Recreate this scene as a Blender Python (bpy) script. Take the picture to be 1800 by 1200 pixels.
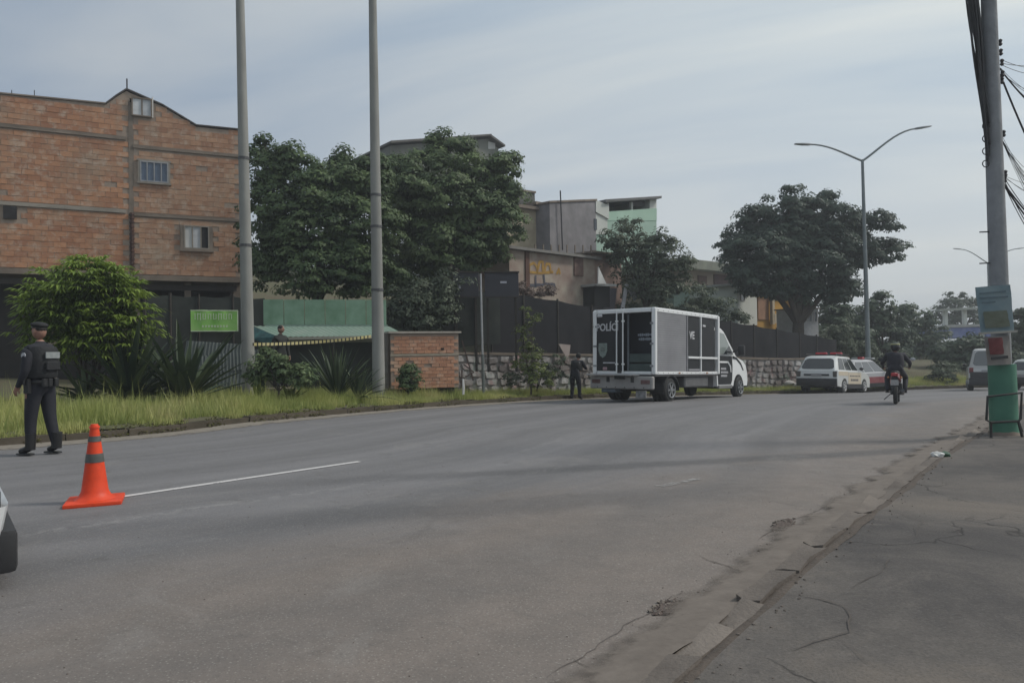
import bpy, bmesh, math, random
import numpy as np
from mathutils import Vector, Matrix, noise as mnoise
for o in list(bpy.data.objects): bpy.data.objects.remove(o)
SC = bpy.context.scene
COL = SC.collection
R = math.radians
rnd = random.Random(7)
nrng = np.random.default_rng(11)

# ------------------------------------------------------------------ camera
CAMZ = 1.38
F = 1300.0                       # focal length in pixels of the 1800 px wide photograph
cam = bpy.data.objects.new('camera', bpy.data.cameras.new('camera'))
COL.objects.link(cam)
cam.data.sensor_width = 36.0
cam.data.lens = F / 1800 * 36
cam.data.clip_end = 3000
cam.data.clip_start = 0.05
CM = Matrix.Rotation(R(90 + 0.66), 4, 'X') @ Matrix.Rotation(R(-0.8), 4, 'Z')
cam.matrix_world = Matrix.Translation((0, 0, CAMZ)) @ CM
SC.camera = cam

# ------------------------------------------------------------------ world, sun, exposure
SUN_EL, SUN_AZ = 46.0, 84.0       # azimuth clockwise from +Y
W = bpy.data.worlds.new('World'); SC.world = W; W.use_nodes = True
nt = W.node_tree; nt.nodes.clear()
def wn(t, **k):
    n = nt.nodes.new(t)
    for a, b in k.items(): setattr(n, a, b)
    return n
out = wn('ShaderNodeOutputWorld'); bg = wn('ShaderNodeBackground')
sky = wn('ShaderNodeTexSky', sky_type='NISHITA', sun_disc=False, sun_elevation=R(SUN_EL), sun_rotation=R(SUN_AZ),
         air_density=1.2, dust_density=3.0, ozone_density=1.5)
tc = wn('ShaderNodeTexCoord'); sep = wn('ShaderNodeSeparateXYZ')
nt.links.new(tc.outputs['Generated'], sep.inputs[0])
# cloud deck: project the direction on a plane above so streaks widen overhead
def wm(op, a, b=None, clamp=False):
    n = wn('ShaderNodeMath', operation=op, use_clamp=clamp)
    for i, v in enumerate((a, b)):
        if v is None: continue
        if isinstance(v, (int, float)): n.inputs[i].default_value = v
        else: nt.links.new(v, n.inputs[i])
    return n.outputs[0]
zc = wm('ADD', wm('MAXIMUM', sep.outputs['Z'], 0.0), 0.16)
ux = wm('DIVIDE', sep.outputs['X'], zc); uy = wm('DIVIDE', sep.outputs['Y'], zc)
comb = wn('ShaderNodeCombineXYZ'); nt.links.new(wm('MULTIPLY', ux, 0.55), comb.inputs[0]); nt.links.new(wm('MULTIPLY', wm('ADD', uy, wm('MULTIPLY', ux, 0.35)), 1.5), comb.inputs[1])
n1 = wn('ShaderNodeTexNoise'); n1.inputs['Scale'].default_value = 1.0; n1.inputs['Detail'].default_value = 7; n1.inputs['Roughness'].default_value = .52; n1.inputs['Distortion'].default_value = .5
nt.links.new(comb.outputs[0], n1.inputs['Vector'])
mr = wn('ShaderNodeMapRange'); mr.inputs[1].default_value = .38; mr.inputs[2].default_value = .63
nt.links.new(n1.outputs['Fac'], mr.inputs[0])
cr = wn('ShaderNodeMix', data_type='RGBA')     # thin part of the deck / thick part of the deck
cr.inputs[6].default_value = (3.65, 4.5, 5.5, 1); cr.inputs[7].default_value = (5.65, 6.1, 6.35, 1)
nt.links.new(mr.outputs[0], cr.inputs[0])
# the deck glows round the veiled sun and dims away from it
dot = wn('ShaderNodeVectorMath', operation='DOT_PRODUCT'); nt.links.new(tc.outputs['Generated'], dot.inputs[0])
sd = Vector((math.sin(R(SUN_AZ)) * math.cos(R(SUN_EL)), math.cos(R(SUN_AZ)) * math.cos(R(SUN_EL)), math.sin(R(SUN_EL))))
dot.inputs[1].default_value = sd
glow = wn('ShaderNodeMapRange', interpolation_type='SMOOTHSTEP'); glow.inputs[1].default_value = -0.25; glow.inputs[2].default_value = .9; glow.inputs[3].default_value = .76; glow.inputs[4].default_value = 1.40
nt.links.new(dot.outputs['Value'], glow.inputs[0])
warm = wn('ShaderNodeMix', data_type='RGBA', blend_type='MULTIPLY'); warm.inputs[0].default_value = 1
gcol = wn('ShaderNodeCombineXYZ')
nt.links.new(glow.outputs[0], gcol.inputs[0]); nt.links.new(wm('POWER', glow.outputs[0], .93), gcol.inputs[1]); nt.links.new(wm('POWER', glow.outputs[0], .72), gcol.inputs[2])
nt.links.new(cr.outputs[2], warm.inputs[6]); nt.links.new(gcol.outputs[0], warm.inputs[7])
mx = wn('ShaderNodeMix', data_type='RGBA'); mx.inputs[0].default_value = .9
# veil of bright air low over the horizon, stronger on the sun's side
hz_ = wn('ShaderNodeMapRange', interpolation_type='SMOOTHSTEP'); hz_.inputs[1].default_value = .42; hz_.inputs[2].default_value = 0.0; hz_.inputs[3].default_value = 0; hz_.inputs[4].default_value = 1
nt.links.new(sep.outputs['Z'], hz_.inputs[0])
hs = wn('ShaderNodeMapRange', interpolation_type='SMOOTHSTEP'); hs.inputs[1].default_value = -.4; hs.inputs[2].default_value = .5; hs.inputs[3].default_value = .15; hs.inputs[4].default_value = .85
nt.links.new(dot.outputs['Value'], hs.inputs[0])
wv = wn('ShaderNodeMix', data_type='RGBA'); nt.links.new(wm('MULTIPLY', hz_.outputs[0], hs.outputs[0]), wv.inputs[0]); nt.links.new(warm.outputs[2], wv.inputs[6]); wv.inputs[7].default_value = (6.9, 7.25, 7.35, 1)
nt.links.new(sky.outputs[0], mx.inputs[6]); nt.links.new(wv.outputs[2], mx.inputs[7])
nt.links.new(mx.outputs[2], bg.inputs[0]); bg.inputs[1].default_value = 0.085
nt.links.new(bg.outputs[0], out.inputs[0])

sun = bpy.data.objects.new('sun', bpy.data.lights.new('sun', 'SUN')); COL.objects.link(sun)
sun.data.energy = 1.8; sun.data.angle = R(9); sun.data.color = (1, .95, .87)
sun.rotation_euler = (-sd).to_track_quat('-Z', 'Y').to_euler()
SC.view_settings.view_transform = 'Standard'; SC.view_settings.look = 'None'
SC.view_settings.exposure = 0.25; SC.view_settings.gamma = 1; SC.view_settings.use_curve_mapping = False
SC.render.engine = 'CYCLES'
SC.cycles.max_bounces = 6; SC.cycles.diffuse_bounces = 3; SC.cycles.transparent_max_bounces = 8
SC.cycles.use_denoising = True

# ------------------------------------------------------------------ photograph helpers (surveying)
def ray(px, py):
    return (CM @ Vector(((px - 900) / F, -(py - 600) / F, -1)).to_4d()).to_3d() if False else CM.to_3x3() @ Vector(((px - 900) / F, -(py - 600) / F, -1))
def at(px, py, Y):
    d = ray(px, py); return Vector((0, 0, CAMZ)) + d * (Y / d.y)
def base(x, y):                   # the road falls away in front
    q = min(max(y - 8, 0), 28); return -0.0012 * q * q
def G(px, py, up=0.0):            # survey a point of the ground
    d = ray(px, py); t = 1.0
    lo, hi = .5, 200
    for _ in range(60):
        m = (lo + hi) / 2; p = Vector((0, 0, CAMZ)) + d * m
        if p.z > base(p.x, p.y) + up: lo = m
        else: hi = m
    return Vector((0, 0, CAMZ)) + d * lo

# ------------------------------------------------------------------ materials
MATS = {}
class NG:
    def __init__(s, name):
        s.m = bpy.data.materials.new(name); s.m.use_nodes = True; s.t = s.m.node_tree; s.t.nodes.clear()
        s.out = s.n('ShaderNodeOutputMaterial'); s.b = s.n('ShaderNodeBsdfPrincipled'); s.l(s.b.outputs[0], s.out.inputs[0])
        s.geo = s.n('ShaderNodeNewGeometry')
    def n(s, t, **k):
        x = s.t.nodes.new(t)
        for a, b in k.items(): setattr(x, a, b)
        return x
    def l(s, a, b): s.t.links.new(a, b)
    def setv(s, sock, v):
        if isinstance(v, (int, float)): sock.default_value = v
        elif isinstance(v, (tuple, list)): sock.default_value = tuple(v) if len(v) != 3 or sock.type == 'VECTOR' else (*v, 1)
        else: s.l(v, sock)
    def m_(s, op, a, b=0.0, c=None, clamp=False):
        x = s.n('ShaderNodeMath', operation=op, use_clamp=clamp); s.setv(x.inputs[0], a); s.setv(x.inputs[1], b)
        if c is not None: s.setv(x.inputs[2], c)
        return x.outputs[0]
    def noise(s, scale, detail=4, rough=.55, vec=None, dist=0.0):
        x = s.n('ShaderNodeTexNoise'); x.inputs['Scale'].default_value = scale; x.inputs['Detail'].default_value = detail; x.inputs['Roughness'].default_value = rough; x.inputs['Distortion'].default_value = dist
        s.l(vec or s.geo.outputs['Position'], x.inputs['Vector']); return x.outputs['Fac']
    def rng(s, v, a, b, c=0.0, d=1.0, smooth=False):
        x = s.n('ShaderNodeMapRange'); 
        if smooth: x.interpolation_type = 'SMOOTHSTEP'
        for i, q in enumerate((v, a, b, c, d)): s.setv(x.inputs[i], q)
        return x.outputs[0]
    def mix(s, f, a, b, mode='MIX'):
        x = s.n('ShaderNodeMix', data_type='RGBA', blend_type=mode); s.setv(x.inputs[0], f); s.setv(x.inputs[6], a); s.setv(x.inputs[7], b); return x.outputs[2]
    def scalevec(s, v, sc):
        x = s.n('ShaderNodeVectorMath', operation='MULTIPLY'); s.setv(x.inputs[0], v); x.inputs[1].default_value = sc; return x.outputs[0]
    def bump(s, h, strength=.3, dist=.02):
        x = s.n('ShaderNodeBump'); x.inputs['Strength'].default_value = strength; x.inputs['Distance'].default_value = dist
        s.l(h, x.inputs['Height']); s.l(x.outputs[0], s.b.inputs['Normal'])
    def attr(s, name):
        return s.n('ShaderNodeAttribute', attribute_name=name)
def pm(name, c, c2=None, scale=6, rough=.8, metal=0, bump=0, bscale=None, spec=.5, detail=4, aniso=None, emit=None):
    if name in MATS: return MATS[name]
    g = NG(name); v = g.geo.outputs['Position']
    if aniso: v = g.scalevec(v, aniso)
    f = g.rng(g.noise(scale, detail, vec=v), .3, .7)
    c2 = c2 or tuple(x * .78 for x in c)
    col = g.mix(f, c, c2)
    f2 = g.rng(g.noise(scale * .23, 3, vec=v), .35, .75)
    col = g.mix(g.m_('MULTIPLY', f2, .35), col, tuple(x * .7 for x in c2))
    g.l(col, g.b.inputs['Base Color']); g.b.inputs['Roughness'].default_value = rough; g.b.inputs['Metallic'].default_value = metal
    g.b.inputs['Specular IOR Level'].default_value = spec
    if bump: g.bump(g.noise(bscale or scale * 4, 5), bump, .02)
    if emit: g.b.inputs['Emission Color'].default_value = (*emit[:3], 1); g.b.inputs['Emission Strength'].default_value = emit[3]
    MATS[name] = g.m; return g.m
def tinted(name, c1, c2, rough=.9, nscale=30, bump=.3, dirt=(.08, .07, .06), dirtamt=.5, spec=.3, splat=0):
    """colour from the per-piece attribute 'tint' between two colours plus weathering"""
    if name in MATS: return MATS[name]
    g = NG(name); a = g.attr('tint').outputs['Fac']
    oi = g.n('ShaderNodeObjectInfo').outputs['Random']
    f = g.m_('FRACT', g.m_('ADD', a, oi))
    col = g.mix(f, c1, c2)
    col = g.mix(g.m_('MULTIPLY', g.rng(g.noise(nscale, 3), .35, .7), .35), col, tuple((p + q) * .35 for p, q in zip(c1, c2)))
    col = g.mix(g.m_('MULTIPLY', g.rng(g.noise(.9, 5, .65), .48, .72), dirtamt), col, dirt)
    if splat: col = g.mix(g.m_('MULTIPLY', g.rng(g.noise(3.2, 5, .7), .50, .66), splat), col, (.50, .42, .34)); col = g.mix(g.m_('MULTIPLY', g.rng(g.noise(2.1, 6, .75, dist=1.0), .60, .72), splat), col, (.17, .10, .075))
    g.l(col, g.b.inputs['Base Color']); g.b.inputs['Roughness'].default_value = rough; g.b.inputs['Specular IOR Level'].default_value = spec
    if bump: g.bump(g.noise(nscale * 2, 4), bump, .01)
    MATS[name] = g.m; return g.m
def leafmat(name, c1, c2, trans=.25):
    if name in MATS: return MATS[name]
    g = NG(name); a = g.attr('tint').outputs['Fac']
    col = g.mix(a, c1, c2)
    col = g.mix(g.m_('MULTIPLY', g.rng(g.noise(.6, 3), .4, .7), .5), col, tuple(x * .6 for x in c1))
    g.l(col, g.b.inputs['Base Color']); g.b.inputs['Roughness'].default_value = .55; g.b.inputs['Specular IOR Level'].default_value = .25
    tr = g.n('ShaderNodeBsdfTranslucent'); g.l(col, tr.inputs[0]); ms = g.n('ShaderNodeMixShader'); ms.inputs[0].default_value = trans
    g.l(g.b.outputs[0], ms.inputs[1]); g.l(tr.outputs[0], ms.inputs[2]); g.l(ms.outputs[0], g.out.inputs[0])
    MATS[name] = g.m; return g.m
def glassmat(name, c=(.02, .025, .03), rough=.08):
    if name in MATS: return MATS[name]
    g = NG(name); g.b.inputs['Base Color'].default_value = (*c, 1); g.b.inputs['Roughness'].default_value = rough; g.b.inputs['Specular IOR Level'].default_value = .8
    MATS[name] = g.m; return g.m

# ------------------------------------------------------------------ mesh builder
def tag(o, label=None, cat=None, group=None, kind=None):
    if label: o['label'] = label
    if cat: o['category'] = cat
    if group: o['group'] = group
    if kind: o['kind'] = kind
    return o
def thing(name, label, cat, loc=(0, 0, 0), rotz=0, group=None):
    o = bpy.data.objects.new(name, None); COL.objects.link(o); o.location = loc; o.rotation_euler = (0, 0, rotz); o.empty_display_size = .2
    return tag(o, label, cat, group)
def link(name, me, parent=None, m=None):
    o = bpy.data.objects.new(name, me); COL.objects.link(o)
    if m is not None and not me.materials:
        for q in (m if isinstance(m, (list, tuple)) else [m]): me.materials.append(q)
    if parent is not None: o.parent = parent
    return o
class MB:
    def __init__(s): s.bm = bmesh.new(); s.mi = 0
    def _f(s, vs):
        try: f = s.bm.faces.new(vs); f.material_index = s.mi; return f
        except ValueError: return None
    def face(s, pts): return s._f([s.bm.verts.new(p) for p in pts])
    def box(s, c, sz, rz=0, rx=0, ry=0):
        M = Matrix.Translation(c) @ Matrix.Rotation(rz, 4, 'Z') @ Matrix.Rotation(ry, 4, 'Y') @ Matrix.Rotation(rx, 4, 'X')
        v = [s.bm.verts.new(M @ Vector((x * sz[0] / 2, y * sz[1] / 2, z * sz[2] / 2))) for x in (-1, 1) for y in (-1, 1) for z in (-1, 1)]
        for q in ((0, 1, 3, 2), (4, 6, 7, 5), (0, 4, 5, 1), (2, 3, 7, 6), (0, 2, 6, 4), (1, 5, 7, 3)): s._f([v[i] for i in q])
        return s
    def bar(s, p0, p1, w, h=None):
        p0, p1 = Vector(p0), Vector(p1); d = (p1 - p0); L = d.length; q = d.to_track_quat('X', 'Z'); h = h or w
        M = Matrix.Translation((p0 + p1) / 2) @ q.to_matrix().to_4x4()
        v = [s.bm.verts.new(M @ Vector((x * L / 2, y * w / 2, z * h / 2))) for x in (-1, 1) for y in (-1, 1) for z in (-1, 1)]
        for q in ((0, 1, 3, 2), (4, 6, 7, 5), (0, 4, 5, 1), (2, 3, 7, 6), (0, 2, 6, 4), (1, 5, 7, 3)): s._f([v[i] for i in q])
        return s
    def tube(s, pts, rs, n=10, cap=True):
        pts = [Vector(p) for p in pts]
        if isinstance(rs, (int, float)): rs = [rs] * len(pts)
        rings = []; up = None
        for i, p in enumerate(pts):
            d = (pts[min(i + 1, len(pts) - 1)] - pts[max(i - 1, 0)]).normalized()
            if up is None: up = Vector((0, 0, 1)) if abs(d.z) < .9 else Vector((1, 0, 0))
            a = d.cross(up).normalized(); b = a.cross(d).normalized(); up = b
            rings.append([s.bm.verts.new(p + (a * math.cos(2 * math.pi * k / n) + b * math.sin(2 * math.pi * k / n)) * rs[i]) for k in range(n)])
        for r0, r1 in zip(rings, rings[1:]):
            for k in range(n): s._f([r0[k], r0[(k + 1) % n], r1[(k + 1) % n], r1[k]])
        if cap: s._f(rings[0][::-1]); s._f(rings[-1])
        return s
    def prism(s, pts, d):
        pts = [Vector(p) for p in pts]; d = Vector(d)
        a = [s.bm.verts.new(p) for p in pts]; b = [s.bm.verts.new(p + d) for p in pts]
        s._f(a[::-1]); s._f(b)
        for i in range(len(a)): j = (i + 1) % len(a); s._f([a[i], a[j], b[j], b[i]])
        return s
    def loft(s, rings, cap=True):
        R_ = [[s.bm.verts.new(p) for p in r] for r in rings]; n = len(R_[0])
        for r0, r1 in zip(R_, R_[1:]):
            for k in range(n): s._f([r0[k], r0[(k + 1) % n], r1[(k + 1) % n], r1[k]])
        if cap: s._f(R_[0][::-1]); s._f(R_[-1])
        return s
    def lathe(s, prof, c=(0, 0, 0), n=16, axis='Z', cap=True):
        rings = []
        for r, z in prof:
            ring = []
            for k in range(n):
                a = 2 * math.pi * k / n; x, y = r * math.cos(a), r * math.sin(a)
                p = Vector((x, y, z)) if axis == 'Z' else Vector((x, z, y)) if axis == 'Y' else Vector((z, x, y))
                ring.append(p + Vector(c))
            rings.append(ring)
        return s.loft(rings if cap else rings + [rings[0]], cap)
    def ball(s, c, r, sub=2, sc=(1, 1, 1), rot=None):
        M = Matrix.Translation(c) @ (rot or Matrix()) @ Matrix.Diagonal((r * sc[0], r * sc[1], r * sc[2], 1))
        res = bmesh.ops.create_icosphere(s.bm, subdivisions=sub, radius=1, matrix=M)
        for v in res['verts']:
            for f in v.link_faces: f.material_index = s.mi
        return s
    def grid(s, P):
        V = [[s.bm.verts.new(p) for p in row] for row in P]
        for i in range(len(V) - 1):
            for j in range(len(V[0]) - 1): s._f([V[i][j], V[i + 1][j], V[i + 1][j + 1], V[i][j + 1]])
        return s
    def mesh(s, name, m=None, bevel=0, seg=1, smooth=False, ang=35, jit=0):
        bmesh.ops.recalc_face_normals(s.bm, faces=s.bm.faces[:])
        if bevel:
            ed = [e for e in s.bm.edges if len(e.link_faces) == 2 and e.calc_face_angle(0) > R(25)]
            bmesh.ops.bevel(s.bm, geom=ed, offset=bevel, segments=seg, profile=.6, affect='EDGES', clamp_overlap=True)
        if jit:
            for v in s.bm.verts: v.co += Vector((rnd.uniform(-jit, jit), rnd.uniform(-jit, jit), rnd.uniform(-jit, jit)))
        me = bpy.data.meshes.new(name); s.bm.to_mesh(me); s.bm.free()
        if m is not None:
            for q in (m if isinstance(m, (list, tuple)) else [m]): me.materials.append(q)
        if smooth or bevel:
            me.shade_smooth(); me.set_sharp_from_angle(angle=R(ang))
        return me
    def build(s, name, m, parent=None, label=None, **k):
        o = link(name, s.mesh(name, m, **k), parent)
        if label: o['label'] = label
        return o
def np_mesh(name, V, Fc, tint=None, m=None):
    """V (N,3), Fc (M,k)"""
    me = bpy.data.meshes.new(name); M, k = Fc.shape
    me.vertices.add(len(V)); me.vertices.foreach_set('co', np.ascontiguousarray(V, dtype=np.float32).ravel())
    me.loops.add(M * k); me.loops.foreach_set('vertex_index', np.ascontiguousarray(Fc, dtype=np.int32).ravel())
    me.polygons.add(M); me.polygons.foreach_set('loop_start', np.arange(0, M * k, k, dtype=np.int32))
    me.update(calc_edges=True)
    if tint is not None:
        a = me.attributes.new('tint', 'FLOAT', 'POINT'); a.data.foreach_set('value', np.ascontiguousarray(tint, dtype=np.float32))
    if m is not None: me.materials.append(m)
    return me
def set_tint(me, v):
    a = me.attributes.new('tint', 'FLOAT', 'POINT'); a.data.foreach_set('value', np.full(len(me.vertices), v, dtype=np.float32)); return me
def text_obj(name, s, size, m, parent, M, bold=0.0, shear=0, sx=1, ext=.004, align='LEFT'):
    cu = bpy.data.curves.new(name, 'FONT'); cu.body = s; cu.size = size; cu.extrude = ext; cu.offset = bold; cu.align_x = align; cu.shear = shear; cu.resolution_u = 3
    t = bpy.data.objects.new('t', cu); COL.objects.link(t)
    dg = bpy.context.evaluated_depsgraph_get(); me = bpy.data.meshes.new_from_object(t.evaluated_get(dg)); bpy.data.objects.remove(t)
    me.name = name; me.transform(M @ Matrix.Diagonal((sx, 1, 1, 1))); me.materials.clear(); me.materials.append(m)
    return link(name, me, parent)
def copy_tree(o, parent=None):
    c = o.copy(); COL.objects.link(c); c.parent = parent
    for ch in [q for q in o.children]: copy_tree(ch, c)
    return c
def basis(o_, x, y):       # 4x4: local x along x, local y along y
    x = Vector(x).normalized(); y = Vector(y).normalized(); z = x.cross(y)
    return Matrix(((x.x, y.x, z.x, o_[0]), (x.y, y.y, z.y, o_[1]), (x.z, y.z, z.z, o_[2]), (0, 0, 0, 1)))
def sm(a, b, x):
    t = min(max((x - a) / (b - a), 0), 1); return t * t * (3 - 2 * t)
# ================================================================== THE SETTING
# kerb lines, surveyed on the ground, then resampled as smooth curves
def resample(pts, step=.5):
    P = [Vector((p[0], p[1])) for p in pts]; out_ = []
    n = len(P)
    for i in range(n - 1):
        a, b, c, d = P[max(i - 1, 0)], P[i], P[i + 1], P[min(i + 2, n - 1)]
        k = max(int((c - b).length / step), 1)
        for j in range(k):
            t = j / k
            out_.append(.5 * ((2 * b) + (c - a) * t + (2 * a - 5 * b + 4 * c - d) * t * t + (3 * b - a - 3 * c + d) * t ** 3))
    out_.append(P[-1]); return out_
LK = [(-44, -14), (-21, 2.6)] + [tuple(G(*q)[:2]) for q in ((0, 786), (450, 743), (750, 717), (1000, 702))] + [(7.4, 30.0), (13.2, 34.2), (19, 37.4), (28, 39.5), (44, 41), (70, 41.5)]
RK = [(-26, -24), (-8, -9), (-2.2, -1.5)] + [tuple(G(*q)[:2]) for q in ((1150, 1200), (1296, 1075), (1450, 945), (1538, 882), (1643, 803), (1735, 750))] + [(13, 18.5), (21, 24.5), (33, 29.5), (50, 31.5), (72, 32)]
LKc = resample(LK, .5); RKc = resample(RK, .5)
class Curve2:
    def __init__(s, P):
        s.P = P; s.d = [0]
        for a, b in zip(P, P[1:]): s.d.append(s.d[-1] + (b - a).length)
        s.L = s.d[-1]; s.D = np.array(s.d); s.X = np.array([p.x for p in P]); s.Y = np.array([p.y for p in P])
    def p(s, u): return Vector((float(np.interp(u, s.D, s.X)), float(np.interp(u, s.D, s.Y))))
    def n(s, u, side=1):         # normal, side=+1 to the left of travel
        a, b = s.p(max(u - .6, 0)), s.p(min(u + .6, s.L)); t = (b - a).normalized(); return Vector((-t.y, t.x)) * side
    def near(s, x, y):
        i = int(np.argmin((s.X - x) ** 2 + (s.Y - y) ** 2)); return s.D[i]
LC, RC = Curve2(LKc), Curve2(RKc)
S0 = LC.near(-5.4, 15.5); SR0 = RC.near(*RK[3])
print('left kerb pts', [(round(a, 1), round(b, 1)) for a, b in LK], 'right', [(round(a, 1), round(b, 1)) for a, b in RK])

# --- ground sheet to the horizon
def big_ground():
    b = MB(); xs = [-450, -200, -80, -30, -10, 0, 10, 30, 80, 200, 450]
    b.grid([[(x, y, -1.75 if y < 60 else -1.75) for y in (-450, -200, -40, 0, 40, 100, 300, 500)] for x in xs])
    g = b.build('ground', pm('earth', (.13, .11, .075), (.07, .08, .045), 1.2, .95, bump=.3)); tag(g, kind='structure'); return g
big_ground()

# --- road
def road_material():
    g = NG('road_asphalt'); pos = g.geo.outputs['Position']
    sp = g.n('ShaderNodeSeparateXYZ'); g.l(pos, sp.inputs[0]); x, y = sp.outputs[0], sp.outputs[1]
    uv = g.n('ShaderNodeUVMap', uv_map='UVMap'); su = g.n('ShaderNodeSeparateXYZ'); g.l(uv.outputs[0], su.inputs[0]); u, v = su.outputs[0], su.outputs[1]
    big = g.noise(.55, 6, .6); streakv = g.scalevec(uv.outputs[0], (2.6, .10, 1)); streak = g.noise(1.0, 5, .6, vec=streakv)
    fine = g.noise(55, 3, .7); mid = g.noise(6, 5, .65); grit = g.n('ShaderNodeTexVoronoi'); grit.inputs['Scale'].default_value = 48; g.l(pos, grit.inputs['Vector'])
    asphalt = g.mix(g.rng(mid, .3, .7), (.134, .130, .134), (.162, .157, .161))
    asphalt = g.mix(g.rng(streak, .38, .66), asphalt, (.188, .182, .186))
    dust = g.mix(g.rng(g.noise(2.2, 8, .72), .36, .64), (.200, .168, .146), (.160, .137, .121))
    # boundary where dust from the footway side has spread over the asphalt
    k = g.m_('ADD', g.m_('MULTIPLY', g.m_('MINIMUM', x, 0.0), 1.05), g.m_('MULTIPLY', g.m_('MAXIMUM', x, 0.0), .46))
    f = g.m_('SUBTRACT', g.m_('ADD', k, 7.3), y)
    f = g.m_('ADD', f, g.m_('MULTIPLY', g.m_('SUBTRACT', big, .5), 4.0)); f = g.m_('ADD', f, g.m_('MULTIPLY', g.m_('SUBTRACT', streak, .5), 3.0))
    far = g.rng(x, 6, 12, 0, 1); 
    fd = g.m_('MULTIPLY', g.rng(f, -1.3, 1.9, 0, 1, True), .92)
    # dust also along the right gutter further on
    fd = g.m_('MAXIMUM', fd, g.rng(g.m_('ADD', g.attr('rdist').outputs['Fac'], g.m_('MULTIPLY', big, 3)), 4.6, 2.0, 0, .85, True))
    col = g.mix(fd, asphalt, dust)
    # long polished wheel bands
    w = g.n('ShaderNodeTexWave', wave_type='BANDS', bands_direction='X'); w.inputs['Scale'].default_value = .17; w.inputs['Distortion'].default_value = 1.2; w.inputs['Detail'].default_value = 2; w.inputs['Detail Scale'].default_value = .25
    g.l(g.scalevec(uv.outputs[0], (1, .12, 1)), w.inputs['Vector'])
    col = g.mix(g.m_('MULTIPLY', g.rng(w.outputs['Fac'], .35, .9), .25), col, (.105, .102, .102))
    # oily tyre arc crossing from the footway
    arc = g.m_('SUBTRACT', y, g.m_('ADD', 8.28, g.m_('ADD', g.m_('MULTIPLY', x, .25), g.m_('MULTIPLY', g.m_('MULTIPLY', x, x), .004))))
    arc = g.m_('ADD', arc, g.m_('MULTIPLY', g.m_('SUBTRACT', big, .5), .5))
    a1 = g.rng(g.m_('ABSOLUTE', arc), .07, .34, .62, 0, True)
    a1 = g.m_('MULTIPLY', a1, g.rng(x, -3.5, .5, .15, 1))
    a2 = g.m_('MULTIPLY', g.rng(g.m_('ABSOLUTE', g.m_('ADD', arc, 1.75)), .1, .55, .42, 0, True), g.rng(x, -6, -1.0, .6, 1)); a2 = g.m_('MULTIPLY', a2, g.rng(x, 3.0, 1.0, 0, 1))
    col = g.mix(g.m_('MAXIMUM', a1, a2), col, (.070, .069, .072))
    # worn white marks: faint broken lines
    nl = g.noise(9, 5, .8)
    for u0, wd, amt in ((7.15, .07, .38), (8.25, .06, .22), (3.9, .05, .12)):
        l = g.rng(g.m_('ABSOLUTE', g.m_('SUBTRACT', g.m_('ADD', u, g.m_('MULTIPLY', big, .5)), u0 + .25)), wd * .4, wd * 1.6, 1, 0)
        l = g.m_('MULTIPLY', l, g.rng(nl, .46, .6, 0, amt)); l = g.m_('MULTIPLY', l, g.rng(g.noise(.35, 2), .45, .55))
        col = g.mix(l, col, (.34, .33, .32))
    # stains, grains
    col = g.mix(g.rng(g.noise(.9, 7, .7, dist=.8), .56, .66, 0, .28), col, (.25, .235, .22)); st = g.rng(g.noise(1.7, 6, .7, dist=1.5), .57, .70, 0, .40); col = g.mix(st, col, (.085, .078, .072))
    col = g.mix(g.rng(grit.outputs['Distance'], .0, .30, .75, 0), col, (.34, .32, .29)); vo2 = g.n('ShaderNodeTexVoronoi'); vo2.inputs['Scale'].default_value = 38; g.l(pos, vo2.inputs['Vector']); col = g.mix(g.rng(vo2.outputs['Distance'], .0, .22, .45, 0), col, (.07, .062, .056)); sp2 = g.n('ShaderNodeTexVoronoi'); sp2.inputs['Scale'].default_value = 5.0; g.l(pos, sp2.inputs['Vector']); col = g.mix(g.rng(sp2.outputs['Distance'], .0, .055, .6, 0), col, (.40, .38, .35))
    col = g.mix(g.rng(fine, .5, .75, 0, .35), col, (.06, .058, .056))
    g.l(col, g.b.inputs['Base Color']); g.l(g.rng(mid, .3, .7, .68, .92), g.b.inputs['Roughness']); g.b.inputs['Specular IOR Level'].default_value = .35
    g.bump(g.m_('ADD', fine, g.m_('MULTIPLY', mid, .8)), .35, .012)
    return g.m
ROADM = road_material()
def gutter_pt(u):  return u
NU, NV = 150, 26
def road_pt(i, j):
    su_ = i / NU; a = LC.p(su_ * LC.L); b = RC.p(RPAR(su_)); t = j / NV
    p = a.lerp(b, t); return p
# parametrise the right kerb so that both sides advance together
_ld = np.linspace(0, LC.L, 60); _rd = []
last = 0
for dd in _ld:
    p = LC.p(dd); n_ = LC.n(dd, -1); best = None
    for q in np.linspace(last, min(last + 8, RC.L), 60):
        r_ = RC.p(q) - p; c_ = abs(r_.x * n_.y - r_.y * n_.x)
        if best is None or c_ < best[0]: best = (c_, q)
    last = best[1]; _rd.append(last)
_rd[-1] = RC.L
def RPAR(t): return float(np.interp(t * LC.L, _ld, _rd))
b = MB(); P = []
for i in range(NU + 1):
    row = []
    for j in range(NV + 1):
        p = road_pt(i, j); camber = .05 * math.sin(math.pi * j / NV)
        row.append(Vector((p.x, p.y, base(p.x, p.y) + camber * .4)))
    P.append(row)
b.grid(P); me = b.mesh('road', ROADM)
uvl = me.uv_layers.new(name='UVMap')
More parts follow.
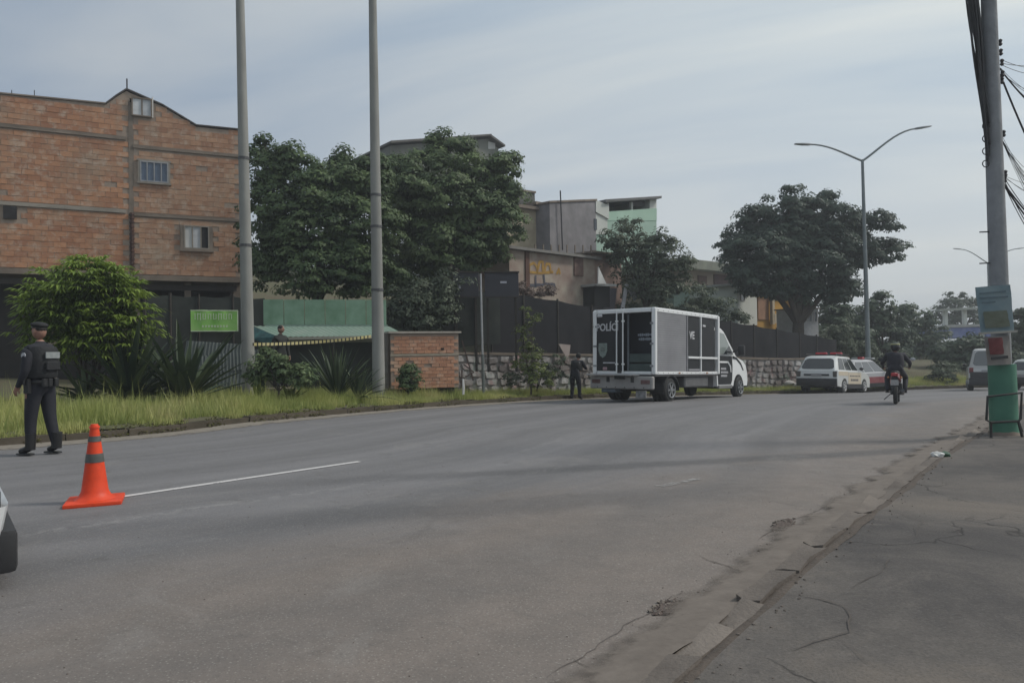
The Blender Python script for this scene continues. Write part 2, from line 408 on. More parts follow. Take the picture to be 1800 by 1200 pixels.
# across/along coordinates in metres
co = [v.co for v in me.vertices]
UVv = {}
k_ = 0
for i in range(NU + 1):
    w_ = (P[i][0] - P[i][-1]).length
    for j in range(NV + 1): UVv[k_] = (w_ * j / NV, i / NU * LC.L); k_ += 1
ra = me.attributes.new('rdist', 'FLOAT', 'POINT')
ra.data.foreach_set('value', [ (P[i][0] - P[i][-1]).length * (1 - j / NV) for i in range(NU + 1) for j in range(NV + 1)])
for lp in me.loops:
    a_, b_ = UVv[lp.vertex_index]; uvl.data[lp.index].uv = (a_, b_)
me.shade_smooth()
road = link('road', me); tag(road, kind='structure')

def roadz(x, y):
    dl = float(np.min(np.hypot(LC.X - x, LC.Y - y))); dr = float(np.min(np.hypot(RC.X - x, RC.Y - y))); return base(x, y) + .02 * math.sin(math.pi * dl / (dl + dr + 1e-6))
def ground_z(x, y):               # everything except the footway
    d = LC.near(x, y); p = LC.p(d); n_ = LC.n(d); t = (Vector((x, y)) - p).dot(n_)
    if t <= 0: return base(x, y)
    return verge_z(d - S0, t, x, y)
def verge_z(s, t, x, y):
    bz = base(x, y) + .14
    # s counts from the kerb point in front of the first tall pole
    wall = sm(8.0, 10.5, s) * (1 - sm(31, 42, s))
    flat = .05 * min(t, 6) + .08 * min(max(t - 9, 0), 14)
    hill = min(1.35 * sm(3.45, 3.9, t) + .26 * (1 - .75 * sm(14, 30, s)) * max(t - 4, 0) * sm(4, 8, t), 9 - 5.5 * sm(14, 34, s)) + .04 * min(t, 3.4)
    h2 = .10 * min(t, 8) + .04 * min(max(t - 8, 0), 20)
    flat = flat + (h2 - flat) * sm(31, 42, s)
    z = bz + flat * (1 - wall) + hill * wall
    return z + .05 * mnoise.noise(Vector((x * .5, y * .5, 0))) * min(t, 1)

def verge():
    b = MB(); ts = [0.16, .6, 1.2, 2, 2.8, 3.4, 3.6, 3.9, 4.4, 5.2, 6.5, 8, 10, 13, 16, 20, 25, 31, 38, 48, 60, 80]
    P = []
    for i in range(0, int(LC.L / .8)):
        d = i * .8; p = LC.p(d); n_ = LC.n(d); row = []
        for t in ts:
            q = p + n_ * t; row.append((q.x, q.y, verge_z(d - S0, t, q.x, q.y)))
        P.append(row)
    b.grid(P)
    g = NG('verge_soil'); n1_ = g.noise(1.1, 5, .6); n2_ = g.noise(9, 4, .6)
    c = g.mix(g.rng(n1_, .35, .65), (.085, .070, .040), (.070, .080, .030)); c = g.mix(g.rng(n2_, .4, .7, 0, .6), c, (.13, .11, .07))
    g.l(c, g.b.inputs['Base Color']); g.b.inputs['Roughness'].default_value = .95; g.bump(n2_, .6, .05)
    o = b.build('verge', g.m, smooth=True); tag(o, kind='structure'); return o
verge()

# --- footway (old broken paving level with the road)
def footway():
    g = NG('footway_concrete'); pos = g.geo.outputs['Position']
    big = g.noise(.6, 6, .65, dist=.6); mid = g.noise(5, 6, .7); fine = g.noise(70, 3, .7)
    warp = g.n('ShaderNodeVectorMath', operation='ADD'); g.l(pos, warp.inputs[0])
    nn = g.n('ShaderNodeTexNoise'); nn.inputs['Scale'].default_value = 1.6; nn.inputs['Detail'].default_value = 6; g.l(pos, nn.inputs['Vector'])
    sc = g.n('ShaderNodeVectorMath', operation='SCALE'); g.l(nn.outputs['Color'], sc.inputs[0]); sc.inputs['Scale'].default_value = .9; g.l(sc.outputs[0], warp.inputs[1])
    v = g.n('ShaderNodeTexVoronoi', feature='DISTANCE_TO_EDGE'); v.inputs['Scale'].default_value = .5; g.l(warp.outputs[0], v.inputs['Vector'])
    crack = g.m_('MULTIPLY', g.rng(v.outputs['Distance'], .0, .010, 1, 0), g.rng(g.noise(.9, 3), .42, .56))
    c = g.mix(g.rng(mid, .3, .7), (.098, .088, .080), (.128, .114, .104))
    c = g.mix(g.rng(big, .46, .62), c, (.068, .062, .060)); c = g.mix(g.rng(big, .46, .32, 0, .8), c, (.165, .140, .118)); c = g.mix(g.rng(g.noise(1.8, 7, .7, dist=1.2), .56, .68, 0, .5), c, (.155, .135, .118)); c = g.mix(g.rng(g.noise(2.7, 7, .7, dist=1.5), .60, .70, 0, .6), c, (.045, .042, .041))
    c = g.mix(g.rng(fine, .5, .72, 0, .5), c, (.045, .043, .043)); c = g.mix(g.rng(fine, .45, .25, 0, .5), c, (.18, .17, .16))
    c = g.mix(g.m_('MULTIPLY', crack, .65), c, (.028, .025, .023))
    g.l(c, g.b.inputs['Base Color']); g.b.inputs['Roughness'].default_value = .88; g.b.inputs['Specular IOR Level'].default_value = .3
    g.bump(g.m_('SUBTRACT', g.m_('ADD', fine, mid), g.m_('MULTIPLY', crack, 2)), .4, .012)
    b = MB(); P = []; ts = [.17, .4, .8, 1.3, 2, 3, 4.5, 7, 11, 16, 26]
    for i in range(int(RC.L / .5)):
        d = i * .5; p = RC.p(d); n_ = RC.n(d, -1); row = []
        for t in ts:
            q = p + n_ * t; row.append((q.x, q.y, base(q.x, q.y) + .055 + .006 * min(t, 6) + .014 * mnoise.noise(Vector((q.x * .7, q.y * .7, 3)))))
        P.append(row)
    b.grid(P); o = b.build('footway', g.m, smooth=True); tag(o, kind='structure'); return o
FOOT = footway()
def footz(x, y): return base(x, y) + .06

# --- kerbs, stone by stone
KERBM = tinted('kerb_stone_paint', (.125, .105, .08), (.07, .058, .042), nscale=14, bump=.5, dirt=(.035, .03, .02), dirtamt=.9)
def stone_mesh(name, l, w, h, jit=.012, m=None, bev=.02):
    b = MB(); b.box((0, 0, 0), (l, w, h)); 
    bmesh.ops.subdivide_edges(b.bm, edges=b.bm.edges[:], cuts=1, use_grid_fill=True)
    me = b.mesh(name, m or KERBM, bevel=0, jit=jit, smooth=True, ang=50); set_tint(me, rnd.random()); return me
KST = [stone_mesh('kerb_stone', .94, .16, .30) for _ in range(6)]
lk = thing('kerb', None, None); lk['kind'] = 'structure'
d = LC.near(-14, 6); i = 0
while d < LC.L - 3 and LC.p(d).x < 34:
    p = LC.p(d); n_ = LC.n(d); o = link('kerb_stone', KST[i % 6], lk); q = p + n_ * .08
    o.location = (q.x, q.y, base(q.x, q.y) - .005 + rnd.uniform(-.012, .012)); a_, b_ = LC.p(d - .4), LC.p(d + .4)
    o.rotation_euler = (rnd.uniform(-.02, .02), math.atan2(base(*a_) - base(*b_), .8), math.atan2(b_.y - a_.y, b_.x - a_.x) + rnd.uniform(-.015, .015)); d += .96; i += 1
RKM = tinted('broken_kerb', (.21, .18, .155), (.14, .12, .105), nscale=22, bump=.8, dirt=(.06, .05, .045), dirtamt=.8)
RST = [stone_mesh('kerb_stone', .62, .13, .18, .018, RKM) for _ in range(4)] + [stone_mesh('kerb_stone', .40, .12, .17, .022, RKM) for _ in range(4)]
rk = thing('footway_kerb', None, None); rk['kind'] = 'structure'
d = RC.near(-1.0, .5)
while d < RC.L - 3 and RC.p(d).x < 24:
    long_ = rnd.random() < .6; me_ = RST[rnd.randrange(4) + (0 if long_ else 4)]; L_ = .62 if long_ else .40
    p = RC.p(d + L_ / 2); n_ = RC.n(d, -1); q = p + n_ * (.06 + rnd.uniform(-.012, .012)); a_, b_ = RC.p(d), RC.p(d + L_)
    if True:
        o = link('kerb_stone', me_, rk); o.location = (q.x, q.y, base(q.x, q.y) - .027 + rnd.uniform(-.006, .008))
        o.rotation_euler = (rnd.uniform(-.02, .02), rnd.uniform(-.012, .012) + math.atan2(base(*a_) - base(*b_), L_), math.atan2(b_.y - a_.y, b_.x - a_.x) + rnd.uniform(-.03, .03))
    d += L_ + rnd.uniform(.0, .018)
# soil caught between kerb and footway, and in the gutter
SOIL = pm('gutter_soil', (.105, .083, .068), (.070, .056, .046), 9, .95, bump=.6)
def strip(name, C_, d0, d1, side, t0, t1, up, m, wob=.04, step=.12):
    b = MB(); P = []; d = d0
    while d < d1:
        p = C_.p(d); n_ = C_.n(d, side); w0 = wob * mnoise.noise(Vector((d * 1.7, 0, 1))); w1 = wob * mnoise.noise(Vector((d * 2.3, 4, 1)))
        row = []
        for k in range(4):
            t = (t0 + w0) * (1 - k / 3) + (t1 + w1) * k / 3; q = p + n_ * t; row.append((q.x, q.y, base(q.x, q.y) + (up[k] if isinstance(up, tuple) else up)))
        P.append(row); d += step
    b.grid(P); o = b.build(name, m, smooth=True); tag(o, kind='structure')
    a = o.data.attributes.new('edge', 'FLOAT', 'POINT'); a.data.foreach_set('value', [(1.0, 1.0, .55, 0.0)[k % 4] for k in range(len(o.data.vertices))]); return o
def fade_mat(name, c1, c2):
    g = NG(name); n_ = g.noise(7, 6, .7); g.l(g.mix(g.rng(n_, .3, .7), c1, c2), g.b.inputs['Base Color']); g.b.inputs['Roughness'].default_value = .95; g.bump(n_, .4, .02)
    f = g.rng(g.m_('ADD', g.attr('edge').outputs['Fac'], g.m_('MULTIPLY', g.m_('SUBTRACT', g.noise(2.6, 7, .75), .5), 1.7)), .30, .75, 0, 1); tr = g.n('ShaderNodeBsdfTransparent'); ms = g.n('ShaderNodeMixShader'); g.l(f, ms.inputs[0]); g.l(tr.outputs[0], ms.inputs[1]); g.l(g.b.outputs[0], ms.inputs[2]); g.l(ms.outputs[0], g.out.inputs[0]); return g.m
strip('kerb_backfill', LC, LC.near(-14, 6), LC.near(26, 39), 1, .03, .30, (.085, .115, .135, .145), pm('verge_crumb', (.09, .08, .05), (.06, .055, .032), 6, .95, bump=.5), .02, .25)
strip('kerb_bed', RC, RC.near(-1, .5), RC.near(20, 23), -1, -.04, .16, (.030, .040, .042, .045), SOIL, .01)
strip('footway_joint', RC, RC.near(-1, .5), RC.near(20, 23), -1, .11, .19, (.050, .062, .062, .058), SOIL, .03)
strip('gutter_dirt', RC, RC.near(-1, .5), RC.near(12, 17.5), 1, -.03, .42, (.052, .040, .018, .003), fade_mat('gutter_dust', (.185, .157, .134), (.125, .104, .088)), .14)
LDUST = pm('kerb_dust', (.20, .175, .145), (.15, .13, .11), 4, .95, bump=.3)
strip('kerb_dust', LC, LC.near(-14, 6), LC.near(12, 33), -1, -.03, .75, (.03, .012, .007, .002), fade_mat('kerb_side_dust', (.24, .21, .175), (.17, .15, .125)), .12, .25)
# gutter slab joints, cracks, potholes: real cut marks a few mm proud of the surface
CRK = pm('crack_fill', (.075, .063, .056), (.11, .094, .083), 20, .98)
def crack(pts, w, name='crack', up=.020, foot=False, m=CRK):
    """jagged crack surveyed from image points"""
    Q = [G(*p) for p in pts]; V = []
    for a, b_ in zip(Q, Q[1:]):
        n = max(int((b_ - a).length / .05), 2)
        for k in range(n): V.append(a.lerp(b_, k / n))
    V.append(Q[-1]); b = MB(); P = []
    for i, p in enumerate(V):
        t = (V[min(i + 1, len(V) - 1)] - V[max(i - 1, 0)]); nn = Vector((-t.y, t.x, 0)).normalized()
        o_ = nn * (mnoise.noise(Vector((p.x * 5, p.y * 5, 0))) * .028 + mnoise.noise(Vector((p.x * 21, p.y * 21, 3))) * .018); ww = w * .36 * (.45 + .9 * abs(mnoise.noise(Vector((p.x * 9, p.y * 9, 7))))) * min(1, .25 + min(i, len(V) - 1 - i) * .25)
        z = (footz(p.x, p.y) + .012 if foot else roadz(p.x, p.y) + .004)
        P.append([(p.x + o_.x - nn.x * ww / 2, p.y + o_.y - nn.y * ww / 2, z), (p.x + o_.x + nn.x * ww / 2, p.y + o_.y + nn.y * ww / 2, z)])
    b.grid(P); o = b.build(name, m); tag(o, kind='structure'); return o
for pts, w, ft in ((((1225, 978), (1290, 1000), (1372, 1028)), .035, 0), (((1440, 905), (1500, 925)), .03, 0), (((1000, 1160), (1040, 1175), (1100, 1200)), .03, 0),
                   (((1640, 790), (1560, 840), (1480, 880), (1400, 912), (1330, 950)), .02, 0), (((1200, 1040), (1120, 1090), (1040, 1140), (960, 1190)), .02, 0),
                   (((1380, 1172), (1450, 1150), (1490, 1135), (1496, 1110), (1485, 1088), (1440, 1075), (1375, 1062)), .030, 1),
                   (((1500, 1056), (1540, 1030), (1570, 1000)), .022, 1), (((1700, 1035), (1745, 1060), (1800, 1066)), .014, 1), (((1480, 1150), (1520, 1185), (1540, 1200)), .016, 1),
                   (((1600, 860), (1680, 872), (1740, 868)), .03, 1), (((1560, 905), (1620, 930), (1610, 960), (1560, 962)), .018, 1), (((1620, 945), (1680, 950), (1690, 940)), .03, 1)):
    crack(pts, w, foot=bool(ft))
HOLE = pm('pothole_rubble', (.085, .062, .055), (.14, .11, .095), 16, .98, bump=1.0)
def pothole(px, py, rx, ry):
    c = G(px, py); a = G(px + rx, py - ry * .5) - c; bq = G(px, py - ry) - c; b = MB(); ring = []; mid = []
    for k in range(28):
        an = 2 * math.pi * k / 28; r_ = 1 + .35 * mnoise.noise(Vector((math.cos(an) * 1.3 + px, math.sin(an) * 1.3, 0)))
        q = c + a * math.cos(an) * r_ + bq * math.sin(an) * r_; ring.append(Vector((q.x, q.y, roadz(q.x, q.y) + .004))); q2 = c.lerp(q, .7); mid.append(Vector((q2.x, q2.y, roadz(q2.x, q2.y) + .007)))
    b.loft([ring, mid], cap=False); b._f  # slightly mounded loose rubble
    b.face([p + Vector((0, 0, .0)) for p in mid]); o = b.build('pothole', HOLE, jit=.006, smooth=True); tag(o, kind='structure')
    s = MB()
    for k in range(60):
        an = rnd.uniform(0, 6.28); r_ = rnd.random() ** .5 * 1.15; q = c + a * math.cos(an) * r_ + bq * math.sin(an) * r_; z = rnd.uniform(.004, .011)
        s.ball((q.x, q.y, roadz(q.x, q.y) + .006), z, 1, (1.3, 1, .7))
    o = s.build('rubble', RKM, jit=.003); tag(o, kind='stuff', label='loose rubble in a worn road hole', cat='rubble')
pothole(1180, 1068, 34, 13); pothole(1378, 922, 20, 9)
# scattered grit along the gutter and on the road
s = MB()
for k in range(1500):
    d = RC.near(-1, .5) + abs(rnd.gauss(0, 1)) * 6 if rnd.random() < .7 else rnd.uniform(RC.near(-1, .5), RC.near(12, 17)); d = min(d, RC.L - 2)
    t = rnd.gauss(0, .22) if rnd.random() < .72 else rnd.uniform(0, 5)
    p = RC.p(d) + RC.n(d, 1) * t; r_ = rnd.uniform(.002, .006) * (1.5 if abs(t) < .3 else .8)
    s.ball((p.x, p.y, ((base(p.x, p.y) + .062) if t < -.15 else roadz(p.x, p.y)) + r_ * .3), r_, 1, (1.2, 1, .7))
o = s.build('grit', RKM, jit=.001); tag(o, kind='stuff', label='small grit and pebbles lying along the gutter', cat='grit')
# lane line painted on the asphalt
def paint_line(p0, p1, w, name, m, up=.028):
    a, c = G(*p0), G(*p1); b = MB(); n = 24; P = []
    for k in range(n + 1):
        q = a.lerp(c, k / n); t = (c - a).normalized(); nn = Vector((-t.y, t.x, 0)) * w / 2; zz = roadz(q.x, q.y) + .005; P.append([(q.x - nn.x, q.y - nn.y, zz), (q.x + nn.x, q.y + nn.y, zz)])
    b.grid(P); o = b.build(name, m); tag(o, kind='structure')
def worn_paint(name, c, lo, hi):
    g = NG(name); n_ = g.noise(11, 6, .8); f = g.rng(n_, lo, hi); tr = g.n('ShaderNodeBsdfTransparent'); ms = g.n('ShaderNodeMixShader'); g.l(f, ms.inputs[0]); g.l(tr.outputs[0], ms.inputs[1])
    g.b.inputs['Base Color'].default_value = (*c, 1); g.b.inputs['Roughness'].default_value = .8; g.l(g.b.outputs[0], ms.inputs[2]); g.l(ms.outputs[0], g.out.inputs[0]); return g.m
paint_line((212, 877), (632, 814), .095, 'lane_line', worn_paint('lane_paint', (.52, .50, .49), .30, .42))
paint_line((1158, 857), (1232, 842), .10, 'worn_lane_line', worn_paint('faded_paint', (.30, .29, .28), .42, .62))
# ================================================================== VEGETATION
def smooth_noise_dir(n): 
    v = nrng.normal(size=(n, 3)); return v / np.linalg.norm(v, axis=1)[:, None]
def leaf_quads(C, size, up=.35, outd=None, asp=.5):
    """C (N,3) leaf centres -> folded diamond leaves"""
    N = len(C); nrm = smooth_noise_dir(N); nrm[:, 2] = np.abs(nrm[:, 2]) * 1.0 + up
    if outd is not None: nrm = nrm * .55 + outd * .9
    nrm /= np.linalg.norm(nrm, axis=1)[:, None]
    a = np.cross(nrm, smooth_noise_dir(N)); a /= np.linalg.norm(a, axis=1)[:, None]; b = np.cross(nrm, a)
    L = (size * nrng.uniform(.6, 1.3, N))[:, None]; Wd = L * asp
    V = np.stack([C - a * L * .5, C + b * Wd * .5 - nrm * L * .05, C + a * L * .5 - nrm * L * .12, C - b * Wd * .5 - nrm * L * .05], 1).reshape(-1, 3)
    return V, np.arange(N * 4).reshape(N, 4)
def blob_points(blobs, n_clump, per, spread, shell=.55, drop=0.0):
    """clumps of leaves spread over and through ellipsoid blobs; returns centres, outward directions, tint"""
    Cs, Os, Ts = [], [], []
    w = np.array([b[1][0] * b[1][2] for b in blobs]); w = w / w.sum()
    for (c, r), wi in zip(blobs, w):
        k = max(int(n_clump * wi), 3); d = smooth_noise_dir(k); rad = nrng.uniform(shell, 1.0, k) ** .6
        rough = 1 + .20 * nrng.normal(size=k)
        cc = np.array(c) + d * np.array(r) * (rad * rough)[:, None]
        t = nrng.uniform(0, 1, k)
        m = max(int(per), 1); sp = spread * nrng.uniform(.6, 1.35, k)
        dd = nrng.normal(size=(k, m, 3)); dd /= np.linalg.norm(dd, axis=2)[:, :, None]; dd[:, :, 2] = np.abs(dd[:, :, 2]) * 1.1 - .25
        off = dd * (sp[:, None, None] * 1.9) * nrng.uniform(.55, 1.05, (k, m, 1)) * np.array([1, 1, .75])
        keep = nrng.random((k, m)) > drop
        Cs.append((cc[:, None, :] + off)[keep]); Os.append((dd * 1.5 + d[:, None, :] * .5)[keep]); Ts.append((np.repeat(t[:, None], m, 1) * .6 + nrng.random((k, m)) * .4)[keep])
    return np.concatenate(Cs), np.concatenate(Os), np.concatenate(Ts)
BARK = pm('bark', (.085, .068, .052), (.05, .042, .035), 5, .95, bump=.8, aniso=(1, 1, .3))
def tree(name, label, blobs, root, lm, n_clump=260, per=70, spread=.3, leaf=.17, trunk_r=.2, forks=None, group=None, cat='tree', limbs=True, asp=.5, shell=.5, up=.35, drop=0):
    root = Vector(root); t = thing(name, label, cat, root, 0, group)
    C, O, T = blob_points(blobs, n_clump, per, spread, shell, drop)
    V, Fc = leaf_quads(C - np.array(root), leaf, up, O, asp)
    link('crown', np_mesh('crown', V, Fc, np.repeat(T, 4), lm), t)
    b = MB(); cz = sum(bb[0][2] for bb in blobs) / len(blobs) - root.z; low = min(bb[0][2] - bb[1][2] for bb in blobs) - root.z
    cx = sum(bb[0][0] for bb in blobs) / len(blobs) - root.x; cy = sum(bb[0][1] for bb in blobs) / len(blobs) - root.y
    fk = Vector((cx * .15, cy * .15, max(low, .25 * cz) if not forks else forks))
    b.tube([(0, 0, -.2), (rnd.uniform(-.04, .04), 0, fk.z * .5), fk], [trunk_r * 1.25, trunk_r, trunk_r * .85], 9)
    b.build('trunk', BARK, t, smooth=True)
    if limbs:
        for (c, r) in (blobs if len(blobs) < 12 else blobs[::3]):
            e = Vector(c) - root; m_ = fk.lerp(e, .5) + Vector((rnd.uniform(-.25, .25), rnd.uniform(-.25, .25), .15 * (e - fk).length))
            q = MB(); q.tube([fk - Vector((0, 0, .1)), m_, e], [trunk_r * .55, trunk_r * .32, trunk_r * .1], 7)
            for _ in range(3):
                dd = Vector(smooth_noise_dir(1)[0]); q.tube([m_.lerp(e, rnd.uniform(.2, .9)), e + Vector((dd.x * r[0] * .7, dd.y * r[1] * .7, dd.z * r[2] * .7))], [trunk_r * .16, trunk_r * .04], 5)
            q.build('limb', BARK, t, smooth=True)
    return t
def pblobs(lst, Y, depth=.8, jy=.6):
    """blobs given by image centre and radius (px) at a distance"""
    out_ = []
    for q in lst:
        px, py, rx = q[:3]; ry = q[3] if len(q) > 3 else rx; dy = q[4] if len(q) > 4 else rnd.uniform(-jy, jy)
        y = Y + dy; c = at(px, py, y); out_.append(((c.x, c.y, c.z), (rx * y / F, rx * y / F * depth, ry * y / F)))
    return out_
LEAF_DK = leafmat('leaf_dark', (.045, .080, .036), (.17, .23, .095))
LEAF_MD = leafmat('leaf_mid', (.050, .085, .040), (.19, .25, .105))
LEAF_GR = leafmat('leaf_grey', (.060, .080, .052), (.16, .19, .125))
LEAF_BR = leafmat('leaf_bright', (.105, .17, .032), (.33, .43, .085), .35)
LEAF_FIG = leafmat('leaf_fig', (.035, .058, .046), (.11, .15, .105))
LEAF_FAR = leafmat('leaf_far', (.045, .072, .050), (.13, .17, .105))
LEAF_YL = leafmat('leaf_yellow', (.085, .12, .035), (.22, .25, .09))

def gp(px, Y, up=0):
    q = at(px, 600, Y); z = ground_z(q.x, q.y); return Vector((q.x, q.y, z + up))

# left mass behind the kiosk: two trees side by side
tree('broadleaf_tree', 'dark bushy tree beside the brick block, left of the taller crown', pblobs(
    [(458, 262, 14, 26), (478, 300, 34, 32), (515, 285, 26, 26), (590, 300, 26, 26), (602, 274, 8, 14), (628, 318, 46, 38), (655, 320, 30, 36), (560, 330, 60, 40), (480, 360, 44, 50), (545, 400, 74, 56), (640, 400, 60, 60), (470, 450, 44, 54), (560, 470, 76, 50), (640, 480, 54, 48)], 26.5, .7, .5),
    gp(560, 26.5), LEAF_DK, 640, 150, .23, .15, .22, drop=.1)
tree('broadleaf_tree', 'tallest leafy tree, its crown half hiding the gabled house behind', pblobs(
    [(792, 266, 44, 28), (738, 296, 46, 30), (705, 312, 34, 36), (858, 308, 38, 32), (892, 296, 20, 24), (772, 250, 16, 12), (890, 345, 26, 30), (760, 350, 90, 52), (850, 385, 62, 54), (705, 400, 48, 60), (780, 430, 78, 50), (855, 440, 40, 36), (700, 480, 40, 44), (745, 500, 36, 36)], 29.5, .7, .6),
    gp(770, 29.5), LEAF_MD, 680, 150, .24, .155, .26, drop=.1)
tree('shaded_bush', 'dark spreading bush under the tall tree, right of the green kiosk', pblobs(
    [(715, 540, 40, 30), (755, 560, 34, 24), (700, 575, 26, 24), (770, 530, 30, 26), (740, 515, 30, 22), (790, 500, 22, 22)], 25.0, .6, .2), gp(735, 25.0), LEAF_GR, 150, 80, .2, .13, .08, cat='bush')
# mid tree before the houses
tree('street_tree', 'rounded mid-size tree before the green and white house', pblobs(
    [(1108, 398, 20, 14), (1085, 425, 30, 22), (1125, 430, 34, 26), (1165, 430, 22, 20), (1178, 462, 34, 28), (1100, 465, 34, 24), (1145, 475, 40, 30), (1190, 500, 22, 20), (1120, 505, 36, 20), (1160, 515, 30, 20)], 34.5, .8, .5), gp(1135, 34.5), LEAF_GR, 230, 60, .22, .17, .14, drop=.1)
# big dark tree at right with forked trunk
tree('umbrella_tree', 'wide dark tree with forked trunk, beside the yellow house and lamp post', pblobs(
    [(1388, 345, 14, 26), (1412, 372, 40, 34), (1448, 352, 15, 28), (1350, 388, 40, 30), (1318, 382, 18, 18), (1305, 415, 30, 24), (1268, 432, 20, 8), (1292, 445, 24, 20), (1470, 388, 40, 28), (1505, 395, 26, 22), (1545, 392, 22, 18), (1570, 402, 12, 8), (1558, 440, 32, 22), (1520, 445, 34, 34), (1400, 420, 60, 40), (1345, 440, 50, 36), (1455, 440, 50, 36), (1330, 480, 50, 30), (1400, 485, 44, 30), (1460, 490, 44, 28), (1490, 505, 20, 14), (1430, 515, 30, 20), (1300, 480, 24, 20), (1375, 512, 44, 20), (1335, 506, 36, 18), (1480, 520, 30, 16), (1395, 455, 60, 40), (1450, 415, 40, 30), (1360, 415, 40, 30)], 41, .75, .9),
    gp(1402, 41), LEAF_FIG, 820, 110, .27, .21, .34, forks=2.0, drop=.05)
tree('hedge_bush', 'low dark hedge on the bank left of the white house', pblobs([(1100, 545, 30, 14), (1150, 545, 40, 16), (1210, 548, 40, 14), (1260, 545, 30, 18), (1290, 560, 24, 14), (1230, 520, 24, 16), (1240, 545, 20, 20)], 35.5, .6, .3), gp(1190, 35.5), LEAF_GR, 140, 60, .2, .15, .06, cat='hedge', limbs=False)
# far trees at right
ft = [('far_tree', 'dark tree left of the lamp post at the bend', [(1470, 560, 26, 30), (1445, 590, 26, 18), (1490, 600, 34, 34)], 46, LEAF_FAR),
      ('far_tree', 'tree just right of the lamp post, its top above the cars', [(1548, 540, 26, 24), (1530, 570, 32, 30), (1575, 570, 36, 34), (1555, 610, 44, 34)], 48, LEAF_FAR),
      ('far_tree', 'wide low tree between the motorcyclist and the lamp post', [(1610, 560, 34, 22), (1600, 600, 46, 36), (1640, 600, 36, 36), (1590, 640, 44, 30)], 56, LEAF_FAR),
      ('far_tree', 'round topped tree farthest away, beside the utility pole', [(1685, 535, 30, 20), (1710, 545, 30, 24), (1665, 560, 34, 20), (1700, 570, 44, 26)], 78, LEAF_GR),
      ('far_tree', 'small dark tree behind the white van', [(1690, 630, 34, 30), (1715, 620, 26, 26), (1660, 620, 20, 16)], 46, LEAF_FAR),
      ('far_tree', 'tree at the right edge behind the utility pole', [(1800, 600, 34, 50), (1786, 640, 22, 30), (1840, 590, 50, 60), (1800, 560, 14, 20)], 44, LEAF_GR)]
for nme, lab, bl, Y, lmn in ft:
    c = at(sum(q[0] for q in bl) / len(bl), 600, Y); tree(nme, lab, pblobs(bl, Y, .8, .8), (c.x, c.y, ground_z(c.x, c.y)), lmn, 150, 60, .30, .26, .16, group='trees at the bend', asp=.6)
tree('roadside_bush', 'grey bush on the verge left of the white van', pblobs([(1655, 650, 16, 14), (1672, 655, 14, 18), (1640, 665, 14, 10)], 40, .8, .3), gp(1655, 40), LEAF_GR, 40, 60, .16, .13, .04, cat='bush')
tree('bank_bush', 'dark scrub growing over the dark bank by the cars', pblobs([(1450, 600, 40, 16), (1500, 615, 40, 20), (1540, 640, 30, 26), (1480, 585, 26, 14)], 42.5, .5, .3), gp(1490, 42.5), LEAF_GR, 130, 60, .2, .16, .06, cat='bush', limbs=False)

# bright drooping bush at left
def droop_bush(name, label, cx, Y, blobs, lm, n=520):
    root = gp(cx, Y); t = thing(name, label, 'bush', root)
    C, O, T = blob_points(pblobs(blobs, Y, .8, .3), n, 1, .10, .55, .08)
    Vs, Fs, Ts = [], [], []; k = 0
    for c, o_, tt in zip(C, O, T):
        az0 = rnd.uniform(0, 6.28); nl = rnd.randint(7, 11)
        for q in range(nl):
            az = az0 + q * 6.28 / nl + rnd.uniform(-.3, .3); L = rnd.uniform(.16, .30); w = L * .11
            d = np.array([math.cos(az), math.sin(az), 0.0]) + o_ * .5; side = np.array([-math.sin(az), math.cos(az), 0.0])
            p0 = c; p1 = c + d * L * .5 + np.array([0, 0, .02]); p2 = c + d * L * .85 + np.array([0, 0, -.35 * L]); 
            Vs += [p0 - side * w * .4, p0 + side * w * .4, p1 + side * w, p1 - side * w, p2 + side * w * .2, p2 - side * w * .2]
            Fs += [(k, k + 1, k + 2, k + 3), (k + 3, k + 2, k + 4, k + 5)]; k += 6; Ts += [min(1, max(0, tt * .7 + rnd.random() * .3))] * 6
    link('crown', np_mesh('crown', np.array(Vs) - np.array(root), np.array(Fs), np.array(Ts), lm), t)
    for j in range(7):
        b = MB(); e = Vector(C[rnd.randrange(len(C))]) - root; b.tube([(rnd.uniform(-.1, .1), rnd.uniform(-.1, .1), -.1), e * .5 + Vector((0, 0, .2)), e], [.04, .028, .012], 6); b.build('stem', BARK, t, smooth=True)
    return t
droop_bush('mango_bush', 'bright green drooping bush left of the brick blocks, behind the officer', 150, 17.5,
           [(150, 500, 62, 40), (95, 540, 46, 40), (205, 520, 40, 40), (228, 560, 26, 36), (150, 560, 80, 46), (70, 560, 26, 26), (190, 600, 60, 36), (110, 600, 56, 36), (150, 475, 30, 18)], LEAF_BR, 1250)
AGV = leafmat('agave_leaf', (.030, .050, .030), (.085, .115, .055), .1)
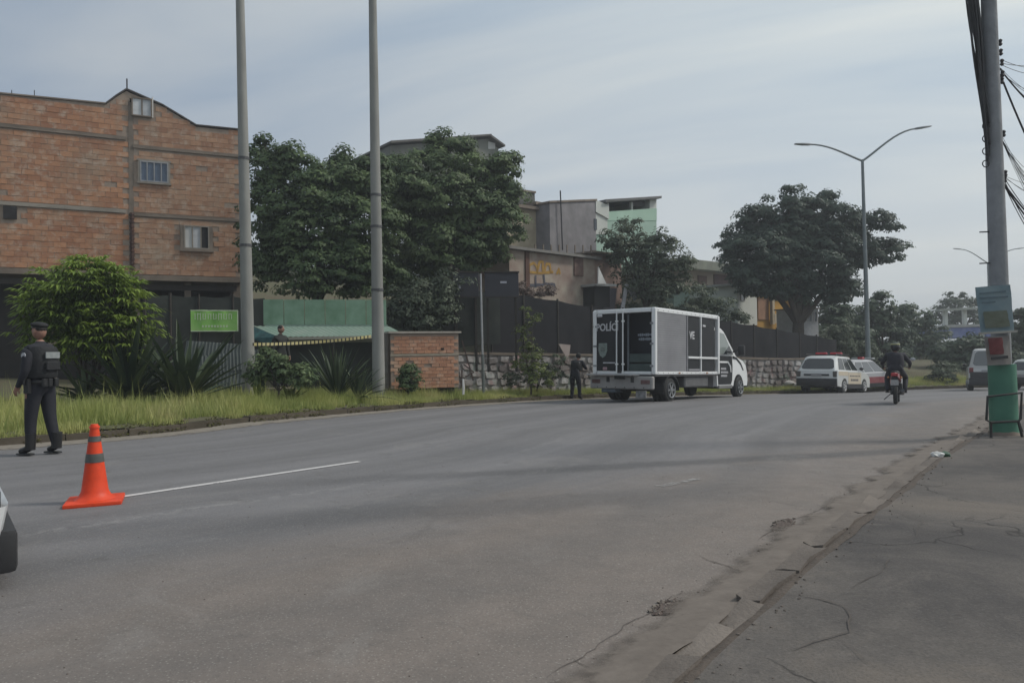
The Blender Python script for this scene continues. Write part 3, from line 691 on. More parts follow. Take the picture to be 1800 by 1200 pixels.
def blades(name, label, cx, Y, n, L0, L1, wd, m, spread=1.0, cat='plant', stiff=.9, group=None, low=0.15):
    root = gp(cx, Y); t = thing(name, label, cat, root, 0, group)
    for i in range(n):
        az = rnd.uniform(0, 6.28); el = R(rnd.uniform(18, 86)) if spread >= 1 else R(rnd.uniform(45, 88)); L = rnd.uniform(L0, L1)
        d = Vector((math.cos(az) * math.cos(el), math.sin(az) * math.cos(el), math.sin(el))); side = Vector((-math.sin(az), math.cos(az), 0)); up = side.cross(d) * -1
        seg = 5; rowL, rowR, rowM = [], [], []
        for k in range(seg + 1):
            q = k / seg; p = d * L * q + Vector((0, 0, -(1 - stiff) * L * q * q * 1.6)) + Vector((0, 0, low * .3)); w = wd * (math.sin(math.pi * min(q * .75 + .22, 1)) if k < seg else .04)
            rowL.append(p - side * w / 2); rowR.append(p + side * w / 2); rowM.append(p - Vector((0, 0, w * .28)))
        b = MB(); b.grid([[a, c_, e] for a, c_, e in zip(rowL, rowM, rowR)]); me_ = b.mesh('leaf', m, smooth=True); set_tint(me_, rnd.random()); link('leaf', me_, t)
    return t
blades('agave', 'large dark spiky agave at the foot of the bright bush', 225, 17.2, 56, 1.4, 2.6, .16, AGV)
blades('agave', 'large grey-green agave reaching right towards the tin sheets', 325, 17.8, 52, 1.4, 2.6, .16, AGV)
blades('agave', 'small dark agave left of the big ones, behind the officer', 150, 16.8, 26, .8, 1.4, .12, AGV)
blades('yucca', 'upright strap-leaved yucca between the two tall poles', 592, 19.6, 64, 1.3, 2.0, .07, AGV, .8, stiff=.88)
blades('yucca', 'low strap-leaved plant hard left of the second tall pole', 628, 19.9, 36, .9, 1.6, .08, AGV, 1.0, stiff=.8)
YL = leafmat('yellow_blade', (.10, .13, .03), (.24, .27, .07), .3)
tree('low_shrub', 'low shrub with pale leaves at the foot of the first tall pole', pblobs([(455, 655, 24, 22), (490, 650, 24, 26), (530, 660, 24, 20), (475, 630, 16, 14)], 18.4, .8, .3), gp(490, 18.4), LEAF_MD, 90, 50, .10, .11, .03, cat='shrub')
blades('canna_plant', 'yellow-green broad-leaved plant beside the first tall pole', 510, 18.6, 16, .4, .85, .13, YL, .8, stiff=.85)
blades('canna_plant', 'yellowish leafy clump at the very foot of the first tall pole', 452, 18.2, 14, .35, .7, .10, YL, .8, stiff=.85)
tree('round_shrub', 'small dark round shrub in front of the orange brick shed', pblobs([(718, 668, 20, 18), (716, 650, 11, 11)], 21.2, .9, .05), gp(718, 21.2), LEAF_DK, 70, 55, .07, .08, .03, cat='shrub')
# tall flowering weed before the dark fence
tree('tall_weed', 'tall thin leafy weed standing before the dark screen fence', pblobs([(925, 548, 11, 9), (938, 560, 10, 10), (925, 575, 12, 12), (915, 590, 8, 12), (930, 602, 13, 14), (940, 622, 18, 14), (925, 640, 24, 18), (945, 650, 24, 20), (950, 668, 28, 14)], 25.2, .8, .1), gp(932, 25.2), LEAF_YL, 130, 26, .09, .10, .03, cat='plant', drop=.2)
tree('pale_scrub', 'grey-leaved scrub at the foot of the stone wall beside the officer', pblobs([(920, 655, 22, 16), (965, 655, 18, 20), (985, 640, 12, 20), (895, 665, 14, 12)], 26.2, .8, .1), gp(945, 26.2), LEAF_GR, 60, 40, .10, .09, .03, cat='shrub')
tree('pink_bush', 'reddish dry bush at the corner of the graffiti wall', pblobs([(930, 520, 18, 12), (955, 512, 20, 10), (915, 505, 12, 10)], 29.5, .8, .2), gp(935, 29.5), leafmat('dry_leaf', (.10, .07, .06), (.22, .17, .15)), 50, 50, .12, .10, .03, cat='bush', limbs=False)

# grass on the verge
GR = None
def grass():
    g = NG('grass_blade'); a = g.attr('tint').outputs['Fac']
    c = g.mix(a, (.22, .28, .075), (.58, .56, .23)); c = g.mix(g.rng(g.noise(.7, 4), .40, .62, 0, .7), c, (.30, .34, .08)); c = g.mix(g.rng(g.noise(.45, 3), .56, .7, 0, .75), c, (.55, .45, .24))
    g.l(c, g.b.inputs['Base Color']); g.b.inputs['Roughness'].default_value = .6; tr = g.n('ShaderNodeBsdfTranslucent'); g.l(c, tr.inputs[0]); ms = g.n('ShaderNodeMixShader'); ms.inputs[0].default_value = .3
    g.l(g.b.outputs[0], ms.inputs[1]); g.l(tr.outputs[0], ms.inputs[2]); g.l(ms.outputs[0], g.out.inputs[0])
    N = 150000; dmin, dmax = LC.near(-12, 8), LC.near(26, 39)
    Vs = np.zeros((N, 3, 3)); T = np.zeros(N); k = 0
    # clumping field
    while k < N:
        d = dmin + (dmax - dmin) * rnd.random() ** 1.1; t = .03 + 4.6 * rnd.random() ** 1.2
        p = LC.p(d) + LC.n(d) * t; f = mnoise.noise(Vector((p.x * .9, p.y * .9, 5))); f2 = mnoise.noise(Vector((p.x * 3, p.y * 3, 9)))
        if f * .6 + f2 * .6 < -.22 + (.18 if t < .5 else 0): continue
        if (d - S0) > 9 and t > 3.3: continue
        h = .86 * (.13 + .26 * rnd.random() ** 1.5 + .18 * max(f, 0) + .10 * max(f2, 0)) * (.5 + .5 * sm(.1, 1.0, t)) * (1.15 if d - S0 < 9 else .8)
        if rnd.random() < .012: h *= 2.1
        w = rnd.uniform(.010, .022); az = rnd.uniform(0, 6.28); lean = rnd.uniform(0, .5) * h; z = verge_z(d - S0, t, p.x, p.y) - .02
        la = rnd.uniform(0, 6.28); cx_, sx_ = math.cos(az) * w / 2, math.sin(az) * w / 2
        Vs[k] = ((p.x - cx_, p.y - sx_, z), (p.x + cx_, p.y + sx_, z), (p.x + math.cos(la) * lean, p.y + math.sin(la) * lean, z + h)); T[k] = min(1, max(0, .4 + f * .8 + rnd.uniform(-.35, .35))); k += 1
    me_ = np_mesh('grass', Vs.reshape(-1, 3), np.arange(N * 3).reshape(N, 3), np.repeat(T, 3), g.m); o = link('grass', me_); tag(o, 'yellow-green grass growing along the kerb', 'grass', kind='stuff')
grass()
# weeds and dry leaves leaning over the kerb
def weeds():
    N = 9000; Vs = []; T = []; dmin, dmax = LC.near(-14, 6), LC.near(14, 34); k = 0
    C = []
    for _ in range(N):
        d = dmin + (dmax - dmin) * rnd.random(); t = abs(rnd.gauss(0, .14)) - .06; p = LC.p(d) + LC.n(d) * t
        if mnoise.noise(Vector((p.x * 1.3, p.y * 1.3, 2))) < 0: continue
        C.append((p.x, p.y, base(p.x, p.y) + (.13 if t > 0 else .02) + rnd.random() * .08))
    C = np.array(C); V, Fc = leaf_quads(C, .06, .5); me_ = np_mesh('weeds', V, Fc, nrng.random(len(C)).repeat(4), leafmat('dry_weed', (.10, .085, .04), (.16, .17, .05))); tag(link('weeds', me_), 'dry weeds and fallen leaves over the kerb edge', 'weeds', kind='stuff')
weeds()
# ================================================================== BUILDINGS
class Facade:
    """vertical plane through two surveyed points; local x runs along it, y to the back, z up"""
    def __init__(s, pxA, YA, pxB, YB, z0=0.0):
        a, b = at(pxA, 600, YA), at(pxB, 600, YB); s.A = Vector((a.x, a.y, z0)); d = Vector((b.x - a.x, b.y - a.y, 0)); s.L = d.length; s.d = d.normalized(); s.rz = math.atan2(d.y, d.x); s.n = Vector((-s.d.y, s.d.x, 0))
    def loc(s, px, py, off=0.0):
        r_ = ray(px, py); o_ = Vector((0, 0, CAMZ)); t = (s.A + s.n * off - o_).dot(s.n) / r_.dot(s.n); p = o_ + r_ * t - s.A; return p.dot(s.d), p.z
    def thing(s, name, label, cat, group=None): return thing(name, label, cat, s.A, s.rz, group)
def inpoly(x, y, P):
    c = False; n = len(P)
    for i in range(n):
        x1, y1 = P[i]; x2, y2 = P[(i + 1) % n]
        if (y1 > y) != (y2 > y) and x < (x2 - x1) * (y - y1) / (y2 - y1) + x1: c = not c
    return c
def brick_variants(w, h, d, m, name='brick'):
    out_ = []
    for i in range(10):
        b = MB(); b.box((0, 0, 0), (w, d, h)); me_ = b.mesh(name, m, jit=.0035); set_tint(me_, i / 10 + .05); out_.append(me_)
    return out_
def lay_bricks(t, poly, holes, bw, bh, bd, m, y=0.0, joint=.010, vis=None, limit=300, missing=.004, name='brick'):
    """courses of bricks over a polygon in the facade plane; the first `limit` seen as parts, the rest as one part"""
    var = brick_variants(bw - joint, bh - joint, bd, m, name); xs = [p[0] for p in poly]; zs = [p[1] for p in poly]; items = []
    r_ = 0; z = min(zs) + bh / 2
    while z < max(zs):
        x = min(xs) + (bw / 2 if r_ % 2 else 0) + rnd.uniform(-.02, .02)
        while x < max(xs) + bw:
            ok = inpoly(x - bw * .42, z, poly) and inpoly(x + bw * .42, z, poly) and inpoly(x, z + bh * .4, poly)
            if ok and any(a - bw * .42 < x < c + bw * .42 and b_ - bh * .4 < z < d_ + bh * .4 for a, b_, c, d_ in holes): ok = False
            if ok and rnd.random() > missing: items.append((x, z))
            x += bw
        z += bh; r_ += 1
    key = vis or (lambda q: 0); items.sort(key=key)
    for k, (x, z) in enumerate(items[:limit]):
        o = link(name, var[rnd.randrange(10)], t); o.location = (x + rnd.uniform(-.004, .004), y + rnd.uniform(-.006, .006), z); o.rotation_euler = (0, rnd.uniform(-.012, .012), rnd.uniform(-.01, .01))
    if len(items) > limit:
        b = MB(); tv = []
        for (x, z) in items[limit:]:
            n0 = len(b.bm.verts); b.box((x + rnd.uniform(-.004, .004), y + rnd.uniform(-.006, .006), z), (bw - joint, bd, bh - joint), ry=rnd.uniform(-.012, .012)); tv += [rnd.random()] * 8
        me_ = b.mesh('brickwork', m); a = me_.attributes.new('tint', 'FLOAT', 'POINT'); a.data.foreach_set('value', tv); o = link('brickwork', me_, t); o['kind'] = 'stuff'
    return len(items)
BRK = tinted('clay_block', (.47, .245, .140), (.31, .150, .090), nscale=7, bump=.35, dirt=(.30, .225, .165), dirtamt=.8, splat=.55)
BRK2 = tinted('clay_block_pink', (.44, .26, .165), (.31, .165, .105), nscale=7, bump=.35, dirt=(.36, .28, .21), dirtamt=.8, splat=.55)
MORT = pm('mortar', (.36, .29, .23), (.26, .20, .16), 3, .95, bump=.3)
CONC = pm('concrete', (.33, .295, .25), (.23, .205, .175), 2.2, .9, bump=.3, detail=6)
CONCD = pm('stained_concrete', (.25, .205, .165), (.16, .13, .105), 1.6, .92, bump=.3, detail=6)
DARK = pm('dark_interior', (.018, .017, .018), (.028, .026, .026), 2, .9)
GLB = glassmat('window_glass', (.035, .045, .06), .12)
WHITE = pm('white_paint', (.62, .62, .60), (.50, .50, .49), 2, .6)
STEEL = pm('grey_steel', (.30, .31, .33), (.22, .23, .25), 6, .5, .3)
def window(t, x0, z0, x1, z1, y, style='bars', fm=None, gm=None, panes=2):
    """frame ring set in the opening, panes as sub-parts"""
    fm = fm or STEEL; w = .045; b = MB(); cx, cz = (x0 + x1) / 2, (z0 + z1) / 2
    b.box((x0 + w / 2, y, cz), (w, .07, z1 - z0)); b.box((x1 - w / 2, y, cz), (w, .07, z1 - z0)); b.box((cx, y, z1 - w / 2), (x1 - x0 - 2 * w, .066, w)); b.box((cx, y, z0 + w / 2), (x1 - x0 - 2 * w, .066, w))
    for k in range(1, panes): xx = x0 + (x1 - x0) * k / panes; b.box((xx, y, cz), (w * .8, .06, z1 - z0 - 2 * w))
    f = b.build('window', fm, t)
    for k in range(panes):
        a = x0 + (x1 - x0) * k / panes + w * .5; c = x0 + (x1 - x0) * (k + 1) / panes - w * .5; q = MB(); q.box(((a + c) / 2, y + .012, cz), (c - a, .01, z1 - z0 - 2 * w)); mm = gm[k] if isinstance(gm, (list, tuple)) else (gm or GLB); q.build('pane', mm, f)
    return f
# ---- the two bare brick blocks at left
FB = Facade(222, 27.0, 430, 28.75); FBL = Facade(-60, 24.75, 222, 27.0)
gz0 = ground_z(FB.A.x, FB.A.y) - .3
def P_(F_, pts): return [F_.loc(*p) for p in pts]
def block_building(Fc, name, label, outline, under, bands, wins, brick, xmax, extra=None):
    t = Fc.thing(name, label, 'building'); poly = P_(Fc, outline); zb = P_(Fc, under)
    D = 7.0; bk = MB(); bk.prism([(x, .0, z) for x, z in poly], (0, D, 0)); bk.build('wall', MORT, t)
    holes = []
    for q in wins:
        (x0, z1), (x1, z0) = Fc.loc(q[0], q[1]), Fc.loc(q[2], q[3]); holes.append((x0, z0, x1, z1))
    for (pa, pb, th, prot, mm) in bands:
        (xa, za), (xb, zb_) = Fc.loc(*pa), Fc.loc(*pb); z = (za + zb_) / 2; holes.append((xa, z - th / 2, xb, z + th / 2))
        b = MB(); b.box(((xa + xb) / 2, .03 - prot, z), (xb - xa - .02, .14, th)); b.build('concrete_band', mm, t, jit=.006)
    n = lay_bricks(t, poly, holes, .39, .19, .12, brick, .045, limit=300, missing=.012)
    return t, poly, holes
outl = [(-60, 463), (228, 477), (228, 163), (222, 160), (204, 171), (186, 184), (0, 166), (-60, 160)]
tL, polyL, hL = block_building(FBL, 'brick_building', 'bare orange clay-block building at the left edge with flat parapet', outl, [], 
    [((-60, 218), (222, 240), .13, .02, CONCD), ((-60, 354), (222, 371), .13, .015, CONC)], [(6, 362, 30, 386)], BRK, 0)
outr = [(231, 478), (424, 487), (424, 231), (345, 223), (285, 187), (222, 161), (222, 170), (231, 174)]
tR, polyR, hR = block_building(FB, 'brick_building', 'bare brick building with raised gable and barred window, left of the first tall pole', outr, [],
    [((233, 258), (424, 274), .12, .015, CONCD), ((233, 376), (424, 389), .11, .015, CONCD)], [(231, 171, 268, 208), (246, 283, 296, 323), (323, 396, 368, 439)], BRK2, 0)
print('bricks', len(tL.children), len(tR.children))
# windows of the blocks
x0, z0, x1, z1 = hL[0]; b = MB(); b.box(((x0 + x1) / 2, -.05, (z0 + z1) / 2), (x1 - x0, .05, z1 - z0)); b.build('window_opening', DARK, tL)
x0, z0, x1, z1 = hR[1]; window(tR, x0, z0, x1, z1, -.06, fm=pm('window_frame_pale', (.34, .35, .37)), panes=4, gm=pm('blue_glass', (.11, .15, .22), (.07, .10, .15), 3, .25))
b = MB(); w = .07; b.box(((x0 + x1) / 2, -.04, z0 - w / 2), (x1 - x0 + .2, .10, w)); b.box(((x0 + x1) / 2, -.04, z1 + w / 2), (x1 - x0 + .2, .09, w)); b.box((x0 - w / 2, -.04, (z0 + z1) / 2), (w, .08, z1 - z0)); b.box((x1 + w / 2, -.04, (z0 + z1) / 2), (w, .08, z1 - z0)); b.build('window_surround', CONC, tR)
x0, z0, x1, z1 = hR[2]; window(tR, x0, z0, x1, z1, -.06, fm=CONC, panes=3, gm=[WHITE, pm('white_shutter', (.55, .56, .58)), DARK])
b = MB(); b.box(((x0 + x1) / 2, -.05, z0 - .05), (x1 - x0 + .3, .12, .10)); b.box((x0 - .06, -.04, (z0 + z1) / 2), (.12, .09, z1 - z0)); b.box((x1 + .06, -.04, (z0 + z1) / 2), (.12, .09, z1 - z0)); b.build('window_surround', CONCD, tR)
x0, z0, x1, z1 = hR[0]; window(tR, x0, z0, x1, z1, -.06, fm=CONCD, panes=2, gm=[pm('white_tarp', (.66, .68, .70)), pm('white_tarp2', (.50, .52, .55))])
# vertical toothed seam with a drain pipe between the two
a, zt = FB.loc(229, 180); a2, zb_ = FB.loc(232, 480); b = MB(); b.box((a + .02, .06, (zt + zb_) / 2), (.16, .16, zt - zb_)); b.build('corner_column', CONCD, tR, jit=.01)
PIPE = pm('rusty_pipe', (.10, .045, .03), (.05, .03, .025), 8, .8)
xa, za = FB.loc(233, 375); xb, zb2 = FB.loc(233, 490); b = MB(); b.tube([(xa - .02, -.06, za), (xa - .02, -.06, zb2)], .06, 8)
for k in range(16): b.tube([(xa - .02, -.06, za - k * (za - zb2) / 16), (xa - .02, -.06, za - k * (za - zb2) / 16 - .07)], .082, 8)
b.build('drain_pipe', PIPE, tR)
# gable coping and rods
def coping(F_, t, pts, m=DARK, th=.05):
    for (p, q) in zip(pts, pts[1:]):
        (xa, za), (xb, zb_) = F_.loc(*p), F_.loc(*q); b = MB(); b.bar((xa, .12, za + .02), (xb, .12, zb_ + .02), .34, th); b.build('coping', m, t)
coping(FB, tR, [(222, 157.5), (285, 185), (345, 221), (426, 229)], pm('dark_roof_edge', (.07, .06, .055)))
coping(FBL, tL, [(-60, 159), (0, 165), (186, 183)], CONCD); coping(FBL, tL, [(186, 183), (204, 169.5), (222, 158)], pm('dark_roof_edge', (.07, .06, .055)))
b = MB(); (xa, za) = FB.loc(222, 160); (xb, zb_) = FB.loc(222, 137); b.tube([(xa + .02, .1, za - .1), (xa + .02, .1, zb_)], .028, 6); b.build('roof_rod', pm('rod', (.04, .04, .045)), tR)
b = MB(); (xa, za) = FB.loc(268, 208); (xb, zb_) = FB.loc(268, 172); b.tube([(xa, -.05, za), (xb, -.05, zb_)], .03, 6); b.build('white_pipe', WHITE, tR)
for px in (20, 60):
    b = MB(); (xa, za) = FBL.loc(px, 172); (xb, zb_) = FBL.loc(px, 157); b.tube([(xa, .1, za), (xa, .1, zb_)], .014, 5); b.build('rebar', pm('rod', (.04, .04, .045)), tL)
# ground storey: slab, pillars, recessed dark wall
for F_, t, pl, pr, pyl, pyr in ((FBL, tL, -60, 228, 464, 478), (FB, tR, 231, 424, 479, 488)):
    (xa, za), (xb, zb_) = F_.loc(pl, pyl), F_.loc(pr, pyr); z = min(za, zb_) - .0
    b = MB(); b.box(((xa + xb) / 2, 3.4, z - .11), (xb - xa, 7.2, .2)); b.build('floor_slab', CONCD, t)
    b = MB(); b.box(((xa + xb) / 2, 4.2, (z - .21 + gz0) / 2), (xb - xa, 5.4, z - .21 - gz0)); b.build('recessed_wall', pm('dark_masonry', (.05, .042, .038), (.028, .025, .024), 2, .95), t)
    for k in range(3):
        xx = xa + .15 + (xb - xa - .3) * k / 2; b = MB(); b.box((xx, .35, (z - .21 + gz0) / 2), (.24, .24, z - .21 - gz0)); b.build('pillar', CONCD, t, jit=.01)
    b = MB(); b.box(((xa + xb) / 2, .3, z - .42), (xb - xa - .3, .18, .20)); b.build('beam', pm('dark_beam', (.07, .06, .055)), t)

# ---- dark tarpaulin fence in front of the blocks with the green banner
def screen_fence(name, label, segs, m, postm, group=None):
    """segs: list of (world xy A, world xy B, z0A,z1A,z0B,z1B)"""
    A0 = segs[0][0]; t = thing(name, label, 'fence', (A0[0], A0[1], 0), 0, group)
    for (A_, B_, a0, a1, b0, b1) in segs:
        A_, B_ = Vector(A_), Vector(B_); L = (B_ - A_).length; d = (B_ - A_) / L; n_ = Vector((-d.y, d.x)); P = []; nx = max(int(L / .16), 4)
        for i in range(nx + 1):
            row = []; q = i / nx
            for j in range(9):
                r_ = j / 8; z = (a0 + (b0 - a0) * q) * (1 - r_) + (a1 + (b1 - a1) * q - .05 * math.sin(math.pi * q)) * r_; p = A_ + d * L * q; w_ = .05 * mnoise.noise(Vector((p.x * 1.6, p.y * 1.6, z * 1.1))) + .02 * mnoise.noise(Vector((p.x * 6, p.y * 6, z * 2)))
                w_ *= math.sin(math.pi * q) ** .5 if 0 < q < 1 else 0
                row.append((p.x + n_.x * w_ - A0[0], p.y + n_.y * w_ - A0[1], z))
            P.append(row)
        b = MB(); b.grid(P); b.build('screen_panel', m, t, smooth=True, ang=80)
        b = MB(); b.tube([(A_.x - A0[0], A_.y - A0[1] , a0 - .3), (A_.x - A0[0], A_.y - A0[1], a1 + .06)], .04, 7); b.build('post', postm, t)
    return t
TARP = pm('black_shade_net', (.030, .029, .032), (.020, .020, .023), 2.2, .92, bump=.2, spec=.2)
TARP2 = pm('dark_tarpaulin', (.050, .055, .048), (.024, .028, .026), 1.1, .85, bump=.3, spec=.3)
POSTD = pm('dark_timber', (.055, .045, .038), (.03, .027, .024), 6, .9)
def seg(px0, Y0, px1, Y1, t0, t1, b0=None, b1=None):
    a, c = at(px0, 600, Y0), at(px1, 600, Y1); za = at(px0, t0, Y0).z; zc = at(px1, t1, Y1).z
    return ((a.x, a.y), (c.x, c.y), b0 if b0 is not None else ground_z(a.x, a.y) - .05, za, b1 if b1 is not None else ground_z(c.x, c.y) - .05, zc)
screen_fence('tarpaulin_fence', 'dark tarpaulin fence under the brick blocks carrying a green banner', [seg(255, 22.6, 300, 22.9, 516, 518), seg(300, 22.9, 350, 23.2, 518, 520), seg(350, 23.2, 410, 23.6, 520, 521), seg(410, 23.6, 466, 24.0, 521, 524)], TARP2, POSTD)
screen_fence('tarpaulin_fence', 'dark cloth fence filling the gap between green kiosk and stone wall', [seg(676, 25.6, 740, 25.9, 540, 530), seg(740, 25.9, 800, 26.2, 530, 512), seg(800, 26.2, 836, 26.4, 508, 510, at(800, 612, 26.2).z, at(836, 606, 26.4).z), seg(836, 26.4, 880, 26.8, 510, 514, at(836, 606, 26.4).z, at(880, 604, 26.8).z)], TARP2, POSTD)
FBN = Facade(334, 22.85, 420, 23.3)
(xa, za), (xb, zb_) = FBN.loc(335, 545), FBN.loc(419, 582)
tB = thing('banner', 'bright green printed banner hung on the dark tarpaulin fence', 'banner', FBN.A, FBN.rz)
b = MB(); b.grid([[(xa + (xb - xa) * i / 14, .02 * math.sin(i * 1.3) * (.5 + j / 6), zb_ + (za - zb_) * j / 5 + .015 * math.sin(i * .5)) for j in range(6)] for i in range(15)])
b.build('cloth', pm('lime_cloth', (.20, .50, .07), (.30, .52, .16), 5, .7), tB, smooth=True)
b = MB(); h_ = za - zb_
for i in range(15):      # faded unreadable capitals: narrow pale strokes
    x = xa + .13 + i * (xb - xa - .25) / 15; b.box((x, -.035, za - h_ * .30), (.022, .004, h_ * rnd.uniform(.24, .34)))
    if i % 2: b.box((x + .03, -.035, za - h_ * (.18 if i % 4 == 1 else .42)), (.055, .004, .02))
for i in range(9):
    x = xa + .35 + i * (xb - xa - .6) / 9; b.box((x, -.035, zb_ + h_ * .24), (.05, .004, h_ * .10))
b.build('lettering', pm('banner_white', (.62, .68, .52), (.45, .55, .35), 9, .8), tB)
b = MB(); b.box(((xa + xb) / 2, -.03, za - .01), (xb - xa, .008, .03)); b.box((xb - .015, -.03, (za + zb_) / 2), (.03, .008, za - zb_)); b.box(((xa + xb) / 2, -.03, zb_ + .01), (xb - xa, .008, .03)); b.build('hem', pm('banner_white', (.62, .68, .52)), tB)

# ---- loose grey-green tin sheets stacked behind the agaves
def corr_sheet(name, p, w, h, rz, rx, m, parent, n=14, ry=0, depth=.02):
    b = MB(); P = []
    for i in range(n * 4 + 1):
        x = -w / 2 + w * i / (n * 4); y = depth * math.sin(i * math.pi / 2 + .6); P.append([(x, y, -h / 2), (x, y, h / 2)])
    b.grid(P); o = b.build(name, m, parent, smooth=True, ang=60); o.location = p; o.rotation_euler = (rx, ry, rz); return o
TIN = pm('weathered_tin', (.16, .18, .17), (.10, .115, .105), 2.5, .55, .25, bump=.2)
c = gp(388, 20.5); t = thing('tin_sheet_stack', 'grey weathered metal sheets leaning in a heap behind the agaves', 'metal sheets', c)
for i, (dx, dz, ry) in enumerate(((0, .55, .05), (.15, .95, -.10), (-.2, 1.25, .08), (.1, .25, -.04))):
    corr_sheet('tin_sheet', (dx, .10 * i, dz), 1.7, .52, .1, -.25, TIN, t, 18, ry)

# ---- green kiosk
tK = thing('green_kiosk', 'green painted roadside kiosk with tall back panel and sloping tin roof', 'kiosk', (at(570, 600, 23.4).x, 23.4, 0), R(3))
KO = tK.location
def kl(px, py, dy): v = at(px, py, 23.4 + dy); return Vector((v.x - KO.x, dy, v.z))
GP = pm('old_green_paint', (.27, .40, .29), (.16, .27, .17), 2.4, .75, bump=.2, detail=7)
GP2 = pm('green_roof_tin', (.17, .27, .21), (.25, .31, .26), 1.4, .6, .1, bump=.15, aniso=(1, .3, 1))
nP = 6
for k in range(nP):
    a = kl(466 + (680 - 466) * k / nP, 527, .5); c_ = kl(466 + (680 - 466) * (k + 1) / nP, 571, .5); b = MB(); b.box(((a.x + c_.x) / 2, .5 + (.006 if k % 2 else 0), (a.z + c_.z) / 2), (c_.x - a.x - .015, .05, a.z - c_.z)); b.build('back_panel', GP, tK)
a = kl(470, 572, .46); c_ = kl(682, 572, .46); b = MB(); b.bar(a, c_, .06, .05); b.build('ridge_flashing', pm('pale_green', (.27, .36, .30)), tK)
n = 8
for k in range(n):     # sloping roof sheets
    q0, q1 = k / n, (k + 1) / n
    t0, t1 = kl(448 + (684 - 448) * q0, 573, .42), kl(448 + (684 - 448) * q1, 573, .42); f0, f1 = kl(487 + (712 - 487) * q0, 592 - 2 * q0 , -1.1), kl(487 + (712 - 487) * q1, 592 - 2 * q1, -1.1)
    f0.z += .0; b = MB(); P = []
    for i in range(13):
        r_ = i / 12; P.append([t0.lerp(t1, r_) + Vector((0, 0, .012 * math.sin(i * math.pi / 2))), f0.lerp(f1, r_) + Vector((0, 0, .012 * math.sin(i * math.pi / 2)))])
    b.grid(P); o = b.build('roof_sheet', GP2, tK, smooth=True, ang=60)
f0, f1 = kl(487, 594, -1.12), kl(712, 590, -1.12); b = MB(); b.bar(f0 - Vector((0, 0, .02)), f1 - Vector((0, 0, .02)), .05, .075); b.build('fascia', pm('pale_fascia', (.50, .47, .38), (.36, .33, .27), 3), tK)
zg = ground_z(KO.x, 23.4)
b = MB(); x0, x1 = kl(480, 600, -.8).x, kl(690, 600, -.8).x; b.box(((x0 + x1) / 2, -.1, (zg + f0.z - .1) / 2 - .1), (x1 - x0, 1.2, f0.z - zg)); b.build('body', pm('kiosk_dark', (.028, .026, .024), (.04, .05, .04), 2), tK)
for xx in (x0 + .05, (x0 + x1) / 2, x1 - .05): b = MB(); b.box((xx, -.98, (zg + f0.z) / 2 - .1), (.07, .07, f0.z - zg)); b.build('post', POSTD, tK)
# turquoise car-like tarp end at left of kiosk
b = MB(); a0 = kl(446, 575, -.3); a1 = kl(488, 592, -1.12); P = [(a0.x, -.3, a0.z), (a1.x, -1.1, a1.z), (a1.x, -1.1, a1.z - .35), (a0.x, -.6, a0.z - .35)]; b.prism(P, (-.05, .35, 0)); b.build('side_flap', pm('teal_cloth', (.05, .16, .15), (.02, .05, .055), 5), tK)

# ---- orange brick shed
FS = Facade(684, 22.0, 817, 22.9); tS = FS.thing('brick_shed', 'small orange brick shed standing proud of the verge by the second pole', 'shed')
zS = ground_z(FS.A.x + 1, FS.A.y)
(x0, zt), (x1, zbm) = FS.loc(686, 586), FS.loc(808, 680); x2, _ = FS.loc(806, 600)
poly = [(x0, zbm), (x1, zbm), (x1 + .02, zt - .03), (x0, zt)]
b = MB(); b.box(((x0 + x1) / 2, .575, (zt + zbm) / 2), (x1 - x0 - .02, 1.1, zt - zbm - .02)); b.build('wall', MORT, tS)
BRK3 = tinted('orange_brick', (.54, .285, .175), (.38, .19, .12), nscale=16, bump=.35, dirt=(.52, .40, .30), dirtamt=.9, splat=.5)
hb = (zt - zbm) / 2 + zbm + .18
lay_bricks(tS, poly, [(x0, hb - .03, x1, hb + .03)], .235, .105, .07, BRK3, .045, limit=300, missing=.015)
b = MB(); b.box(((x0 + x1) / 2, .04, hb), (x1 - x0, .07, .05)); b.build('mortar_band', pm('pale_mortar', (.40, .35, .27)), tS)
b = MB(); b.box(((x0 + x1) / 2, .6, zt + .03), (x1 - x0 + .12, 1.3, .055)); b.build('roof_slab', pm('pale_slab', (.46, .42, .36), (.33, .29, .25), 3, .9), tS, jit=.006)
b = MB(); b.box(((x0 + x1) / 2, .75, (zbm + zS) / 2 - .2), (x1 - x0 - .15, .9, zbm - zS + .35)); b.build('foot_piece', DARK, tS)  # near-black block: shade of the open gap under the shed, put into colour
b = MB(); b.box((x0 - .10, .2, (zt + zS) / 2 - .1), (.10, .14, zt - zS + .2)); b.build('corner_post', pm('grey_post', (.17, .16, .14)), tS)
b = MB(); xs_, zs_ = FS.loc(778, 613); b.box((xs_, .0, zs_), (.09, .03, .07)); b.build('hole', DARK, tS)
b = MB()
for p, q in (((812, 598), (832, 668)), ((815, 640), (833, 654)), ((812, 650), (812, 680)), ((833, 654), (818, 662))):
    a_, c_ = FS.loc(*p, off=.1), FS.loc(*q, off=.1); b.bar((a_[0], .1, a_[1]), (c_[0], .1, c_[1]), .035)
b.build('leaning_frame', pm('rust_frame', (.07, .045, .04)), tS)
c_ = gp(813, 22.2); tag(o := MB().tube([(0, 0, .15), (.01, 0, .35), (0, 0, .62)], [.035, .04, .03], 8).build('pale_bottle', WHITE), 'white plastic pipe end standing at the shed corner', 'pipe'); o.location = c_

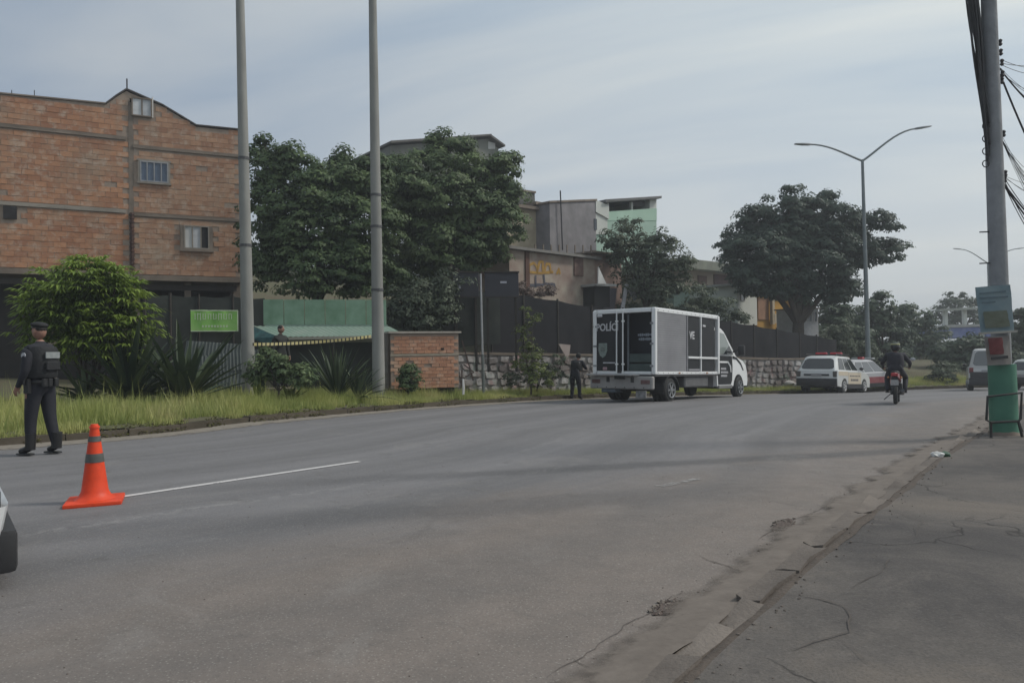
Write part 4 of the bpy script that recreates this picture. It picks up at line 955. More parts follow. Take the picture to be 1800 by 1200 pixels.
# ---- stone retaining wall with net fence along the bank
WA, WB = Vector((at(838, 600, 26.5).x, 26.5)), Vector((at(1408, 600, 36.7).x, 36.7)); WD = (WB - WA).normalized(); WL = (WB - WA).length + 4.0; WN = Vector((-WD.y, WD.x))
tW = thing('stone_retaining_wall', 'rough stone retaining wall behind the police truck with faded paint', 'wall', (WA.x, WA.y, 0), math.atan2(WD.y, WD.x))
def wz(a): p = WA + WD * a; return base(p.x, p.y) + .22
gS = NG('wall_stone'); ta = gS.attr('tint').outputs['Fac']; nb = gS.noise(.8, 4, .6); nb2 = gS.noise(1.7, 5, .65)
cS = gS.mix(ta, (.27, .235, .22), (.15, .13, .125)); cS = gS.mix(gS.rng(nb, .46, .58, 0, .85), cS, (.50, .49, .48)); cS = gS.mix(gS.rng(nb2, .58, .66, 0, .65), cS, (.50, .29, .28)); cS = gS.mix(gS.rng(gS.noise(1.1, 3), .60, .66, 0, .5), cS, (.22, .32, .26))
cS = gS.mix(gS.rng(gS.noise(8, 4), .4, .7, 0, .4), cS, (.14, .12, .11)); gS.l(cS, gS.b.inputs['Base Color']); gS.b.inputs['Roughness'].default_value = .95; gS.bump(gS.noise(14, 5), .7, .03)
def stone_var(w, h):
    out_ = []
    for i in range(8):
        b = MB(); n = rnd.randint(6, 8); ring0, ring1 = [], []
        for k in range(n):
            an = 2 * math.pi * (k + rnd.uniform(-.25, .25)) / n; ex = .5; cx, cz = math.copysign(abs(math.cos(an)) ** ex, math.cos(an)), math.copysign(abs(math.sin(an)) ** ex, math.sin(an))
            jx, jz = rnd.uniform(.82, 1.08), rnd.uniform(.80, 1.10); ring0.append((cx * w / 2 * jx, .05, cz * h / 2 * jz)); ring1.append((cx * w / 2 * .82 * jx, -.05 - rnd.uniform(0, .03), cz * h / 2 * .82 * jz))
        b.loft([ring0, ring1]); me_ = b.mesh('stone', gS.m, smooth=True, ang=70); set_tint(me_, rnd.random()); out_.append(me_)
    return out_
SV = stone_var(.40, .27); HW = 1.42
P = []; b = MB(); a = -1.9
pts = []
for i in range(int(WL / 1.0) + 3): pts.append((a + i, wz(a + i)))
for (a0, z0), (a1, z1) in zip(pts, pts[1:]): b.prism([(a0, .03, z0 - .6), (a1, .03, z1 - .6), (a1, .03, z1 + HW), (a0, .03, z0 + HW)], (0, .38, 0))
b.build('core', gS.m, tW)
st = []
for r_ in range(5):
    a = -1.8 + (r_ % 2) * .2
    while a < WL: w_ = rnd.uniform(.30, .58); st.append((a + w_ / 2, r_, w_)); a += w_ + .02
st.sort(key=lambda q: (q[0] > 5.5 and q[0] < 12.5, q[0]))
for k, (a, r_, w_) in enumerate(st[:300]):
    o = link('stone', SV[rnd.randrange(8)], tW); o.location = (a, .0 + rnd.uniform(-.02, .02), wz(a) + .12 + r_ * .285 + rnd.uniform(-.02, .02) + .04 * math.sin(a * 1.7 + r_)); o.scale = (w_ / .40, 1, rnd.uniform(.95, 1.1)); o.rotation_euler = (0, rnd.uniform(-.1, .1), 0)
print('stones', len(st))
for i in range(int(WL) // 2 + 2):
    a0, a1 = -1.9 + i * 2, min(.1 + i * 2, WL); b = MB(); b.prism([(a0, -.06, wz(a0) + HW), (a1 - .02, -.06, wz(a1) + HW), (a1 - .02, -.06, wz(a1) + HW + .09), (a0, -.06, wz(a0) + HW + .09)], (0, .5, 0)); b.build('coping_slab', CONCD, tW, jit=.01)
# graffiti strokes on the wall left part
GRM = pm('graffiti_white', (.42, .42, .43), (.28, .27, .28), 7, .9); GRD = pm('graffiti_dark', (.05, .06, .09), (.10, .09, .10), 7, .9); GRR = pm('graffiti_red', (.26, .12, .12), (.34, .24, .22), 7, .9)
def stroke(t, pts, w, m, name='graffiti_stroke', y=-.095):
    b = MB(); P = [Vector((p[0], y, p[1])) for p in pts]; rows = []
    Q = []
    for k in range(len(P) - 1):
        for j in range(6): Q.append(P[k].lerp(P[k + 1], j / 6))
    Q.append(P[-1])
    for i, p in enumerate(Q):
        tt = (Q[min(i + 1, len(Q) - 1)] - Q[max(i - 1, 0)]).normalized(); nn = Vector((-tt.z, 0, tt.x)); ww = w * (.7 + .5 * abs(mnoise.noise(p * 3))); rows.append([p - nn * ww / 2, p + nn * ww / 2])
    b.grid(rows); return b.build(name, m, t)
FENTOP = lambda x: 0
def wall_px(px): # along-wall coordinate of an image column
    r_ = ray(px, 600); k = (WA.x * r_.y - WA.y * r_.x) / (-(WD.x * r_.y - WD.y * r_.x)); return k
def top_of_fence(px): return float(np.interp(px, [800, 925, 1045, 1200, 1290, 1430, 1490], [518, 518, 538, 552, 565, 588, 600]))
segs = []
for px0, px1 in ((868, 925), (925, 985), (985, 1045), (1045, 1100), (1100, 1150), (1150, 1200), (1200, 1250), (1250, 1290), (1290, 1330), (1330, 1370), (1370, 1410), (1410, 1440), (1440, 1475)):
    k0, k1 = wall_px(px0), wall_px(px1); A_, B_ = WA + WD * k0 + WN * .15, WA + WD * k1 + WN * .15
    segs.append(((A_.x, A_.y), (B_.x, B_.y), wz(k0) + HW - .25, at(px0, top_of_fence(px0), A_.y).z, wz(k1) + HW - .25, at(px1, top_of_fence(px1), B_.y).z))
screen_fence('net_fence', 'long black shade-net fence on top of the stone retaining wall', segs, TARP, POSTD)

# ---- dark sign panels beside the thin pole
for k, (p0, p1, lab) in enumerate(((797, 842, 'dark blue panel left of the thin metal post'), (852, 912, 'dark blue panel with a small white mark, right of the thin post'))):
    Fp = Facade(p0, 25.4, p1, 25.6); tP = Fp.thing('dark_panel', lab, 'sign panel'); (xa, za), (xb, zb_) = Fp.loc(p0, 479), Fp.loc(p1, 521)
    b = MB(); b.box(((xa + xb) / 2, .03, (za + zb_) / 2), (xb - xa, .06, za - zb_)); b.build('board', pm('navy_board', (.022, .022, .030), (.030, .030, .040), 3, .6), tP, bevel=.01)
    b = MB(); b.box(((xa + xb) / 2, .0, zb_ - .02), (xb - xa + .04, .1, .05)); b.box(((xa + xb) / 2, .0, za + .02), (xb - xa + .04, .1, .05)); b.build('frame', POSTD, tP)
    for xx in (xa + .1, xb - .1): b = MB(); b.bar((xx, .1, zb_ - 2.6), (xx, .1, za), .07); b.build('leg', POSTD, tP)
    (xm, zm) = Fp.loc(885 if k else 808, 496 if k else 504); b = MB(); b.box((xm, -.006, zm), (.22 if k else .07, .01, .07 if k else .12)); b.build('white_mark', pm('mark_white', (.5, .5, .55)), tP)

# ---- hillside houses
def house(name, label, F_, top, bot, D, m, roof=None, wins=(), roofm=None, over=.25, cat='house', slab=.16, openings=DARK):
    """F_: Facade; top/bot: list of two image rows (left,right)"""
    t = F_.thing(name, label, cat); (xa, za), (xb, zb_) = F_.loc(top[0][0], top[0][1]), F_.loc(top[1][0], top[1][1]); g0 = F_.loc(bot[0][0], bot[0][1])[1]
    z = (za + zb_) / 2 if roof != 'slope' else None
    if roof == 'slope': pts = [(xa, 0, g0), (xb, 0, g0), (xb, 0, zb_), (xa, 0, za)]
    else: pts = [(xa, 0, g0), (xb, 0, g0), (xb, 0, z), (xa, 0, z)]
    b = MB(); b.prism(pts, (0, D, 0)); b.build('wall', m, t)
    b = MB(); h1, h2 = (za, zb_) if roof == 'slope' else (z, z); b.prism([(xa - over, -over, h1 + .005), (xb + over, -over, h2 + .005), (xb + over, -over, h2 + slab), (xa - over, -over, h1 + slab)], (0, D + 2 * over, 0)); b.build('roof', roofm or CONCD, t)
    for w_ in wins:
        (x0, z1), (x1, z0) = F_.loc(w_[0], w_[1]), F_.loc(w_[2], w_[3]); st_ = w_[4] if len(w_) > 4 else 'win'
        if st_ == 'door':
            q = MB(); q.box(((x0 + x1) / 2, -.02, (z0 + z1) / 2), (x1 - x0, .08, z1 - z0)); q.build('door', w_[5], t)
        else: window(t, x0, z0, x1, z1, -.012, panes=w_[5] if len(w_) > 5 else 2, fm=pm('pale_frame', (.45, .45, .44)), gm=w_[6] if len(w_) > 6 else GLB)
    return t
PLB = pm('beige_render', (.44, .385, .28), (.25, .215, .16), 1.6, .9, bump=.3, detail=7)
PLG = pm('grey_render', (.25, .235, .245), (.15, .145, .15), 1.6, .9, bump=.3, detail=7)
PLD = pm('dark_render', (.135, .14, .125), (.10, .10, .095), 1, .9)
PMINT = pm('mint_render', (.40, .55, .46), (.33, .46, .385), .9, .85)
PWH = pm('white_render', (.62, .64, .60), (.52, .54, .50), .8, .85, detail=6)
PPNK = pm('pinkish_plaster', (.33, .22, .19), (.27, .20, .165), 1.1, .9, detail=6)
FG = Facade(895, 30.5, 1045, 34.5)
tG = house('painted_wall_house', 'low house with yellow graffiti on its worn wall and pale roof edge', FG, ((895, 447), (1045, 449)), ((895, 535), 0), 5, pm('worn_plaster', (.40, .36, .29), (.24, .165, .14), 1.4, .9, detail=8), None, [(1008, 452, 1024, 486, 'door', pm('brown_stain', (.10, .055, .045), (.17, .11, .09), 5)), (922, 440, 930, 520, 'door', pm('rust_post', (.10, .045, .03)))], roofm=pm('roof_grey', (.21, .20, .185)), slab=.12)
(ga, gb) = FG.loc(930, 470), FG.loc(965, 500)
YG = pm('graffiti_yellow', (.42, .26, .05), (.28, .15, .04), 5, .9)
ux_, uz_ = (gb[0] - ga[0]), (ga[1] - gb[1])
def gpt(px, py): return FG.loc(px, py)
for pts in (((930, 480), (930, 466), (938, 462), (944, 470), (944, 480)), ((944, 476), (948, 460), (954, 460), (954, 478)), ((956, 478), (960, 464), (966, 464), (968, 480)), ((928, 478), (950, 480), (972, 478)), ((978, 482), (982, 472), (984, 482))): stroke(tG, [gpt(*p) for p in pts], .15, YG, y=-.02)
for pts in (((928, 484), (928, 503)), ((941, 484), (941, 505)), ((926, 502), (956, 500)), ((955, 482), (957, 498), (974, 500), (974, 512))): stroke(tG, [gpt(*p) for p in pts], .13, GRD, y=-.025)
for k in range(8):
    xx, zz = gpt(935 + k * 14, 446); b = MB(); b.box((xx, -.2, zz + .2), (.05, .05, .35)); b.build('baluster', CONCD, tG)
house('side_room', 'pinkish unpainted room between graffiti house and mid-size tree', Facade(1042, 34.6, 1092, 36), ((1042, 447), (1092, 450)), ((1042, 550), 0), 4, PPNK, None, (), slab=.1)
# row above
house('beige_house', 'beige rendered house with dark block on its roof, right of the tall tree', Facade(890, 36, 942, 37.2), ((890, 366), (942, 368)), ((890, 450), 0), 6, PLB, None, ())
house('roof_block', 'dark unpainted room on top of the beige house', Facade(892, 37, 940, 38), ((892, 336), (940, 337)), ((892, 368), 0), 4, PLD, None, (), slab=.1, over=.05)
house('brown_annex', 'narrow brownish annex between the beige and grey houses', Facade(942, 37.2, 968, 38), ((942, 364), (968, 364)), ((942, 450), 0), 5, pm('tan_render', (.30, .235, .155), (.22, .17, .125), 1), None, [(950, 385, 960, 405)])
t = house('grey_house', 'plain grey windowless house wall with a thin antenna', Facade(966, 36.5, 1047, 39.0), ((966, 357), (1047, 353)), ((966, 452), 0), 6, PLG, 'slope', (), slab=.1, over=.06)
b = MB(); F_ = Facade(966, 36.5, 1047, 39.0); (xa, za), (xb, zb_) = F_.loc(985, 440), F_.loc(981, 336); b.tube([(xa, -.15, za), (xb, -.15, zb_)], .035, 6); b.build('antenna_pole', pm('rod', (.04, .04, .045)), t)
# green and white house with terrace
FW = Facade(1048, 39.2, 1154, 42.4); tM = FW.thing('green_white_house', 'mint and white house with open roof terrace at the hilltop', 'house')
def fq(F_, pts, y0, D, name, m, t): b = MB(); b.prism([(F_.loc(*p)[0], y0, F_.loc(*p)[1]) for p in pts], (0, D, 0)); return b.build(name, m, t)
fq(FW, [(1048, 470), (1154, 470), (1154, 388), (1048, 388)], .0, 6, 'wall', PMINT, tM)
fq(FW, [(1035, 412), (1066, 412), (1066, 372), (1035, 378)], -.08, .5, 'bay_wall', PWH, tM)
b = MB(); (xa, za), (xb, zb_) = FW.loc(1041, 385), FW.loc(1046, 405); b.box(((xa + xb) / 2, -.12, (za + zb_) / 2), (abs(xb - xa), .05, abs(za - zb_))); b.build('window', GLB, tM)
fq(FW, [(1066, 388), (1154, 388), (1154, 366), (1066, 372)], -.02, .2, 'parapet', pm('pale_mint', (.42, .60, .48), (.36, .53, .42), 1), tM)
fq(FW, [(1044, 373), (1067, 386), (1067, 362), (1044, 352)], -.15, .18, 'side_parapet', PWH, tM)
fq(FW, [(1142, 388), (1154, 388), (1154, 346), (1142, 346)], .0, 4, 'end_wall', PWH, tM)
fq(FW, [(1058, 352), (1156, 346), (1156, 350), (1058, 357)], -.3, 6, 'terrace_roof', pm('dark_tin', (.10, .10, .10), (.16, .16, .16), 2), tM)
fq(FW, [(1060, 388), (1142, 388), (1142, 352), (1060, 356)], 3.5, .2, 'back_wall', pm('shaded_render', (.34, .36, .34), (.28, .30, .28), 1), tM)
for px in (1070, 1112): (xa, za), (_, zb_) = FW.loc(px, 355), FW.loc(px, 372); b = MB(); b.box((xa, .1, (za + zb_) / 2), (.12, .12, za - zb_)); b.build('post', PWH, tM)
fq(FW, [(1112, 362), (1140, 360), (1140, 353), (1112, 354)], .3, .05, 'shade_cloth', pm('grey_cloth', (.12, .12, .12)), tM)
# gabled house behind the tall tree
FH = Facade(684, 44, 880, 49); tH = FH.thing('gabled_house', 'grey house with shallow gable roof rising behind the tallest tree', 'house')
fq(FH, [(686, 330), (876, 330), (876, 262), (858, 244), (686, 256)], 0, 7, 'wall', pm('greygreen_render', (.20, .21, .18), (.15, .155, .14), 1), tH)
fq(FH, [(682, 254), (858, 241), (858, 238), (682, 250)], -.4, 7.8, 'roof', pm('dark_tile', (.13, .12, .11), (.08, .075, .07), 4), tH)
fq(FH, [(856, 238), (882, 257), (882, 260), (856, 242)], -.4, 7.8, 'roof_slope', pm('dark_tile', (.13, .12, .11)), tH)
fq(FH, [(858, 262), (870, 262), (870, 252), (858, 249)], -.03, .1, 'window', WHITE, tH)
# small structures before the mid tree: shed roof, white tarp, dark car port
F_ = Facade(1045, 33.4, 1095, 34.7); tC = F_.thing('lean_to', 'dark lean-to shelter with white tarpaulin edge beside graffiti house', 'shelter')
fq(F_, [(1045, 540), (1072, 540), (1072, 503), (1045, 503)], 0, 2, 'opening', DARK, tC); fq(F_, [(1040, 503), (1075, 504), (1075, 500), (1040, 499)], -.3, 2.4, 'roof', pm('pale_tin', (.42, .42, .41)), tC)
fq(F_, [(1041, 500), (1056, 500), (1042, 470)], -.35, .05, 'white_tarpaulin', WHITE, tC); fq(F_, [(1062, 500), (1100, 505), (1092, 484), (1058, 480)], 1, 1.5, 'grey_sheet', pm('grey_sheet', (.23, .22, .25), (.16, .155, .17), 3), tC); fq(F_, [(1072, 545), (1092, 545), (1096, 505), (1072, 505)], .4, 1.5, 'side_wall', pm('mauve_wall', (.17, .155, .18)), tC)
fq(F_, [(1080, 545), (1086, 545), (1092, 508), (1104, 530), (1110, 524), (1098, 500), (1088, 500)], -.4, .05, 'sagging_tarpaulin', pm('tarp_grey', (.42, .42, .44), (.3, .3, .32), 4), tC)
# houses at middle right
house('beige_cottage', 'beige cottage with brown door and long grey-green roof, left of the wide tree', Facade(1198, 44, 1300, 48), ((1198, 476), (1300, 480)), ((1198, 560), 0), 5, pm('cottage_beige', (.33, .28, .22), (.26, .22, .18), .9), None, [(1226, 484, 1242, 530, 'door', pm('brown_door', (.14, .09, .08))), (1254, 482, 1296, 540, 'door', pm('red_brown_wall', (.13, .075, .07), (.09, .06, .06), 2))], roofm=pm('greengrey_tile', (.25, .27, .22), (.19, .20, .17), 2), slab=.55, over=.6)
house('mint_shed', 'low mint-coloured wall at the foot of the beige cottage', Facade(1184, 41, 1212, 41.5), ((1184, 508), (1212, 508)), ((1184, 560), 0), 3, pm('mint_dull', (.22, .30, .25)), None, (), slab=.08, over=.05)
house('small_white_house', 'tiny white house with one dark window above the truck cab', Facade(1296, 42, 1330, 44.2), ((1296, 503), (1330, 506)), ((1296, 570), 0), 4, PWH, None, [(1301, 510, 1309, 529, 'win', 1)], slab=.12, over=.3, roofm=pm('pale_tin', (.42, .42, .41)))
tY = house('yellow_house', 'ochre and orange house front with pale pillars, behind the forked trunk', Facade(1330, 44.4, 1392, 46.6), ((1330, 514), (1392, 516)), ((1330, 590), 0), 4, pm('ochre_render', (.58, .33, .06), (.46, .25, .045), .8), None, [(1331, 524, 1350, 562, 'door', pm('orange_brick_wall', (.45, .25, .15), (.34, .19, .12), 4))], slab=.14, over=.3, roofm=pm('blue_tin', (.30, .34, .38)))
F_ = Facade(1330, 44.4, 1392, 46.6)
for px in (1352, 1388): (xa, za), (_, zb_) = F_.loc(px, 518), F_.loc(px, 570); b = MB(); b.box((xa, -.2, (za + zb_) / 2), (.22, .2, za - zb_)); b.build('pillar', pm('cream_pillar', (.62, .52, .38)), tY)
(xa, za), (xb, zb_) = F_.loc(1352, 552), F_.loc(1364, 568); b = MB(); b.box(((xa + xb) / 2, -.25, (za + zb_) / 2), (xb - xa, .1, za - zb_)); b.build('low_wall', pm('cream_pillar', (.62, .52, .38)), tY)
tq = house('white_booth', 'small white booth with framed window right of the forked trunk', Facade(1412, 41.5, 1438, 42), ((1412, 543), (1438, 543)), ((1412, 600), 0), 2, pm('booth_white', (.42, .42, .43)), None, [(1415, 548, 1427, 566, 'win', 1), (1429, 547, 1436, 566, 'win', 1)], slab=.08, over=.1)
# pale rubble / white patches on bank near lamp post
# roadside structure far right: blue fascia and raised pale beam
F_ = Facade(1655, 66, 1745, 66.5); tU = F_.thing('blue_canopy', 'distant blue and white canopy left of the utility pole', 'canopy')
fq(F_, [(1658, 594), (1750, 594), (1750, 574), (1662, 576)], 0, 4, 'fascia', pm('blue_fascia', (.08, .12, .34), (.22, .25, .42), 1.3), tU)
fq(F_, [(1656, 576), (1750, 573), (1750, 569), (1660, 571)], -.1, 4.2, 'roof_edge', pm('pale_tin', (.42, .42, .41)), tU)
for px in (1668, 1702, 1738): (xa, za), (_, zb_) = F_.loc(px, 544), F_.loc(px, 572); b = MB(); b.box((xa, .5, (za + zb_) / 2), (.3, .3, za - zb_)); b.build('upper_post', PWH, tU)
fq(F_, [(1652, 547), (1745, 542), (1745, 538), (1652, 543)], 0, .6, 'beam', pm('pale_beam', (.40, .42, .38)), tU)
for px in (1670, 1730): (xa, za) = F_.loc(px, 594); b = MB(); b.box((xa, 2, (za - 1.5) / 2), (.3, .3, za + 1.5)); b.build('column', PWH, tU)
# ================================================================== POLES AND STREET FURNITURE
PCON = pm('pole_concrete', (.29, .29, .27), (.22, .22, .205), 3, .85, bump=.2, detail=7, aniso=(1, 1, .35))
def tall_pole(label, top, bot, Y, r0, r1, ztop, bands=(), flat=True):
    c = gp(bot[0], Y); t0 = at(top[0], top[1], Y); k = (ztop - c.z) / (t0.z - c.z); tp = c.lerp(Vector((t0.x, Y, t0.z)), k) - c
    t = thing('tall_pole', label, 'pole', c, 0, 'tall bare poles on the verge'); b = MB(); n = 12
    b.tube([(0, 0, -.3), tp * .33, tp * .66, tp], [r0, r0 * .67 + r1 * .33, r0 * .33 + r1 * .67, r1], n); b.build('shaft', PCON, t, smooth=True)
    for z in bands:
        q = tp * ((z - c.z) / tp.z); rr = r0 + (r1 - r0) * (z - c.z) / tp.z; b = MB(); b.tube([q, q + Vector((0, 0, .07))], rr + .012, n); b.build('steel_band', pm('band_dark', (.08, .08, .085), rough=.5), t)
    return t
tall_pole('left one of two tall bare poles, in front of the tarpaulin fence', (422, 0), (437, 690), 19.5, .175, .10, 12.5, [4.2, 6.5])
tall_pole('right one of two tall bare poles, beside the orange brick shed', (655, 0), (665, 690), 21, .185, .105, 12.8, [5.8, 4.9, 3.1])
c = gp(849, 24.2); t = thing('sign_post', 'thin bare metal post between the two dark panels', 'post', c); zt = at(847, 481, 24.2).z - c.z
b = MB(); b.tube([(0, 0, -.2), (-.02, 0, zt * .35)], .048, 8); b.build('lower_tube', pm('post_dull', (.14, .16, .155), rough=.6), t, smooth=True); b = MB(); b.tube([(-.02, 0, zt * .35), (-.05, 0, zt)], .034, 8); b.build('upper_tube', pm('post_light', (.36, .37, .38), rough=.5), t, smooth=True)
LAMPM = pm('lamp_grey', (.20, .23, .24), (.15, .175, .18), 2, .5, .3)
def street_lamp(name, label, base_pt, J, L_, R_, r, Y, lampL=.75, stub=.35):
    t = thing(name, label, 'street lamp', base_pt, 0, 'double-armed street lamps'); j = J - base_pt
    b = MB(); b.tube([(0, 0, -.2), j * .5, j + Vector((0, 0, stub * .2))], [r, r * .75, r * .5], 10); b.build('pole', LAMPM, t, smooth=True)
    for e, side in ((L_, -1), (R_, 1)):
        e = e - base_pt; d = (e - j); c1 = j + Vector((d.x * .30, d.y * .3, d.z * .30 + abs(d.x) * .02)); c2 = j + Vector((d.x * .62, d.y * .62, d.z * .9 + abs(d.x) * .035))
        b = MB(); pts = []
        for i in range(11):
            q = i / 10; pts.append(j * (1 - q) ** 3 + c1 * 3 * q * (1 - q) ** 2 + c2 * 3 * q * q * (1 - q) + e * q ** 3)
        b.tube(pts, [r * .42 - r * .014 * i for i in range(11)], 8); b.build('arm', LAMPM, t, smooth=True)
        dr = (pts[-1] - pts[-2]).normalized(); q0 = e - dr * .1; q1 = e + dr * lampL; b = MB(); sd_ = dr.cross(Vector((0, 0, 1))).normalized(); up = sd_.cross(dr)
        rings = []
        for q, w, h in ((0, .06, .05), (.12, .11, .06), (.5, .15, .055), (.95, .11, .03), (1, .05, .02)):
            p = q0.lerp(q1, q); rings.append([p + sd_ * w * a_ + up * h * b_ for a_, b_ in ((-1, -.6), (-.8, .6), (0, 1), (.8, .6), (1, -.6), (0, -.8))])
        b.loft(rings); b.build('lamp_head', pm('lamp_head_grey', (.16, .18, .19), rough=.45), t, smooth=True)
    return t
Yl = 38.0; bp = at(1526, 600, Yl); bp.z = ground_z(bp.x, bp.y)
street_lamp('street_lamp', 'double-armed street lamp rising beside the wide dark tree', bp, at(1516, 283, Yl), at(1422, 254, Yl), at(1612, 226, Yl), .14, Yl)
Yl = 78.0; bp = at(1742, 600, Yl); bp.z = ground_z(bp.x, bp.y)
street_lamp('street_lamp', 'distant double-armed street lamp showing on both sides of the utility pole', bp, at(1736, 462, Yl), at(1688, 438, Yl), at(1790, 437, Yl), .14, Yl)
# utility pole
UY = 10.8
def UP(px, py, dy=0): return at(px, py, UY + dy)
ub = UP(1762, 600); ub.z = footz(ub.x, ub.y) - .05
tU_ = thing('utility_pole', 'grey concrete utility pole with green painted base and pasted posters', 'utility pole', ub)
ut = UP(1738, 0) - ub; ut = ut * (8.6 / ut.z)
b = MB(); b.tube([(0, 0, -.3), ut * .33, ut * .66, ut], [.135, .122, .106, .09], 16); b.build('shaft', pm('utility_concrete', (.31, .32, .335), (.21, .22, .23), 4, .9, bump=.5, detail=7), tU_, smooth=True)
gz_ = UP(1760, 640).z - ub.z; b = MB()
b.tube([(0, 0, 0), (ut * (gz_ / ut.z))], [.185, .178], 18); b.build('painted_base', pm('green_pole_paint', (.075, .22, .145), (.05, .16, .11), 3, .6, bump=.2, detail=6), tU_, smooth=True)
b = MB(); b.tube([(0, 0, -.1), (0, 0, .10)], [.26, .19], 14); b.build('foot_piece', CONCD, tU_, smooth=True, jit=.01)
PO1 = pm('poster_blue', (.38, .46, .48), (.22, .31, .36), 3.5, .8, detail=6)
def quadpt(px, py, dy): return UP(px, py, dy) - ub
def poster(t, corners, dy, m, name, bow=.05, th=.012):
    (a, b_, c_, d_) = [quadpt(*p, dy) for p in corners]; q = MB(); rows = []
    for i in range(9):
        u = i / 8; tp, bt = a.lerp(b_, u), d_.lerp(c_, u); bw = Vector((0, -bow * (1 - (2 * u - 1) ** 2), 0)); rows.append([tp.lerp(bt, j / 6) + bw + Vector((0, .006 * math.sin(j * 2 + i), 0)) for j in range(7)])
    q.grid(rows); 
    rr = bmesh.ops.solidify(q.bm, geom=q.bm.faces[:], thickness=th); return q.build(name, m, t, smooth=True, ang=50)
tP1 = thing('poster_board', 'faded blue-green poster tied round the utility pole at head height', 'poster', ub)
poster(tP1, [(1714, 505), (1776, 500), (1783, 583), (1724, 588)], -.20, PO1, 'sheet', .02)
poster(tP1, [(1728, 548), (1770, 545), (1776, 574), (1732, 577)], -.24, pm('poster_olive', (.22, .24, .17), (.30, .33, .27), 7, .8), 'printed_panel', .01, .004)
b = MB(); a_, c_ = quadpt(1722, 586, -.2), quadpt(1787, 582, -.2); b.bar(a_, c_, .05, .03); b.build('bottom_strip', pm('strip_pale', (.40, .38, .34)), tP1)
for k, (p, q) in enumerate((((1722, 516), (1768, 512)), ((1722, 524), (1772, 521)), ((1726, 532), (1750, 530)))):
    b = MB(); a_, c_ = quadpt(*p, -.235), quadpt(*q, -.235); b.bar(a_, c_, .004, .02); b.build('printed_line', pm('poster_print', (.12, .17, .20)), tP1)
tP2 = thing('poster_box', 'whitish notice with red print wrapped round the pole below the blue poster', 'poster', ub)
poster(tP2, [(1730, 592), (1774, 590), (1778, 640), (1736, 642)], -.19, pm('poster_white', (.40, .38, .36), (.30, .28, .27), 4, .8), 'sheet', .05)
poster(tP2, [(1737, 594), (1762, 593), (1765, 622), (1740, 623)], -.245, pm('poster_red', (.34, .11, .11), (.24, .09, .09), 5, .8), 'red_print', .01, .004)
b = MB(); a_, c_ = quadpt(1742, 630, -.25), quadpt(1772, 627, -.25); b.bar(a_, c_, .004, .04); b.build('printed_line', pm('print_dark', (.06, .06, .06)), tP2)
# hanging cable bundle and loose service wires
CB = pm('black_cable', (.022, .022, .025), (.035, .035, .04), 5, .6)
tCb = thing('cable_bundle', 'thick ragged bundle of black cables hanging down the left of the utility pole', 'cables', ub)
for k in range(26):
    e0 = quadpt(1735 + rnd.uniform(-3, 4), rnd.uniform(215, 300), rnd.uniform(-.12, .05)); e1 = quadpt(1706 + rnd.uniform(-9, 12), -20, rnd.uniform(-.2, .1)); e1 = e1 + (e1 - e0) * .35
    mid = e0.lerp(e1, .45) + Vector((rnd.uniform(-.02, .10) , rnd.uniform(-.05, .05), 0)); b = MB(); pts = [e0 * (1 - q) ** 2 + mid * 2 * q * (1 - q) + e1 * q * q + Vector((.014 * math.sin(9 * q + k), 0, 0)) for q in [i / 14 for i in range(15)]]
    b.tube(pts, rnd.choice([.007, .009, .012, .016]), 5); b.build('cable', CB, tCb)
for k in range(4):
    cc = quadpt(1733, 222 + k * 22, -.10); b = MB(); b.tube([cc + Vector((.05 * math.cos(a), 0, .05 * math.sin(a))) for a in [i * .7 for i in range(10)]], .008, 5); b.build('cable_loop', CB, tCb)
tCw = thing('service_wires', 'loose service wires sagging away to the right from the utility pole', 'wires', ub)
for (p0, p1, sag, r_, n) in (((1758, 130), (1830, 290), .25, .014, 1), ((1757, 120), (1830, 190), .10, .011, 1), ((1762, 320), (1830, 415), .12, .012, 2), ((1760, 310), (1830, 400), .2, .006, 3), ((1758, 110), (1830, 100), .10, .004, 3), ((1759, 125), (1830, 150), .2, .003, 4), ((1762, 250), (1830, 300), .25, .003, 6), ((1762, 245), (1830, 370), .12, .003, 5), ((1762, 312), (1830, 320), .15, .003, 3)):
    for j in range(n):
        a_ = quadpt(p0[0], p0[1] + rnd.uniform(-6, 6) * (n > 1), 0); c_ = quadpt(p1[0] + 60, p1[1] + (p1[1] - p0[1]) * .7 + rnd.uniform(-40, 40) * (n > 1), .5); b = MB(); sg = sag * rnd.uniform(.6, 1.4)
        b.tube([a_.lerp(c_, q) + Vector((0, 0, -sg * 4 * q * (1 - q))) for q in [i / 12 for i in range(13)]], r_, 5); b.build('wire', CB, tCw)
tIn = thing('pole_brackets', 'small dark insulators and clamps fixed to the utility pole', 'brackets', ub)
for px, py in ((1756, 75), (1757, 92), (1759, 110), (1760, 130), (1759, 142), (1762, 235), (1765, 305), (1764, 315)):
    c_ = quadpt(px, py, 0); b = MB(); b.lathe([(.012, -.05), (.03, -.03), (.018, 0), (.03, .03), (.012, .05)], c_ + Vector((.02, 0, 0)), 8); b.build('insulator', CB, tIn, smooth=True)
for py in (408, 463):
    c_ = quadpt(1722, py, 0); c2 = quadpt(1745, py - 1, 0); b = MB(); b.tube([c_, c2], .010, 6); b.build('step_bolt', CB, tIn)
